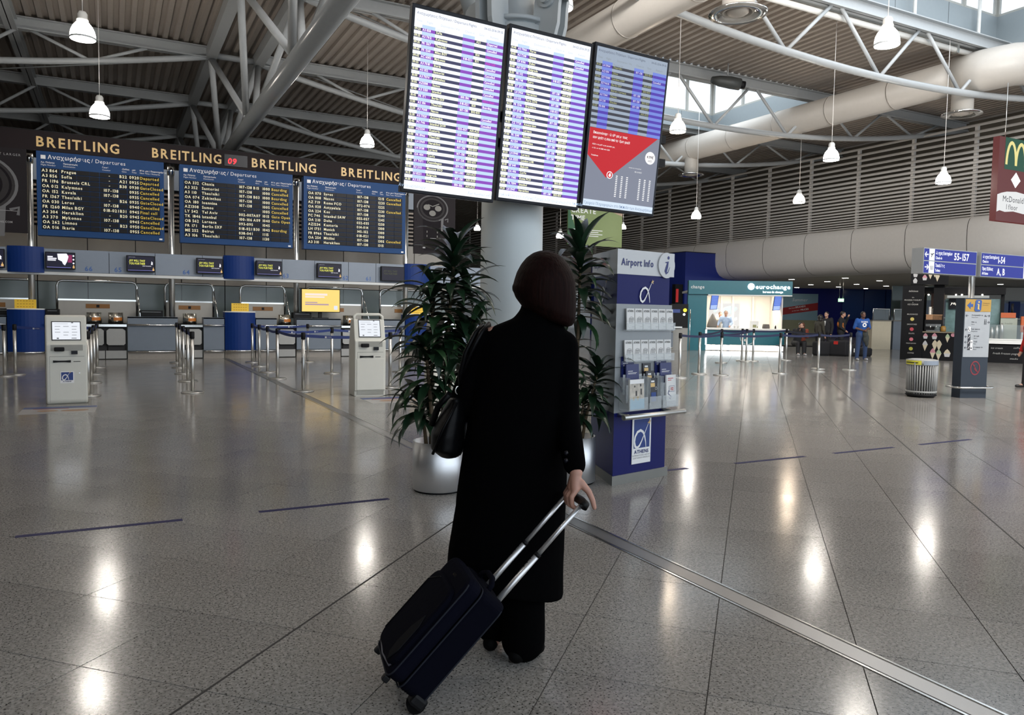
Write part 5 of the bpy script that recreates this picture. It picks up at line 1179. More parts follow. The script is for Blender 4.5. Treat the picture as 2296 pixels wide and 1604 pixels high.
EX = [(4.08, 16.0, 'steel queue post half hidden behind the right kiosk'), (4.361, 19.5, 'steel queue post far back, between the fourth post row and the yellow monitor'), (4.30, 12.85, 'steel queue post right behind the right kiosk'), (5.58, 16.0, 'steel queue post between the right kiosk and the left plant'),
      (-1.79, 17.0, 'steel queue post nearest the left picture edge'), (-1.65, 17.3, 'steel queue post in front of the left blue desk')]
for x, y, lab in EX: post(x, y, lab)
belt_line(A[0], (4.30, 12.85), 'blue queue belt running from the nearest post behind the right kiosk'); belt_line(A[1], (4.08, 16.0), 'blue queue belt running to the right from the second post of the row')
belt_line((4.08, 16.0), (5.58, 16.0), 'blue queue belt behind the right kiosk, far one'); belt_line(A[4], (4.361, 19.5), 'short blue queue belt far back in front of the grey counters')
belt_line((4.30, 12.85), (5.58, 16.0), 'blue queue belt right of the right kiosk'); belt_line((-1.65, 17.3), Cc[2], 'blue queue belt with print in front of the left blue desk'); belt_line((-3.4, 17.0), (-1.79, 17.0), 'blue queue belt at the left picture edge')
post(-3.4, 17.0, 'steel queue post just outside the left picture edge')
RF = [(10.746, 12.85), (12.177, 13.14), (13.997, 13.13), (15.451, 13.27), (16.84, 13.47)]
RB = [(11.9, 13.55), (15.38, 16.6), (16.53, 16.8), (16.75, 17.2), (16.9, 16.9), (18.37, 17.0), (16.3, 14.0)]
fr_l = ('first from the info tower', 'second from the info tower', 'third from the info tower', 'fourth from the info tower', 'last, before the man in blue')
for k, (x, y) in enumerate(RF): post(x, y, 'steel queue post, front row before the bureau, ' + fr_l[k])
rb_l = ('leftmost', 'at the left end of the counter', 'left of the pair at the round emblem', 'middle of three at the round emblem', 'right of three at the round emblem', 'at the right end of the counter', 'in front of the dark luggage')
for k, (x, y) in enumerate(RB): post(x, y, 'steel queue post, rear rows before the bureau, ' + rb_l[k])
for i, (p, q) in enumerate([(RF[k], RF[k + 1]) for k in range(4)] + [(RB[0], RB[1]), (RB[1], RB[2]), (RB[3], RB[5]), (RF[1], RB[4]), (RB[5], RB[6])]):
    belt_line(p, q, 'dark blue queue belt before the exchange bureau, ' + ('front row, first span', 'front row, second span', 'front row, third span', 'front row, last span', 'rear row, left span', 'rear row, middle span', 'rear row, right span', 'slanting span from front to rear', 'slanting span towards the luggage')[i], BELTD, False)

# ================================================================== RIGHT SIDE OF THE HALL
# ------------------------------------------------------------------ currency exchange bureau
RZK = atan2(-0.566, 0.824)
t = thing('exchange_bureau', 'teal currency exchange bureau with a lit white interior', 'exchange bureau', (20.095, 22.597, 0), RZK)
WARM = mat('warm_white_wall', (0.80, 0.74, 0.66), 0.5, noise=0.03)
STRIPW = emi('white_light_strip', (0.95, 0.98, 1.0), 3.0); SIGNW = emi('white_sign_letters', (1, 1, 1), 3.2)
part('left_wing', TEAL, t, lambda m: m.box(-0.68, 0.03, 0, 0.3, 0, 2.2))
lt = part('fascia', TEAL, t, lambda m: m.box(-0.68, 3.13, -0.12, 0.3, 2.14, 2.66))
part('fascia_underside', WHITEP, t, lambda m: m.box(0.05, 3.13, -0.115, 0.3, 2.10, 2.14))
part('counter_front', TEAL, t, lambda m: m.box(0.08, 2.92, 0.0, 0.10, 0.24, 0.80))
part('counter_top', WHITEP, t, lambda m: m.box(0.0, 3.06, -0.12, 0.5, 0.80, 0.87), 0.01)
part('light_strip', STRIPW, t, lambda m: m.box(0.0, 2.90, 0.02, 0.10, 0.03, 0.22))
part('light_strip', STRIPW, t, lambda m: m.box(0.0, 0.06, 0.0, 0.06, 0.22, 0.80))
part('rear_wall', WARM, t, lambda m: m.box(0.03, 2.85, 2.3, 2.35, 0, 2.3))
part('side_wall', WARM, t, lambda m: m.box(0.0, 0.03, 0.3, 2.3, 0, 2.3))
part('side_wall', WARM, t, lambda m: m.box(2.82, 2.85, 0.1, 2.3, 0, 2.3))
part('roof', WHITEP, t, lambda m: m.box(-0.68, 3.13, 0.3, 2.4, 2.22, 2.3))
for x in (0.9, 1.35, 2.15): part('wall_post', WARM, t, lambda m: m.box(x - 0.04, x + 0.04, 2.2, 2.3, 0, 2.22))
for x in (0.35, 1.05, 1.75, 2.45): part('spot', emi('bureau_spot', (1, 0.93, 0.82), 60.0), t, lambda m: m.box(x - 0.13, x + 0.13, 0.8, 1.2, 2.19, 2.22))
mb_ = part('map_board', emi('map_board_glow', (1, 0.98, 0.95), 0.75), t, lambda m: m.box(0.42, 1.62, 2.24, 2.27, 0.85, 1.85))  # poster board given a glow of its own to look brightly lit
MF = XF(0, 2.235, 0)
part('map_print', prt('map_pale_blue', (0.42, 0.50, 0.56)), mb_, lambda m: (m.poly(MF, [(0.52, 1.62), (0.62, 1.68), (0.75, 1.66), (0.80, 1.6), (0.70, 1.5), (0.66, 1.44), (0.60, 1.48)], 0.002), m.poly(MF, [(0.68, 1.42), (0.78, 1.40), (0.80, 1.3), (0.73, 1.12), (0.69, 1.28)], 0.002),
     m.poly(MF, [(0.95, 1.5), (1.06, 1.52), (1.12, 1.4), (1.05, 1.2), (1.0, 1.2), (0.97, 1.4)], 0.002), m.poly(MF, [(0.98, 1.66), (1.2, 1.74), (1.5, 1.70), (1.55, 1.6), (1.42, 1.5), (1.3, 1.38), (1.22, 1.46), (1.1, 1.52), (0.98, 1.56)], 0.002), m.poly(MF, [(1.4, 1.25), (1.52, 1.28), (1.54, 1.18), (1.44, 1.14)], 0.002)))
lw = part('letters_change', prt('letters_grey', (0.62, 0.66, 0.67)), t, lambda m: text(m, 'change', XF(0, -0.12, 0), -0.60, 2.36, 0.125, w=0.95, bold=True, c=0.01))
part('glow_letters', SIGNW, lt, lambda m: (text(m, 'eurochange', XF(0, -0.12, 0), 1.78, 2.37, 0.155, w=1.12, bold=True, c=0.03), m.disc(XF(0, -0.12, 0), 1.62, 2.45, 0.125, 0.03), text(m, 'bureau de change', XF(0, -0.12, 0), 2.05, 2.22, 0.075, w=0.9, bold=True, c=0.03)))
part('emblem', [WHITEP, prt('emblem_olive', (0.35, 0.33, 0.08))], t, lambda m: (m.ring(XF(0, 0, 0), 1.58, 0.54, 0.27, 0.285, 0.004, 0, 30), m.stroke(XF(0, 0, 0), [(1.5, 0.72), (1.6, 0.79), (1.70, 0.8)], [0.02, 0.06, 0.03], 0.004, 1), m.disc(XF(0, 0, 0), 1.50, 0.42, 0.05, 0.004, 0, 14), m.stroke(XF(0, 0, 0), [(1.42, 0.62), (1.45, 0.72), (1.44, 0.78)], [0.01, 0.035, 0.01], 0.004, 0)))
for k, (x, lab) in enumerate(((0.32, 'blue rate screen hanging at the left end inside the exchange bureau'), (2.66, 'blue rate screen hanging at the right end inside the exchange bureau'))):
    s = thing('rate_screen', lab, 'screen', V((20.095, 22.597, 1.56)) + V((0.824, -0.566, 0)) * x + V((0.566, 0.824, 0)) * 0.32, RZK + 0.12, 'rate screens')
    F = Fr((-0.14, 0, 0), (1, 0, 0.06), (0.08, -0.1, 1))
    part('casing', BLACK, s, lambda m: m.fbox(F, 0, 0.28, 0, 0.56, -0.05, 0)); part('display', emi('rate_blue', (0.12, 0.22, 0.75), 0.9), s, lambda m: m.rect(F, 0.01, 0.27, 0.01, 0.55, 0.002))
    part('pale_area', emi('rate_pale', (0.45, 0.6, 0.95), 0.9), s, lambda m: (m.rect(F, 0.02, 0.26, 0.02, 0.17, 0.003), [m.rect(F, 0.03, 0.25, 0.22 + 0.04 * i, 0.225 + 0.04 * i, 0.003) for i in range(8)]))
    part('hanger', STEEL, s, lambda m: m.tube([F.p(0.14, 0.5, -0.03), F.p(0.14, 0.66, -0.03)], 0.012, 6))
def kloc(x, y, z=0): return V((20.095, 22.597, z)) + V((0.824, -0.566, 0)) * x + V((0.566, 0.824, 0)) * y
tag(MB().lathe([(0, 0), (0.13, 0), (0.14, 0.03), (0.13, 0.11), (0.115, 0.17), (0.06, 0.16), (0.0, 0.15)], 16).build('handbag', mat('grey_leather', (0.10, 0.09, 0.085), 0.6), None, kloc(2.28, 0.2, 0.872)), 'small dark grey bag standing on the exchange counter', 'bag')
for k, (x, h) in enumerate(((0.62, 0.16), (1.12, 0.10), (1.24, 0.08), (2.62, 0.13))):
    lab = ('tall white cup on the exchange counter beside the clerk', 'short white cup on the exchange counter, left of the pair', 'short white cup on the exchange counter, right of the pair', 'dark bottle at the right end of the exchange counter')[k]
    tag(MB().lathe([(0, 0), (0.035, 0), (0.045, h), (0.04, h), (0.03, 0.01), (0, 0.01)] if k < 3 else [(0, 0), (0.03, 0), (0.03, 0.08), (0.012, 0.11), (0.012, h), (0, h)], 12).build('cup' if k < 3 else 'bottle', WHITEP if k < 3 else BLACK, None, kloc(x, 0.15, 0.872)), lab, 'cup' if k < 3 else 'bottle')
t = thing('leaflet_rack', 'small white leaflet rack with greenery print on the exchange counter', 'rack', kloc(1.86, 0.3, 0.871), RZK)
part('board', WHITEP, t, lambda m: m.box(-0.16, 0.16, 0, 0.04, 0, 0.28)); part('print', prt('olive_print', (0.30, 0.30, 0.14)), t, lambda m: (m.rect(XF(0, 0, 0), -0.05, 0.08, 0.03, 0.14, 0.003), m.rect(XF(0, 0, 0), 0.1, 0.14, 0.02, 0.08, 0.003)))
tag(MB().lathe([(0, 0), (0.20, 0), (0.21, 0.10), (0.15, 0.3), (0.06, 0.5), (0.0, 0.58)], 18).build('jacket', mat('grey_cloth', (0.13, 0.12, 0.11), 0.8, bump=0.5), None, kloc(0.36, 0.75, 0.85)), 'grey jacket draped on a chair back at the left end behind the exchange counter', 'jacket')
t = thing('office_chair', 'office chair behind the exchange counter carrying the grey jacket', 'chair', kloc(0.36, 0.75, 0), RZK)
part('back', BLACK, t, lambda m: m.box(-0.19, 0.19, -0.02, 0.02, 0.5, 0.85)); part('seat', BLACK, t, lambda m: m.box(-0.22, 0.22, 0, 0.42, 0.44, 0.5)); part('stem', CHROME, t, lambda m: m.tube([(0, 0.2, 0.05), (0, 0.2, 0.45)], 0.03, 8)); part('base', BLACK, t, lambda m: m.lathe([(0, 0), (0.26, 0), (0.05, 0.06), (0, 0.06)], 10, (0, 0.2, 0)))
# cash machine and grey desk left of the bureau
t = thing('cash_machine', 'dark cash machine with a yellow lit sign left of the exchange bureau', 'cash machine', (18.95, 22.75, 0), RZK)
part('cabinet', mat('cash_grey', (0.30, 0.30, 0.28), 0.5), t, lambda m: m.box(-0.32, 0.32, 0, 0.5, 0, 0.85)); part('head', BLACK, t, lambda m: m.box(-0.32, 0.32, 0.02, 0.5, 0.85, 1.75))
part('screen', emi('cash_blue', (0.05, 0.08, 0.25), 0.8), t, lambda m: m.rect(XF(0, 0.02, 0), -0.26, 0.02, 1.42, 1.55, 0.003)); part('lit_sign', emi('cash_yellow', (1, 0.85, 0.05), 1.5), t, lambda m: m.disc(XF(0, 0.02, 0), 0.2, 1.52, 0.07, 0.004, n=16)); part('lit_sign', STRIPW, t, lambda m: m.disc(XF(0, 0.02, 0), 0.17, 1.36, 0.045, 0.004, n=12))
part('keypad', STEEL, t, lambda m: m.box(-0.2, 0.1, -0.12, 0.02, 0.85, 0.9)); part('post', CHROME, t, lambda m: m.tube([(0.38, -0.1, 0), (0.38, -0.1, 1.55)], 0.02, 8)); part('post', CHROME, t, lambda m: m.tube([(-0.42, -0.1, 0), (-0.42, -0.1, 1.6)], 0.02, 8))
t = thing('help_desk', 'small grey desk with steel rails seen between info tower and cash machine', 'desk', (17.9, 22.6, 0), RZK)
part('body', GREYP, t, lambda m: m.box(-0.5, 0.5, 0, 0.5, 0.1, 0.95)); part('top', SILVER, t, lambda m: m.box(-0.52, 0.52, -0.03, 0.52, 0.95, 0.99)); part('rail', CHROME, t, lambda m: m.tube([(-0.5, -0.06, 0.72), (0.5, -0.06, 0.72)], 0.02, 8)); part('rail', CHROME, t, lambda m: m.tube([(-0.5, -0.06, 0.12), (0.5, -0.06, 0.12)], 0.02, 8)); part('card', WHITEP, t, lambda m: m.box(0.05, 0.22, 0.1, 0.12, 0.99, 1.1))

# ------------------------------------------------------------------ far wall furnishings
d1 = struct(part('door_1', mat('cream_door', (0.36, 0.35, 0.27), 0.5), None, lambda m: m.fbox(FW, 0.0 - 1.62, 0.95 - 1.62, 0.0, 2.25, 0.0, 0.06)))
part('door_handle', CHROME, d1, lambda m: m.fbox(FW, -0.80, -0.74, 0.98, 1.08, 0.06, 0.12)); part('door_frame', BLUE, d1, lambda m: (m.fbox(FW, -1.70, -1.62, 0, 2.33, 0, 0.08), m.fbox(FW, -0.67, -0.59, 0, 2.33, 0, 0.08), m.fbox(FW, -1.70, -0.59, 2.25, 2.33, 0, 0.08)))
t = thing('wall_poster', 'large pale blue poster with a slanting red band on the far blue wall', 'poster', FW.p(0, 0.2, 0.0), atan2(fdir.y, fdir.x))
part('sheet', mat('poster_pale_blue', (0.26, 0.42, 0.52), 0.4, noise=0.25, nscale=0.6), t, lambda m: m.box(-0.27, 2.35, -0.05, -0.01, 0, 2.72)); part('sand_area', mat('poster_sand', (0.32, 0.32, 0.20), 0.4, noise=0.2, nscale=1.2), t, lambda m: m.rect(XF(0, -0.05, 0), -0.27, 2.35, 0, 0.9, 0.005))
part('red_band', prt('poster_red', (0.36, 0.012, 0.012)), t, lambda m: m.poly(XF(0, -0.05, 0), [(-0.27, 1.22), (2.35, 1.60), (2.35, 2.12), (-0.27, 1.70)], 0.008))
FB = Fr((0.3, -0.06, 1.58), (1, 0, 0.15), (-0.15, 0, 1))
part('band_text', WHITET, t, lambda m: (text(m, 'the best', FB, 0.05, 0.06, 0.09, c=0.01), text(m, 'BRANDS', FB, 0.52, 0.06, 0.12, bold=True, c=0.01), text(m, 'at the best', FB, 0.25, -0.14, 0.08, c=0.01), text(m, 'PRICES', FB, 0.85, -0.16, 0.12, bold=True, c=0.01), text(m, 'Summer', XF(0.55, -0.05, 2.1), 0, 0.1, 0.22, c=0.006, slant=0.2)))
t = thing('exit_sign', 'green lit exit sign hanging from the low ceiling', 'exit sign', (32.3, 26.5, 2.12), -0.75)
part('light_box', emi('exit_green', (0.45, 0.95, 0.5), 1.6), t, lambda m: m.box(-0.13, 0.13, -0.03, 0.03, 0, 0.16)); part('symbol', emi('exit_white', (0.95, 1, 0.95), 1.6), t, lambda m: (m.rect(XF(0, -0.03, 0), 0.06, 0.11, 0.02, 0.14, 0.003), m.rect(XF(0, -0.03, 0), -0.08, 0.0, 0.06, 0.1, 0.003)))
for x in (-0.08, 0.08): part('cable', STEEL, t, lambda m: m.tube([(x, 0, 0.16), (x, 0, 1.19)], 0.008, 5))
for k, (x, w, mt, lab) in enumerate(((0.0, 0.82, mat('beige_laminate', (0.62, 0.56, 0.42), 0.45), 'beige desk under the mezzanine, behind the man in the blue shirt'), (0.86, 0.5, GREYP, 'dark grey desk end beside the beige desk under the mezzanine'))):
    t = thing('transfer_desk', lab, 'desk', V((28.95, 22.1, 0)) + V((0.89, -0.455, 0)) * (x + 0.05 * k), atan2(-0.455, 0.89))
    part('body', mt, t, lambda m: m.box(0, w, 0, 0.7, 0.0, 1.22)); part('top', mat('desk_top_dark', (0.16, 0.15, 0.13), 0.5), t, lambda m: m.box(-0.02, w + 0.02, -0.03, 0.72, 1.22, 1.26))
    part('glass_frame', CHROME, t, lambda m: m.tube([(0.06, 0.1, 1.26), (0.06, 0.1, 1.74), (w - 0.06, 0.1, 1.74), (w - 0.06, 0.1, 1.26)], 0.022, 6)); part('glass_pane', GLASS, t, lambda m: m.box(0.08, w - 0.08, 0.095, 0.105, 1.27, 1.72))
t = thing('far_check_in_row', 'distant grey check-in fascia with dark screens behind the ice cream stand', 'fascia', (43.6, 27.4, 0), atan2(-1.6, 3.08))
part('fascia_panel', FASCIA, t, lambda m: m.box(-3.5, 7, 0, 0.2, 1.45, 2.4)); part('counter', GREYP, t, lambda m: m.box(-3.5, 7, 0, 0.6, 0, 1.0)); part('back_wall', mat('far_glass_wall', (0.14, 0.19, 0.19), 0.2, noise=0.3, nscale=0.7), t, lambda m: m.box(-3.5, 7, 1.2, 1.3, 0, 3.25)); part('beam_wall', TAN, t, lambda m: m.box(-0.5, 7, 0.9, 1.0, 2.5, 3.25)); part('white_rail', WHITEP, t, lambda m: m.box(-3.5, 7, -0.03, 0.0, 1.38, 1.45))
for x in (1.7, 3.3): part('screen', emi('far_screen', (0.02, 0.03, 0.06), 0.8), t, lambda m: (m.box(x, x + 0.9, -0.08, -0.0, 1.6, 2.3)))
for x in (1.85, 3.6): part('screen_figure', emi('far_figure', (0.55, 0.6, 0.65), 0.6), t, lambda m: m.poly(XF(0, -0.085, 0), [(x, 2.0), (x + 0.25, 2.2), (x + 0.4, 2.15), (x + 0.3, 1.9), (x + 0.45, 1.65), (x + 0.3, 1.7), (x + 0.15, 1.95)], 0.002))
part('blue_cover', DESKBLUE, t, lambda m: m.box(2.65, 3.25, -0.12, 0, 1.45, 2.42))

# ------------------------------------------------------------------ hanging green poster behind the screens
t = thing('hanging_poster', 'green hanging poster with white lettering behind the info tower plant', 'poster', (16.55, 27.0, 4.15))
GP = mat('poster_green', (0.20, 0.26, 0.10), 0.45, noise=0.15, nscale=1)
part('sheet', GP, t, lambda m: m.box(0, 2.7, 0, 0.05, 0, 2.1)); part('photo_area', mat('poster_beige', (0.42, 0.30, 0.21), 0.5, noise=0.3, nscale=1.5), t, lambda m: m.poly(XF(0, 0, 0), [(0.9, 2.09), (2.7, 2.09), (2.7, 1.3), (2.2, 1.45), (1.6, 1.7)], 0.004))
part('green_corner', mat('poster_dark_green', (0.03, 0.11, 0.05), 0.5), t, lambda m: m.poly(XF(0, 0, 0), [(0, 0), (0.9, 0), (0.4, 0.6), (0.12, 1.3), (0, 2.0)], 0.004))
part('lettering', WHITET, t, lambda m: (text(m, 'CREATE', XF(0, 0, 0), 0.14, 1.32, 0.2, bold=True, c=0.008, w=1.1), text(m, 'TIME', XF(0, 0, 0), 0.14, 1.02, 0.2, bold=True, c=0.008, w=1.1), [m.rect(XF(0, 0, 0), 0.2, 1.7 - 0.2 * (i % 2), 0.62 - 0.08 * i, 0.65 - 0.08 * i, 0.006) for i in range(4)]))
for x in (0.2, 2.5): part('cable', STEEL, t, lambda m: m.tube([(x, 0.02, 2.1), (x, 0.02, 5.48)], 0.01, 5))

# ------------------------------------------------------------------ information totem, litter bin
t = thing('information_totem', 'slate grey information totem with a yellow head and white direction panel', 'totem', (12.93, 8.092, 0), atan2(-0.163, 0.467))
SLATE = mat('totem_slate', (0.030, 0.040, 0.055), 0.5, noise=0.05, spec=0.25)
part('body', SLATE, t, lambda m: m.box(0, 0.495, 0, 0.21, 0, 1.72)); F = XF(0, 0, 0)
wp_ = part('white_panel', mat('totem_white', (0.34, 0.365, 0.39), 0.5, spec=0.2), t, lambda m: m.box(0.012, 0.495, -0.006, 0, 0.71, 1.70)); yh = part('yellow_head', mat('totem_yellow', (0.40, 0.25, 0.065), 0.5, spec=0.2), t, lambda m: m.box(0.012, 0.495, -0.010, -0.006, 1.49, 1.70))
IB = prt('totem_blue', (0.03, 0.08, 0.26)); F = XF(0, -0.0105, 0)
part('blue_arrow', IB, yh, lambda m: m.poly(F, [(0.04, 1.595), (0.11, 1.66), (0.11, 1.62), (0.155, 1.62), (0.155, 1.57), (0.11, 1.57), (0.11, 1.53)], 0.002))
ii = part('info_plate', IB, yh, lambda m: m.slab(F, [(0.18, 1.52), (0.20, 1.495), (0.285, 1.495), (0.305, 1.52), (0.315, 1.67), (0.295, 1.695), (0.215, 1.695), (0.195, 1.67)], 0.001, 0.006)); part('letter_i', prt('totem_yellow_print', (0.55, 0.4, 0.14)), ii, lambda m: (m.disc(F, 0.257, 1.655, 0.016, 0.008, n=12), m.stroke(F, [(0.23, 1.615), (0.255, 1.615), (0.25, 1.535), (0.275, 1.535)], [0.02, 0.026, 0.03, 0.02], 0.008)))
F = XF(0, -0.0065, 0)
def tot(m):
    text(m, 'Πληροφορίες', XF(0, -0.0105, 0), 0.34, 1.63, 0.014, c=0.002); text(m, 'Information', XF(0, -0.0105, 0), 0.34, 1.60, 0.014, c=0.002)
    for k, (z, g, e) in enumerate(((1.42, 'Αναχωρήσεις', 'Departures'), (1.30, 'Πύλες', 'Gates'), (1.18, 'Τηλέφωνα', 'Telephones'), (1.06, 'Μετρό', 'Metro'), (0.965, 'Ταξί', 'Taxi'), (0.87, 'Λεωφορεία', 'Buses'))):
        x = 0.14 if k < 3 else 0.2
        text(m, g, F, x, z, 0.022, bold=True, c=0.002); text(m, e, F, x, z - 0.035, 0.018, c=0.002)
        if k != 1: m.stroke(F, [(0.075, z), (0.03, z)], 0.008, 0.002); m.stroke(F, [(0.05, z + 0.02), (0.03, z), (0.05, z - 0.02)], 0.008, 0.002)
    for z in (1.42, 1.31):
        m.stroke(F, [(0.44, z), (0.485, z)], 0.008, 0.002); m.stroke(F, [(0.465, z + 0.02), (0.485, z), (0.465, z - 0.02)], 0.008, 0.002)
    m.rect(F, 0.385, 0.397, 1.27, 1.34, 0.002); m.rect(F, 0.412, 0.424, 1.27, 1.34, 0.002); m.disc(F, 0.391, 1.353, 0.008, 0.002, n=8); m.disc(F, 0.418, 1.353, 0.008, 0.002, n=8); m.poly(F, [(0.38, 1.41), (0.40, 1.44), (0.41, 1.41), (0.425, 1.43), (0.425, 1.405)], 0.002)
    m.rect(F, 0.085, 0.135, 0.83, 1.10, 0.0015)
part('direction_print', prt('totem_ink', (0.02, 0.022, 0.03)), wp_, tot)
part('icon_plate', WHITET, wp_, lambda m: (m.rect(F, 0.085, 0.13, 1.15, 1.23, 0.003), m.rect(F, 0.138, 0.18, 0.83, 1.0, 0.003), [m.stroke(F, [(0.095, 0.85 + 0.09 * i), (0.125, 0.9 + 0.09 * i)], 0.006, 0.003) for i in range(3)]))
part('icon_print', prt('totem_ink', (0.02, 0.022, 0.03)), wp_, lambda m: (m.stroke(F, [(0.1, 1.22), (0.096, 1.19), (0.108, 1.165), (0.12, 1.162)], 0.011, 0.005), m.ring(F, 0.158, 0.965, 0.008, 0.015, 0.005, n=12), m.rect(F, 0.145, 0.17, 0.85, 0.875, 0.005)))
RED = prt('no_smoking_red', (0.20, 0.02, 0.03))
part('no_smoking_mark', RED, t, lambda m: (m.ring(XF(0, 0, 0), 0.26, 0.52, 0.075, 0.092, 0.003, n=28, k=1.35), m.stroke(XF(0, 0, 0), [(0.205, 0.60), (0.315, 0.44)], 0.016, 0.003), m.stroke(XF(0, 0, 0), [(0.245, 0.58), (0.25, 0.5), (0.29, 0.46)], 0.014, 0.003)))
part('bump_rail', CHROME, t, lambda m: m.tube([(-0.10, 0.1, 0.185), (-0.08, -0.03, 0.185), (-0.02, -0.075, 0.185), (0.52, -0.075, 0.185), (0.60, -0.03, 0.185), (0.62, 0.1, 0.185), (0.60, 0.24, 0.185), (0.52, 0.29, 0.185), (-0.02, 0.29, 0.185), (-0.08, 0.24, 0.185)], 0.016, 8, closed=True))
for x in (0.03, 0.46): part('rail_arm', CHROME, t, lambda m: m.tube([(x, -0.075, 0.185), (x, 0.0, 0.185)], 0.012, 6))
t = thing('litter_bin', 'round grey slatted litter bin with a yellow label beside the totem', 'litter bin', (12.47, 8.50, 0), -0.9)
BINM = mat('bin_grey', (0.27, 0.275, 0.27), 0.45, noise=0.05)
part('base', BLACK, t, lambda m: m.lathe([(0, 0), (0.20, 0), (0.25, 0.035), (0.235, 0.06), (0, 0.06)], 28)); part('liner', DARK, t, lambda m: m.lathe([(0.205, 0.06), (0.22, 0.6), (0, 0.6)], 24))
for k in range(36):
    if k % 12 == 0: continue
    q = 2 * pi * k / 36
    part('slat', BINM, t, lambda m: m.tube([(0.222 * cos(q), 0.222 * sin(q), 0.06), (0.235 * cos(q), 0.235 * sin(q), 0.57)], 0.014, 6))
for k in range(3):
    q = 2 * pi * k / 3
    part('upright', mat('bin_dark_upright', (0.16, 0.165, 0.17), 0.5), t, lambda m: m.tube([(0.226 * cos(q), 0.226 * sin(q), 0.06), (0.24 * cos(q), 0.24 * sin(q), 0.6)], 0.02, 6))
for z in (0.08, 0.55): part('hoop', BINM, t, lambda m: m.lathe([(0.222, z), (0.247, z), (0.247, z + 0.03), (0.222, z + 0.03)], 32))
part('rim', BINM, t, lambda m: m.lathe([(0.232, 0.555), (0.252, 0.56), (0.252, 0.645), (0.17, 0.66), (0.15, 0.64), (0.15, 0.6)], 32))
lid = part('label', mat('bin_label_yellow', (0.55, 0.52, 0.05), 0.5), t, lambda m: m.add([(0.254 * cos(q), 0.254 * sin(q), z) for q in [radians(192 + 9 * i) for i in range(9)] for z in (0.565, 0.635)], [(2 * i, 2 * i + 2, 2 * i + 3, 2 * i + 1) for i in range(8)]))
part('label_print', BLACK, t, lambda m: m.add([(0.256 * cos(q), 0.256 * sin(q), z) for q in [radians(196 + 8 * i) for i in range(8)] for z in (0.59, 0.605)], [(2 * i, 2 * i + 2, 2 * i + 3, 2 * i + 1) for i in range(7)]))
part('label_blue', mat('bin_label_grey', (0.22, 0.26, 0.32), 0.5), t, lambda m: m.add([(0.254 * cos(q), 0.254 * sin(q), z) for q in [radians(272 + 9 * i) for i in range(9)] for z in (0.565, 0.635)], [(2 * i, 2 * i + 2, 2 * i + 3, 2 * i + 1) for i in range(8)]))

# ------------------------------------------------------------------ direction signs on a pole
LB_ = emi('sign_blue_light', (0.008, 0.02, 0.33), 0.85); LW_ = emi('sign_white_light', (0.95, 0.97, 1.0), 1.3); LI_ = prt('sign_ink', (0.02, 0.02, 0.03))
t = thing('sign_pole', 'steel pole carrying the two blue direction signs behind the totem', 'pole', (19.02, 11.75, 0))
part('shaft', STEEL, t, lambda m: m.tube([(0, 0, 0), (0, 0, 2.42)], 0.07, 14)); part('foot', STEEL, t, lambda m: m.lathe([(0, 0), (0.2, 0), (0.2, 0.02), (0.07, 0.03)], 20))
def plane_icon(m, F, x, y, s): m.poly(F, [(x - 0.5 * s, y + 0.06 * s), (x - 0.1 * s, y - 0.05 * s), (x - 0.25 * s, y - 0.42 * s), (x - 0.12 * s, y - 0.40 * s), (x + 0.12 * s, y - 0.02 * s), (x + 0.45 * s, y + 0.12 * s), (x + 0.5 * s, y + 0.2 * s), (x + 0.3 * s, y + 0.2 * s), (x, y + 0.1 * s), (x - 0.2 * s, y + 0.12 * s)], 0.006)
def arrow(m, F, x, y, s, d): m.stroke(F, [(x - d * 0.4 * s, y), (x + d * 0.45 * s, y)], 0.17 * s, 0.004); m.stroke(F, [(x + d * 0.08 * s, y + 0.38 * s), (x + d * 0.46 * s, y), (x + d * 0.08 * s, y - 0.38 * s)], 0.17 * s, 0.005)
def dsign(x0, w, rows, mirror, lab):
    t = thing('direction_sign', lab, 'sign', (x0, 11.6, 2.42), 0, 'blue direction signs')
    F = XF(0, 0, 0)
    part('housing', SILVER, t, lambda m: m.box(0, w, 0, 0.30, 0, 0.60))
    for r, (g, e, big, ar) in enumerate(rows):
        z0 = 0.31 - 0.295 * r
        b = part('blue_panel', LB_, t, lambda m: m.rect(F, 0.02, w - 0.02, z0, z0 + 0.27, 0.003)); F2 = XF(0, -0.004, 0)
        ix = w - 0.42 if mirror else 0.20
        part('icon_panel', LW_, b, lambda m: m.rect(F2, ix, ix + 0.20, z0, z0 + 0.27, 0.002))
        part('icon', LI_, b, lambda m: plane_icon(m, F2, ix + 0.1, z0 + 0.14, 0.17) if big else [m.rect(F2, ix + 0.05 + 0.04 * i, ix + 0.07 + 0.04 * i, z0 + 0.07, z0 + 0.17, 0.006) for i in range(3)])
        tx0 = 0.06 if mirror else 0.44
        part('sign_text', LW_, b, lambda m: (text(m, g, F2, tx0, z0 + 0.15, 0.075, c=0.003, bold=True, w=0.60), text(m, e, F2, tx0, z0 + 0.04, 0.065, c=0.003, bold=True, w=0.66), text(m, big, F2, tx0 + (0.62 if mirror and len(big) > 3 else 0.44 if mirror else 0.70), z0 + 0.05, 0.17, c=0.003, bold=True, w=0.86 if not mirror else 0.75) if big else None, arrow(m, F2, (w - 0.11) if mirror else 0.11, z0 + 0.135, 0.15, ar)))
dsign(16.88, 2.05, (('Έλεγχος Εισιτηρίων', 'Check-in', '55-157', -1), ('Τουαλέτες', 'Toilets', '', 1)), False, 'blue direction sign for check-in 55-157 and toilets, left of the pole')
dsign(19.10, 2.25, (('Έλεγχος Εισιτηρίων', 'Check-in', '1-54', 1), ('Προς Εξόδους', 'All Gates', 'A, B', 1)), True, 'blue direction sign for check-in 1-54 and gates, right of the pole')

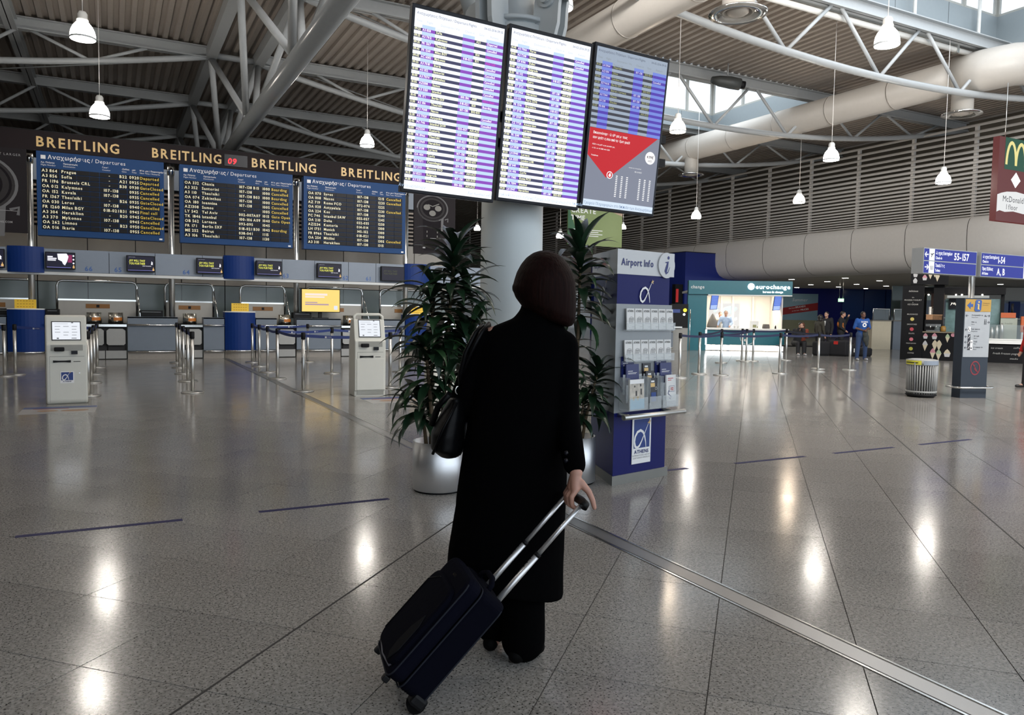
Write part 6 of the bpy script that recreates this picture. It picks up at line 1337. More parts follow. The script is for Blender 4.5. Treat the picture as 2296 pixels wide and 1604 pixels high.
# ------------------------------------------------------------------ red hanging restaurant sign at the right edge
t = thing('hanging_sign', 'red hanging restaurant sign with yellow arches cut off by the right edge', 'sign', (21.98, 13.0, 4.14))
SR = emi('sign_red', (0.16, 0.03, 0.03), 0.7); F = XF(0, 0, 0)
part('panel', SR, t, lambda m: m.box(0, 2.3, 0, 0.18, 0, 2.33))
part('green_field', emi('sign_green', (0.01, 0.085, 0.05), 0.8), t, lambda m: m.rect(F, 0.27, 2.2, 1.45, 2.33, 0.004))
part('arches', emi('sign_yellow', (0.85, 0.75, 0.30), 0.9), t, lambda m: [m.stroke(F, [(x + 0.30 + 0.30 * k * cos(q) - (0.30 * k if 0 else 0), 1.58 + 0.62 * sin(q)) for q in [pi - pi * i / 14 for i in range(15)]], 0.10, 0.008) for x, k in ((0.28, 0.75), (0.74, 0.75))])
part('white_diamond', LW_, t, lambda m: m.poly(F, [(0.62, 1.18), (0.85, 1.4), (1.08, 1.18), (0.85, 0.96)], 0.006))
part('torn_paper', emi('sign_paper', (0.85, 0.86, 0.86), 0.85), t, lambda m: m.poly(F, [(0.01, 0.24), (0.15, 0.29), (0.4, 0.26), (0.8, 0.3), (1.3, 0.26), (1.8, 0.3), (2.29, 0.26), (2.29, 0.84), (1.8, 0.87), (1.4, 0.82), (0.9, 0.86), (0.45, 0.83), (0.2, 0.78), (0.01, 0.72)], 0.006))
part('sign_text', LI_, t, lambda m: (text(m, "McDonald's", F, 0.26, 0.55, 0.17, c=0.01), text(m, '1 floor', F, 0.42, 0.34, 0.15, c=0.01)))
for x in (0.4, 1.9): part('cable', STEEL, t, lambda m: m.tube([(x, 0.09, 2.33), (x, 0.09, 3.86)], 0.012, 5))

# ------------------------------------------------------------------ ice cream stand
RZI = atan2(-0.83, 0.557)
t = thing('ice_cream_stand', 'black ice cream and frozen yogurt stand with a lit back counter', 'stand', (23.1, 16.55, 0), RZI)
BLK = mat('stand_black', (0.005, 0.005, 0.006), 0.5, noise=0.2, spec=0.15); BRW = mat('stand_brown', (0.07, 0.032, 0.022), 0.4, noise=0.15)
tw = part('menu_tower', BLK, t, lambda m: m.box(0, 0.63, 0, 0.5, 0, 2.42)); F = XF(0, 0, 0)
MENU = prt('menu_grey', (0.32, 0.31, 0.29))
part('menu_text', MENU, tw, lambda m: [text(m, s, F, 0.315, z, h, al='c', c=0.004, bold=True, w=0.85) for s, z, h in (('delicious', 2.22, 0.06), ('100%', 2.02, 0.035), ('FROZEN YOGURT', 1.93, 0.048), ('&', 1.86, 0.03), ('ICE CREAM', 1.79, 0.048), ('MILKSHAKES', 1.47, 0.042), ('SMOOTHIES', 1.14, 0.042), ('FRUITS', 0.84, 0.042), ('FRESH JUICES', 0.52, 0.038), ('COFFEE', 0.20, 0.042))])
for z, c in ((1.33, (0.50, 0.40, 0.10)), (1.0, (0.42, 0.04, 0.06)), (0.67, (0.55, 0.14, 0.17)), (0.36, (0.42, 0.40, 0.05))):
    part('menu_dot', prt('dot_%d' % int(z * 100), c), tw, lambda m: m.disc(F, 0.315, z, 0.058, 0.004, n=18))
cb = part('top_block', BLK, t, lambda m: m.box(0.22, 1.30, 0.02, 0.5, 2.46, 2.98)); part('block_post', BLK, t, lambda m: m.box(0.25, 0.55, 0.05, 0.4, 2.42, 2.46).box(0.9, 1.2, 0.3, 0.45, 0.9, 2.46))
PINK = prt('print_pink', (0.5, 0.22, 0.26)); CRM = prt('print_cream', (0.55, 0.48, 0.34)); WHP = prt('print_whitish', (0.48, 0.48, 0.48)); MINT = prt('print_mint', (0.34, 0.42, 0.26)); GRY = prt('print_darkgrey', (0.12, 0.12, 0.12))
def cone(m, x, z, s, top): m.poly(F2, [(x - 0.3 * s, z), (x + 0.3 * s, z), (x, z - 0.85 * s)], 0.003, 1); m.poly(F2, [(x - 0.34 * s, z), (x + 0.34 * s, z), (x + 0.2 * s, z + 0.35 * s), (x, z + 0.6 * s), (x - 0.2 * s, z + 0.35 * s)], 0.004, top)
def cupcake(m, x, z, s, top): m.poly(F2, [(x - 0.3 * s, z - 0.5 * s), (x + 0.3 * s, z - 0.5 * s), (x + 0.42 * s, z), (x - 0.42 * s, z)], 0.003, 2); m.poly(F2, [(x - 0.45 * s, z), (x + 0.45 * s, z), (x + 0.25 * s, z + 0.4 * s), (x, z + 0.65 * s), (x - 0.25 * s, z + 0.4 * s)], 0.004, top)
PR5 = [PINK, CRM, WHP, MINT, GRY]
F2 = XF(0, 0.02, 0)
part('ice_cream_print', PR5, cb, lambda m: (cupcake(m, 0.35, 2.78, 0.15, 2), cupcake(m, 0.35, 2.58, 0.15, 2), cupcake(m, 0.62, 2.68, 0.16, 0), cone(m, 0.78, 2.8, 0.2, 2), cone(m, 0.90, 2.86, 0.2, 3), cone(m, 0.98, 2.72, 0.2, 1)))
ct = part('counter_front', BLK, t, lambda m: m.box(0.63, 1.95, 0.08, 0.18, 0, 0.90)); F2 = XF(0, 0.08, 0)
part('ice_cream_print', PR5, ct, lambda m: (cupcake(m, 0.72, 0.78, 0.16, 0), cupcake(m, 0.98, 0.78, 0.18, 0), cone(m, 1.35, 0.76, 0.2, 3), m.disc(F2, 1.5, 0.84, 0.06, 0.004, 0), cupcake(m, 1.66, 0.68, 0.22, 0), cupcake(m, 1.66, 0.40, 0.22, 2), cupcake(m, 1.66, 0.14, 0.22, 2), cone(m, 0.72, 0.5, 0.24, 2), cone(m, 1.0, 0.52, 0.25, 1), cone(m, 1.12, 0.52, 0.25, 1), cone(m, 0.95, 0.25, 0.25, 0), cone(m, 1.12, 0.22, 0.25, 3), cupcake(m, 1.36, 0.24, 0.22, 1)))
part('counter_top', mat('stand_counter_top', (0.20, 0.17, 0.12), 0.25), t, lambda m: m.box(0.63, 1.97, 0.04, 0.8, 0.90, 0.94))
part('canopy', BLK, t, lambda m: m.box(0.55, 2.95, 1.2, 1.9, 2.18, 2.42)); part('canopy_post', BLK, t, lambda m: m.box(2.85, 2.95, 1.5, 1.6, 0, 2.2)); part('canopy_post', BLK, t, lambda m: m.box(0.6, 0.7, 1.5, 1.6, 0, 2.2))
part('canopy_light', emi('canopy_white', (0.75, 0.78, 0.75), 0.45), t, lambda m: m.box(1.3, 2.5, 1.18, 1.2, 2.06, 2.14))
part('back_glass', mat('stand_glass', (0.16, 0.26, 0.26), 0.12, noise=0.3), t, lambda m: m.box(1.28, 2.9, 1.62, 1.66, 0.9, 2.04))
for x in (0.75, 1.55, 1.72, 2.3): part('spot', emi('stand_spot', (1, 0.9, 0.7), 25), t, lambda m: m.ell((x, 1.1, 2.16), 0.025, 8, 6))
pc = part('brown_column', BRW, t, lambda m: m.box(0.83, 1.22, 0.95, 1.25, 0.9, 2.2)); part('gold_print', prt('column_gold', (0.35, 0.25, 0.15)), pc, lambda m: (text(m, 'gelato', XF(0, 0.95, 0), 1.02, 2.05, 0.06, al='c', c=0.005), text(m, 'HOT', XF(0, 0.95, 0), 1.02, 1.8, 0.05, al='c', c=0.005, bold=True), text(m, 'WAFFLES', XF(0, 0.95, 0), 1.02, 1.72, 0.05, al='c', c=0.005, bold=True), text(m, 'CREPES', XF(0, 0.95, 0), 1.02, 1.58, 0.05, al='c', c=0.005, bold=True)))
sp = part('lit_picture', BLACKG, t, lambda m: m.box(1.38, 1.82, 1.5, 1.6, 1.70, 2.05)); part('glow_script', emi('script_glow', (1, 0.92, 0.75), 1.6), sp, lambda m: text(m, 'yogurt', XF(0, 1.5, 0), 1.60, 1.85, 0.085, al='c', c=0.006, bold=True, slant=0.3))
cmk = thing('coffee_machine', 'black coffee machine on the ice cream counter under the brown box', 'coffee machine', V((23.1, 16.55, 0.941)) + V((cos(RZI), sin(RZI), 0)) * 0.93 + V((-sin(RZI), cos(RZI), 0)) * 0.45, RZI)
part('body', BLK, cmk, lambda m: m.box(-0.27, 0.27, -0.16, 0.2, 0, 0.38), 0.02); part('steel_front', CHROME, cmk, lambda m: m.box(-0.22, 0.22, -0.175, -0.16, 0.16, 0.24)); part('drip_tray', CHROME, cmk, lambda m: m.box(-0.2, 0.2, -0.24, -0.16, 0.0, 0.04))
for k in range(2): part('spout', CHROME, cmk, lambda m: m.tube([(-0.08 + 0.16 * k, -0.2, 0.10), (-0.08 + 0.16 * k, -0.19, 0.2)], 0.02, 8))
wb = thing('cardboard_box', 'brown box on the coffee machine holding the white cups', 'box', V((23.1, 16.55, 1.322)) + V((cos(RZI), sin(RZI), 0)) * 0.87 + V((-sin(RZI), cos(RZI), 0)) * 0.45, RZI)
part('carton', mat('carton_brown', (0.32, 0.17, 0.08), 0.6), wb, lambda m: m.box(-0.16, 0.30, -0.15, 0.15, 0, 0.15)); part('lid', mat('carton_lid', (0.36, 0.20, 0.10), 0.6), wb, lambda m: m.box(-0.17, 0.31, -0.16, 0.16, 0.15, 0.17))
CUPM = mat('paper_cup_white', (0.85, 0.80, 0.72), 0.5)
for k, (x, y, h) in enumerate(((-0.05, -0.08, 0.30), (0.05, 0.05, 0.22), (0.13, -0.06, 0.24), (0.21, 0.06, 0.20), (0.27, -0.07, 0.12))):
    p0 = V((23.1, 16.55, 1.493)) + V((cos(RZI), sin(RZI), 0)) * (0.87 + x) + V((-sin(RZI), cos(RZI), 0)) * (0.45 + y)
    m = MB()
    for i in range(max(2, int(h / 0.05))): m.lathe([(0.045, 0.05 * i), (0.038, 0.05 * i + 0.05), (0, 0.05 * i + 0.05)], 12)
    c = m.build('cup_stack', CUPM, None, p0); c['kind'] = 'thing'; tag(c, 'stack of white paper cups on the ice cream counter, %s from the left' % ordn[k], 'cups', 'paper cup stacks')
for k, (x, mt, lab) in enumerate(((1.05, GLASS, 'glass jar on the ice cream counter beside the menu tower'), (1.22, mat('amber_jar', (0.3, 0.16, 0.03), 0.2), 'amber jar on the ice cream counter'), (1.72, mat('gold_dome', (0.7, 0.5, 0.2), 0.12, 1.0), 'shiny golden dome on the ice cream counter'))):
    p0 = V((23.1, 16.55, 0.941)) + V((cos(RZI), sin(RZI), 0)) * x + V((-sin(RZI), cos(RZI), 0)) * 0.18
    tag(MB().lathe([(0, 0), (0.07, 0), (0.08, 0.03), (0.08, 0.14), (0.05, 0.18), (0.0, 0.19)] if k < 2 else [(0, 0), (0.15, 0), (0.15, 0.05), (0.13, 0.14), (0.08, 0.2), (0.0, 0.23)], 18).build('jar' if k < 2 else 'dome', mt, None, p0), lab, 'jar' if k < 2 else 'dome')
t = thing('ice_cream_counter', 'long black ice cream counter with a white top at the right edge', 'counter', (24.6, 14.6, 0), RZI)
b = part('front', BLK, t, lambda m: m.box(0, 2.6, 0, 0.1, 0, 0.56)); part('counter_text', prt('script_white', (0.45, 0.45, 0.43)), b, lambda m: (text(m, 'ice cream', F, 0.10, 0.44, 0.055, slant=0.2, c=0.004), text(m, 'coffee', F, 0.70, 0.46, 0.055, slant=0.2, c=0.004), text(m, 'fresh frozen yogurt', F, 0.16, 0.27, 0.062, slant=0.2, c=0.004), text(m, 'snacks', F, 0.62, 0.12, 0.055, slant=0.2, c=0.004)))
part('white_top', WHITEP, t, lambda m: m.box(-0.03, 2.65, -0.05, 0.8, 0.60, 0.68)); part('body', BLK, t, lambda m: m.box(0, 2.6, 0.1, 0.75, 0, 0.6)); part('lower_edge', WHITEP, t, lambda m: m.box(-0.02, 2.62, -0.03, 0.0, 0.72, 0.76).box(-0.02, 2.62, 0.0, 0.5, 0.68, 0.72))
part('glass_case', GLASS, t, lambda m: m.box(0.0, 2.6, 0.02, 0.03, 0.76, 1.2))
ORG = mat('orange_machine', (0.50, 0.10, 0.02), 0.4)
def sl(x, y, z): return V((24.6, 14.6, z)) + V((cos(RZI), sin(RZI), 0)) * x + V((-sin(RZI), cos(RZI), 0)) * y
for k in range(3):
    tag(MB().lathe([(0, 0), (0.055, 0), (0.055, 0.30 + 0.06 * k), (0.03, 0.34 + 0.06 * k), (0.03, 0.40 + 0.06 * k), (0, 0.40 + 0.06 * k)], 14).build('steel_canister', STEEL, None, sl(0.12 + 0.13 * k, 0.2, 0.722)), 'tall steel canister in the ice cream counter, %s from the left' % ordn[k], 'canister', 'steel canisters')
mt = thing('orange_juicer', 'orange juice machine on the counter at the right edge', 'juice machine', sl(1.05, 0.3, 0.722), RZI)
part('housing', ORG, mt, lambda m: m.box(-0.17, 0.17, -0.08, 0.12, 0.25, 0.75), 0.02); part('label', WHITET, mt, lambda m: m.rect(XF(0, -0.08, 0), -0.08, 0.1, 0.35, 0.58, 0.004)); part('post', BLACK, mt, lambda m: m.tube([(0, 0, 0.7), (0, 0, 1.12)], 0.035, 8)); part('base', STEEL, mt, lambda m: m.box(-0.15, 0.15, -0.1, 0.12, 0, 0.25))
mt = thing('orange_display', 'orange headed dispenser behind the counter, left of the juice machine', 'dispenser', sl(0.55, 0.42, 0.722), RZI)
part('head', ORG, mt, lambda m: m.box(-0.2, 0.2, -0.06, 0.1, 0.70, 0.86)); part('post', BLACK, mt, lambda m: m.tube([(0.1, 0, 0.8), (0.1, 0, 1.15)], 0.035, 8)); part('body', mat('pale_green_board', (0.36, 0.40, 0.34), 0.5), mt, lambda m: m.box(-0.2, 0.25, -0.02, 0.02, 0.0, 0.70)); part('script', prt('board_ink', (0.1, 0.12, 0.1)), mt, lambda m: text(m, 'freshly', XF(0, -0.02, 0), 0.02, 0.5, 0.05, al='c', slant=0.2, c=0.003))

# ================================================================== PEOPLE
HAIRD = mat('dark_hair', (0.012, 0.009, 0.008), 0.45, noise=0.2, nscale=30)
def cloth(n, c): return mat('cloth_' + n, c, 0.85, noise=0.12, nscale=14, bump=0.15)
def person(label, loc, rz, H, shirt, legs, shoe, skin=SKIN, hair=HAIRD, arms=None, seated=False, hair_k=1.0, vox=0.016, head_dx=0.0, head_dy=0.03, bald=False, shirt_short=False, lean=0.0, stride=0.03):
    """figure facing local +Y; all joint coordinates are fractions of the standing height H"""
    t = thing('person', label, 'person', loc, rz)
    S = lambda p: (p[0] * H, p[1] * H, p[2] * H)
    drop = 0.25 if seated else 0.0
    hz = 0.52 - drop
    def up(p): return (p[0], p[1] + lean * max(0, (p[2] - hz)), p[2] - 0.0)
    sh = [up((s * 0.105, 0, 0.815 - drop)) for s in (-1, 1)]
    if arms is None: arms = [((-0.135, 0.0, 0.63), (-0.13, 0.05, 0.48)), ((0.135, 0.0, 0.63), (0.13, 0.05, 0.48))]
    hd = up((head_dx, head_dy, 0.925 - drop)); nk = up((head_dx * 0.4, 0.0, 0.85 - drop))
    B, C_, L_ = [], [], []
    c = lambda a, b, r0, r1: ('c', S(a), S(b), r0 * H, r1 * H)
    B += [('e', S(hd), (0.043 * H, 0.054 * H, 0.062 * H)), c(up((0, 0, 0.80 - drop)), hd, 0.036, 0.032), ('e', S((hd[0], hd[1] + 0.052, hd[2] - 0.008)), (0.009 * H, 0.012 * H, 0.012 * H)),
          ('e', S((hd[0] - 0.044, hd[1], hd[2] - 0.005)), (0.007 * H, 0.012 * H, 0.016 * H)), ('e', S((hd[0] + 0.044, hd[1], hd[2] - 0.005)), (0.007 * H, 0.012 * H, 0.016 * H)), ('e', S((hd[0], hd[1] + 0.03, hd[2] - 0.035)), (0.030 * H, 0.026 * H, 0.026 * H))]
    torso = [c(up((0, 0, 0.56 - drop)), up((0, 0, 0.72 - drop)), 0.072, 0.082), c(up((-0.075, 0, 0.78 - drop)), up((0.075, 0, 0.78 - drop)), 0.058, 0.058), c((-0.04, 0, hz), (0.04, 0, hz), 0.07, 0.07)]
    B += torso
    for i, s in enumerate((-1, 1)):
        el, wr = arms[i]; el = (el[0], el[1], el[2] - drop); wr = (wr[0], wr[1], wr[2] - drop)
        B += [c(sh[i], el, 0.030, 0.025), c(el, wr, 0.025, 0.017)]
        d = V(wr) - V(el); d.normalize(); hp = V(wr) + d * 0.035
        B.append(c(wr, tuple(hp), 0.018, 0.021))
        u = d.orthogonal().normalized()
        for k in range(4): q = hp + u * (0.009 * (k - 1.5)); B.append(c(tuple(q), tuple(q + d * (0.034 + 0.006 * (k in (1, 2))) + V((0, 0.008, -0.006))), 0.007, 0.006))
        B.append(c(tuple(hp - u * 0.012), tuple(hp - u * 0.028 + d * 0.02), 0.008, 0.007))
        C_.append(c(sh[i], el, 0.043, 0.037))
        if not shirt_short: C_.append(c(el, wr, 0.036, 0.028))
        hip = (s * 0.05, 0, hz)
        if seated: kn = (s * 0.07, 0.24, hz + 0.0); an = (s * 0.07, 0.25, 0.045)
        else: kn = (s * (0.052 + stride * 0.5), 0.01, 0.285); an = (s * (0.05 + stride), -0.012 + 0.03 * s, 0.045)
        B += [c(hip, kn, 0.052, 0.035), c(kn, an, 0.035, 0.022), c(an, (an[0] + s * 0.008, an[1] + 0.085, 0.02), 0.02, 0.016)]
        L_ += [c(hip, kn, 0.062, 0.045), c(kn, (an[0], an[1], 0.04), 0.045, 0.036)]
        part_sh = blob_obj('shoe', [c((an[0], an[1] - 0.02, 0.024), (an[0] + s * 0.01, an[1] + 0.09, 0.021), 0.024, 0.021)], 0.012, shoe, t, 2)
    blob_obj('body', B, vox * 0.9, skin, t, 3)
    blob_obj('top', [c(up((0, 0, 0.53 - drop)), up((0, 0, 0.72 - drop)), 0.088, 0.094), c(up((-0.08, 0, 0.775 - drop)), up((0.08, 0, 0.775 - drop)), 0.066, 0.066), c(up((0, -0.005, 0.80 - drop)), up((0, 0, 0.84 - drop)), 0.052, 0.042)] + C_, vox, shirt, t, 4)
    blob_obj('trousers', [c((-0.04, 0, hz), (0.04, 0, hz), 0.08, 0.08)] + L_, vox, legs, t, 4)
    if not bald:
        k = hair_k
        hs = [('e', S((hd[0], hd[1] - 0.012, hd[2] + 0.016)), (0.049 * H * k, 0.056 * H * k, 0.056 * H * k))]
        if k > 1.1: hs.append(('e', S((hd[0], hd[1] - 0.03, hd[2] - 0.04)), (0.06 * H, 0.05 * H, 0.07 * H)))
        blob_obj('hair', hs, 0.012, hair, t, 2)
    for s in (-1, 1): part('eye', DARK, t, lambda m: m.ell(S((hd[0] + s * 0.018, hd[1] + 0.050, hd[2] + 0.004)), 0.0065 * H, 8, 6))
    return t
RZF = 2.42     # facing the viewer from the far right of the hall
JEANS = cloth('jeans', (0.035, 0.065, 0.15)); DARKC = cloth('charcoal', (0.012, 0.012, 0.014)); OLIVE = cloth('olive', (0.035, 0.032, 0.022)); BLUESH = cloth('blue_shirt', (0.012, 0.07, 0.28)); PALESH = cloth('pale_blue_shirt', (0.36, 0.46, 0.62)); SHOEW = mat('trainer_white', (0.45, 0.45, 0.46), 0.6); SHOED = mat('shoe_dark', (0.015, 0.014, 0.014), 0.5); ORNG = cloth('orange', (0.42, 0.13, 0.02)); REDC = cloth('red', (0.42, 0.015, 0.01)); RUST = cloth('rust', (0.20, 0.04, 0.02))
p = person('standing man in a royal blue printed T-shirt and jeans, grey jacket over his arm', (21.1, 16.47, 0), RZF + 0.25, 1.56, BLUESH, JEANS, SHOEW, SKIND, HAIRD, arms=[((-0.15, -0.01, 0.66), (-0.03, 0.12, 0.62)), ((0.15, -0.01, 0.66), (0.03, 0.12, 0.61))], shirt_short=True, stride=0.045)
FT = Fr((-0.0, 0.155, 1.15), (-1, 0, 0), (0, 0.05, 1))
part('shirt_print', WHITET, p, lambda m: (text(m, 'ROMA', FT, 0, 0.045, 0.05, al='c', bold=True, c=0.004), m.ring(FT, 0, -0.03, 0.03, 0.065, 0.004, n=20)))
blob_obj('jacket', [('e', (-0.04, 0.14, 0.85), (0.09, 0.07, 0.14)), ('e', (-0.08, 0.12, 0.70), (0.10, 0.06, 0.16)), ('e', (-0.12, 0.10, 0.55), (0.06, 0.05, 0.12))], 0.02, cloth('jacket_grey', (0.05, 0.055, 0.05)), p)
person('standing woman with bushy dark hair in an olive coat, back turned to the hall', (22.35, 19.2, 0), RZF + 2.2, 1.42, OLIVE, DARKC, SHOED, SKIN, HAIRD, hair_k=1.35)
p = person('standing man in a dark jacket with a white shirt front beside the olive coat', (23.0, 19.45, 0), RZF - 0.5, 1.56, DARKC, DARKC, SHOED, SKIN, HAIRD)
part('shirt_front', WHITEP, p, lambda m: m.poly(Fr((0, 0.162, 1.05), (-1, 0, 0), (0, 0, 1)), [(-0.03, 0.16), (0.03, 0.16), (0.012, 0.0), (-0.02, -0.06)], 0.0))
p = person('standing man lifting a hand to his face, orange scarf on his dark jacket', (23.35, 19.1, 0), RZF + 1.3, 1.58, DARKC, DARKC, SHOED, SKIN, HAIRD, arms=[((-0.13, 0.06, 0.70), (-0.05, 0.13, 0.86)), ((0.135, 0.0, 0.63), (0.10, 0.09, 0.56))], hair_k=1.0)
blob_obj('scarf', [('e', (0.12, -0.02, 1.10), (0.07, 0.12, 0.13)), ('e', (0.1, 0.03, 0.96), (0.05, 0.09, 0.10)), ('c', (0.1, 0.0, 1.2), (0.05, 0.02, 1.33), 0.04, 0.035)], 0.02, ORNG, p)
person('seated man bending forward with bare hands at the left end of the waiting group', (21.5, 19.45, 0), RZF + 0.3, 1.55, DARKC, DARKC, SHOEW, SKIN, HAIRD, arms=[((-0.13, 0.1, 0.68), (-0.03, 0.19, 0.86)), ((0.13, 0.1, 0.68), (0.03, 0.19, 0.86))], seated=True, lean=0.4, head_dy=0.05)
person('seated person in a rust red top leaning forward beside the olive coat', (22.15, 19.8, 0), RZF - 0.1, 1.52, RUST, DARKC, SHOED, SKIN, mat('auburn_hair', (0.10, 0.03, 0.012), 0.5), arms=[((-0.12, 0.1, 0.66), (-0.03, 0.2, 0.72)), ((0.12, 0.1, 0.66), (0.03, 0.2, 0.72))], seated=True, lean=0.5, head_dy=0.05, hair_k=1.15)
for k, (x, y, w) in enumerate(((21.8, 19.62, 1.4),)):
    b = thing('waiting_bench', 'dark low bench under the two seated people', 'bench', (x, y, 0), RZK)
    part('seat', BLACK, b, lambda m: m.box(-w / 2, w / 2, -0.05, 0.4, 0.27, 0.31)); [part('leg', STEEL, b, lambda m: m.box(s * w * 0.42 - 0.02, s * w * 0.42 + 0.02, 0.0, 0.35, 0, 0.27)) for s in (-1, 1)]
# dark luggage piled before the group
for k, (x, y, w, d, h, rz, lab) in enumerate(((21.95, 18.75, 0.55, 0.30, 0.50, 0.3, 'large black travel bag on the floor before the seated pair'), (22.45, 18.45, 0.62, 0.32, 0.55, -0.5, 'black suitcase standing upright in the middle of the luggage pile'), (22.75, 18.2, 0.5, 0.3, 0.42, 0.2, 'black suitcase with pale labels at the right of the luggage pile'), (23.3, 18.15, 0.6, 0.34, 0.30, -0.9, 'dark grey travel bag lying at the right end of the luggage pile'))):
    b = thing('travel_bag' if 'bag' in lab else 'suitcase', lab, 'luggage', (x, y, 0), rz + RZK, 'luggage pile')
    part('shell', cloth('luggage_black%d' % (k % 2), (0.010 + 0.012 * (k == 3), 0.010 + 0.011 * (k == 3), 0.012 + 0.008 * (k == 3))), b, lambda m: m.box(-w / 2, w / 2, -d / 2, d / 2, 0.02, h), 0.06)
    part('handle', BLACK, b, lambda m: m.tube([(-0.1, 0, h - 0.01), (-0.09, 0, h + 0.05), (0.09, 0, h + 0.05), (0.1, 0, h - 0.01)], 0.013, 6)); part('foot', BLACK, b, lambda m: m.box(-w / 2 + 0.05, w / 2 - 0.05, -d / 2 + 0.04, d / 2 - 0.04, 0, 0.03))
    if k == 2: part('luggage_label', WHITEP, b, lambda m: (m.box(0.05, 0.08, -d / 2 - 0.004, -d / 2, 0.15, 0.28), m.box(0.12, 0.14, -d / 2 - 0.004, -d / 2, 0.16, 0.26)))
    if k == 1: part('red_patch', REDC, b, lambda m: m.box(-0.12, 0.02, -d / 2 - 0.01, -d / 2 + 0.02, h - 0.14, h - 0.03))
person('clerk in a pale blue shirt behind the exchange counter', kloc(0.86, 0.75), RZK + pi - 0.1, 1.55, PALESH, DARKC, SHOED, SKIN, mat('brown_hair', (0.06, 0.03, 0.016), 0.5), arms=[((-0.15, 0.04, 0.68), (-0.10, 0.15, 0.62)), ((0.16, 0.0, 0.70), (0.19, 0.08, 0.62))])
person('second clerk half hidden behind the clerk in pale blue', kloc(0.72, 1.35), RZK + pi + 0.3, 1.50, cloth('cream', (0.5, 0.45, 0.36)), DARKC, SHOED, SKIN, mat('brown_hair', (0.06, 0.03, 0.016), 0.5))
person('person in a red coat walking out of the picture at the right edge', (16.22, 8.75, 0), 1.0, 1.55, REDC, DARKC, SHOED, SKIN, HAIRD)

# ------------------------------------------------------------------ the woman in black
WO = thing('person', 'woman in a long black coat seen from behind, looking up at the screens', 'person', (1.42, 2.62, 0), -radians(27.545))
WI = (Matrix.Translation((1.42, 2.62, 0)) @ Matrix.Rotation(-radians(27.545), 4, 'Z')).inverted()
SA = radians(-11.2); SE = radians(46.6); SO = V((0.917, 2.489, 0))
SH_ = V((cos(SA), sin(SA), 0)); SWd = V((-sin(SA), cos(SA), 0)); SL = SH_ * cos(SE) + V((0, 0, sin(SE))); ST = SH_ * -sin(SE) + V((0, 0, cos(SE)))
GC = SO + SL * 0.905 + ST * 0.02 - SWd * 0.005          # centre of the pull handle grip
toL = lambda p: tuple(WI @ V(p))
gl = V(toL(GC)); gw = (V(toL(GC + SWd)) - gl).normalized(); gr = (V(toL(GC + SH_)) - gl).normalized(); gz = V((0, 0, 1))
def gp(w, r, z): return tuple(gl + gw * w + gr * r + gz * z)
wrist = V(gp(-0.005, -0.005, 0.10)); elbow = V((0.165, -0.03, 0.965))
B = [('e', (0.075, 0.015, 1.475), (0.074, 0.092, 0.105)), ('e', (0.075, 0.07, 1.42), (0.05, 0.045, 0.05)), ('e', (0.075, 0.112, 1.465), (0.014, 0.02, 0.022)), ('e', (0.0, 0.01, 1.465), (0.012, 0.022, 0.03)), ('e', (0.15, 0.01, 1.465), (0.012, 0.022, 0.03)),
     ('c', (0.05, -0.01, 1.28), (0.072, 0.0, 1.42), 0.055, 0.05), ('c', (-0.11, 0, 1.235), (0.11, 0, 1.235), 0.07, 0.07), ('c', (0, 0, 1.2), (-0.02, 0, 0.95), 0.11, 0.10), ('c', (-0.10, 0, 0.82), (0.06, 0, 0.82), 0.10, 0.10),
     ('c', (0.155, 0, 1.23), tuple(elbow), 0.045, 0.036), ('c', tuple(elbow), tuple(wrist), 0.034, 0.024), ('c', (-0.165, 0, 1.23), (-0.225, 0.03, 1.0), 0.045, 0.036), ('c', (-0.225, 0.03, 1.0), (-0.23, 0.17, 0.90), 0.034, 0.024), ('c', (-0.23, 0.17, 0.90), (-0.23, 0.25, 0.88), 0.026, 0.03),
     ('c', (-0.09, 0.02, 0.8), (-0.10, 0.05, 0.43), 0.08, 0.05), ('c', (-0.10, 0.05, 0.43), (-0.10, 0.05, 0.07), 0.05, 0.032), ('c', (0.05, 0, 0.8), (0.02, -0.02, 0.43), 0.08, 0.05), ('c', (0.02, -0.02, 0.43), (0.005, -0.03, 0.07), 0.05, 0.032),
     ('c', (0.0, -0.05, 0.04), (0.07, 0.03, 0.03), 0.032, 0.025), ('c', (-0.11, 0.03, 0.04), (-0.09, 0.13, 0.03), 0.032, 0.025)]
# right hand: palm over the grip, four fingers curled round it, thumb hanging on the other side
B += [('c', tuple(wrist), gp(-0.024, -0.014, 0.045), 0.022, 0.017), ('c', tuple(wrist), gp(0.002, -0.016, 0.045), 0.022, 0.018), ('c', tuple(wrist), gp(0.026, -0.012, 0.048), 0.021, 0.016)]
for k, (w, ln) in enumerate(((-0.036, 0.92), (-0.0125, 1.05), (0.011, 1.0), (0.0335, 0.85))):
    q = [gp(w * 0.9, -0.014, 0.044), gp(w, -0.036 * ln, 0.018), gp(w, -0.032 * ln, -0.014), gp(w, -0.008, -0.029 * ln)]
    for a, b, r0, r1 in ((0, 1, 0.0112, 0.0098), (1, 2, 0.0098, 0.0088), (2, 3, 0.0088, 0.0078)): B.append(('c', q[a], q[b], r0, r1))
th = [gp(-0.022, 0.008, 0.066), gp(-0.038, 0.033, 0.036), gp(-0.046, 0.046, 0.004), gp(-0.05, 0.052, -0.022)]
for a, b, r0, r1 in ((0, 1, 0.016, 0.012), (1, 2, 0.012, 0.0105), (2, 3, 0.0105, 0.0085)): B.append(('c', th[a], th[b], r0, r1))
wb_ = blob_obj('body', B, 0.0042, mat('woman_skin', (0.47, 0.25, 0.185), 0.5, noise=0.1, nscale=30), WO, 3)
BLK_C = mat('black_wool', (0.0012, 0.0012, 0.0014), 0.95, noise=0.2, nscale=30, bump=0.15, spec=0.03)
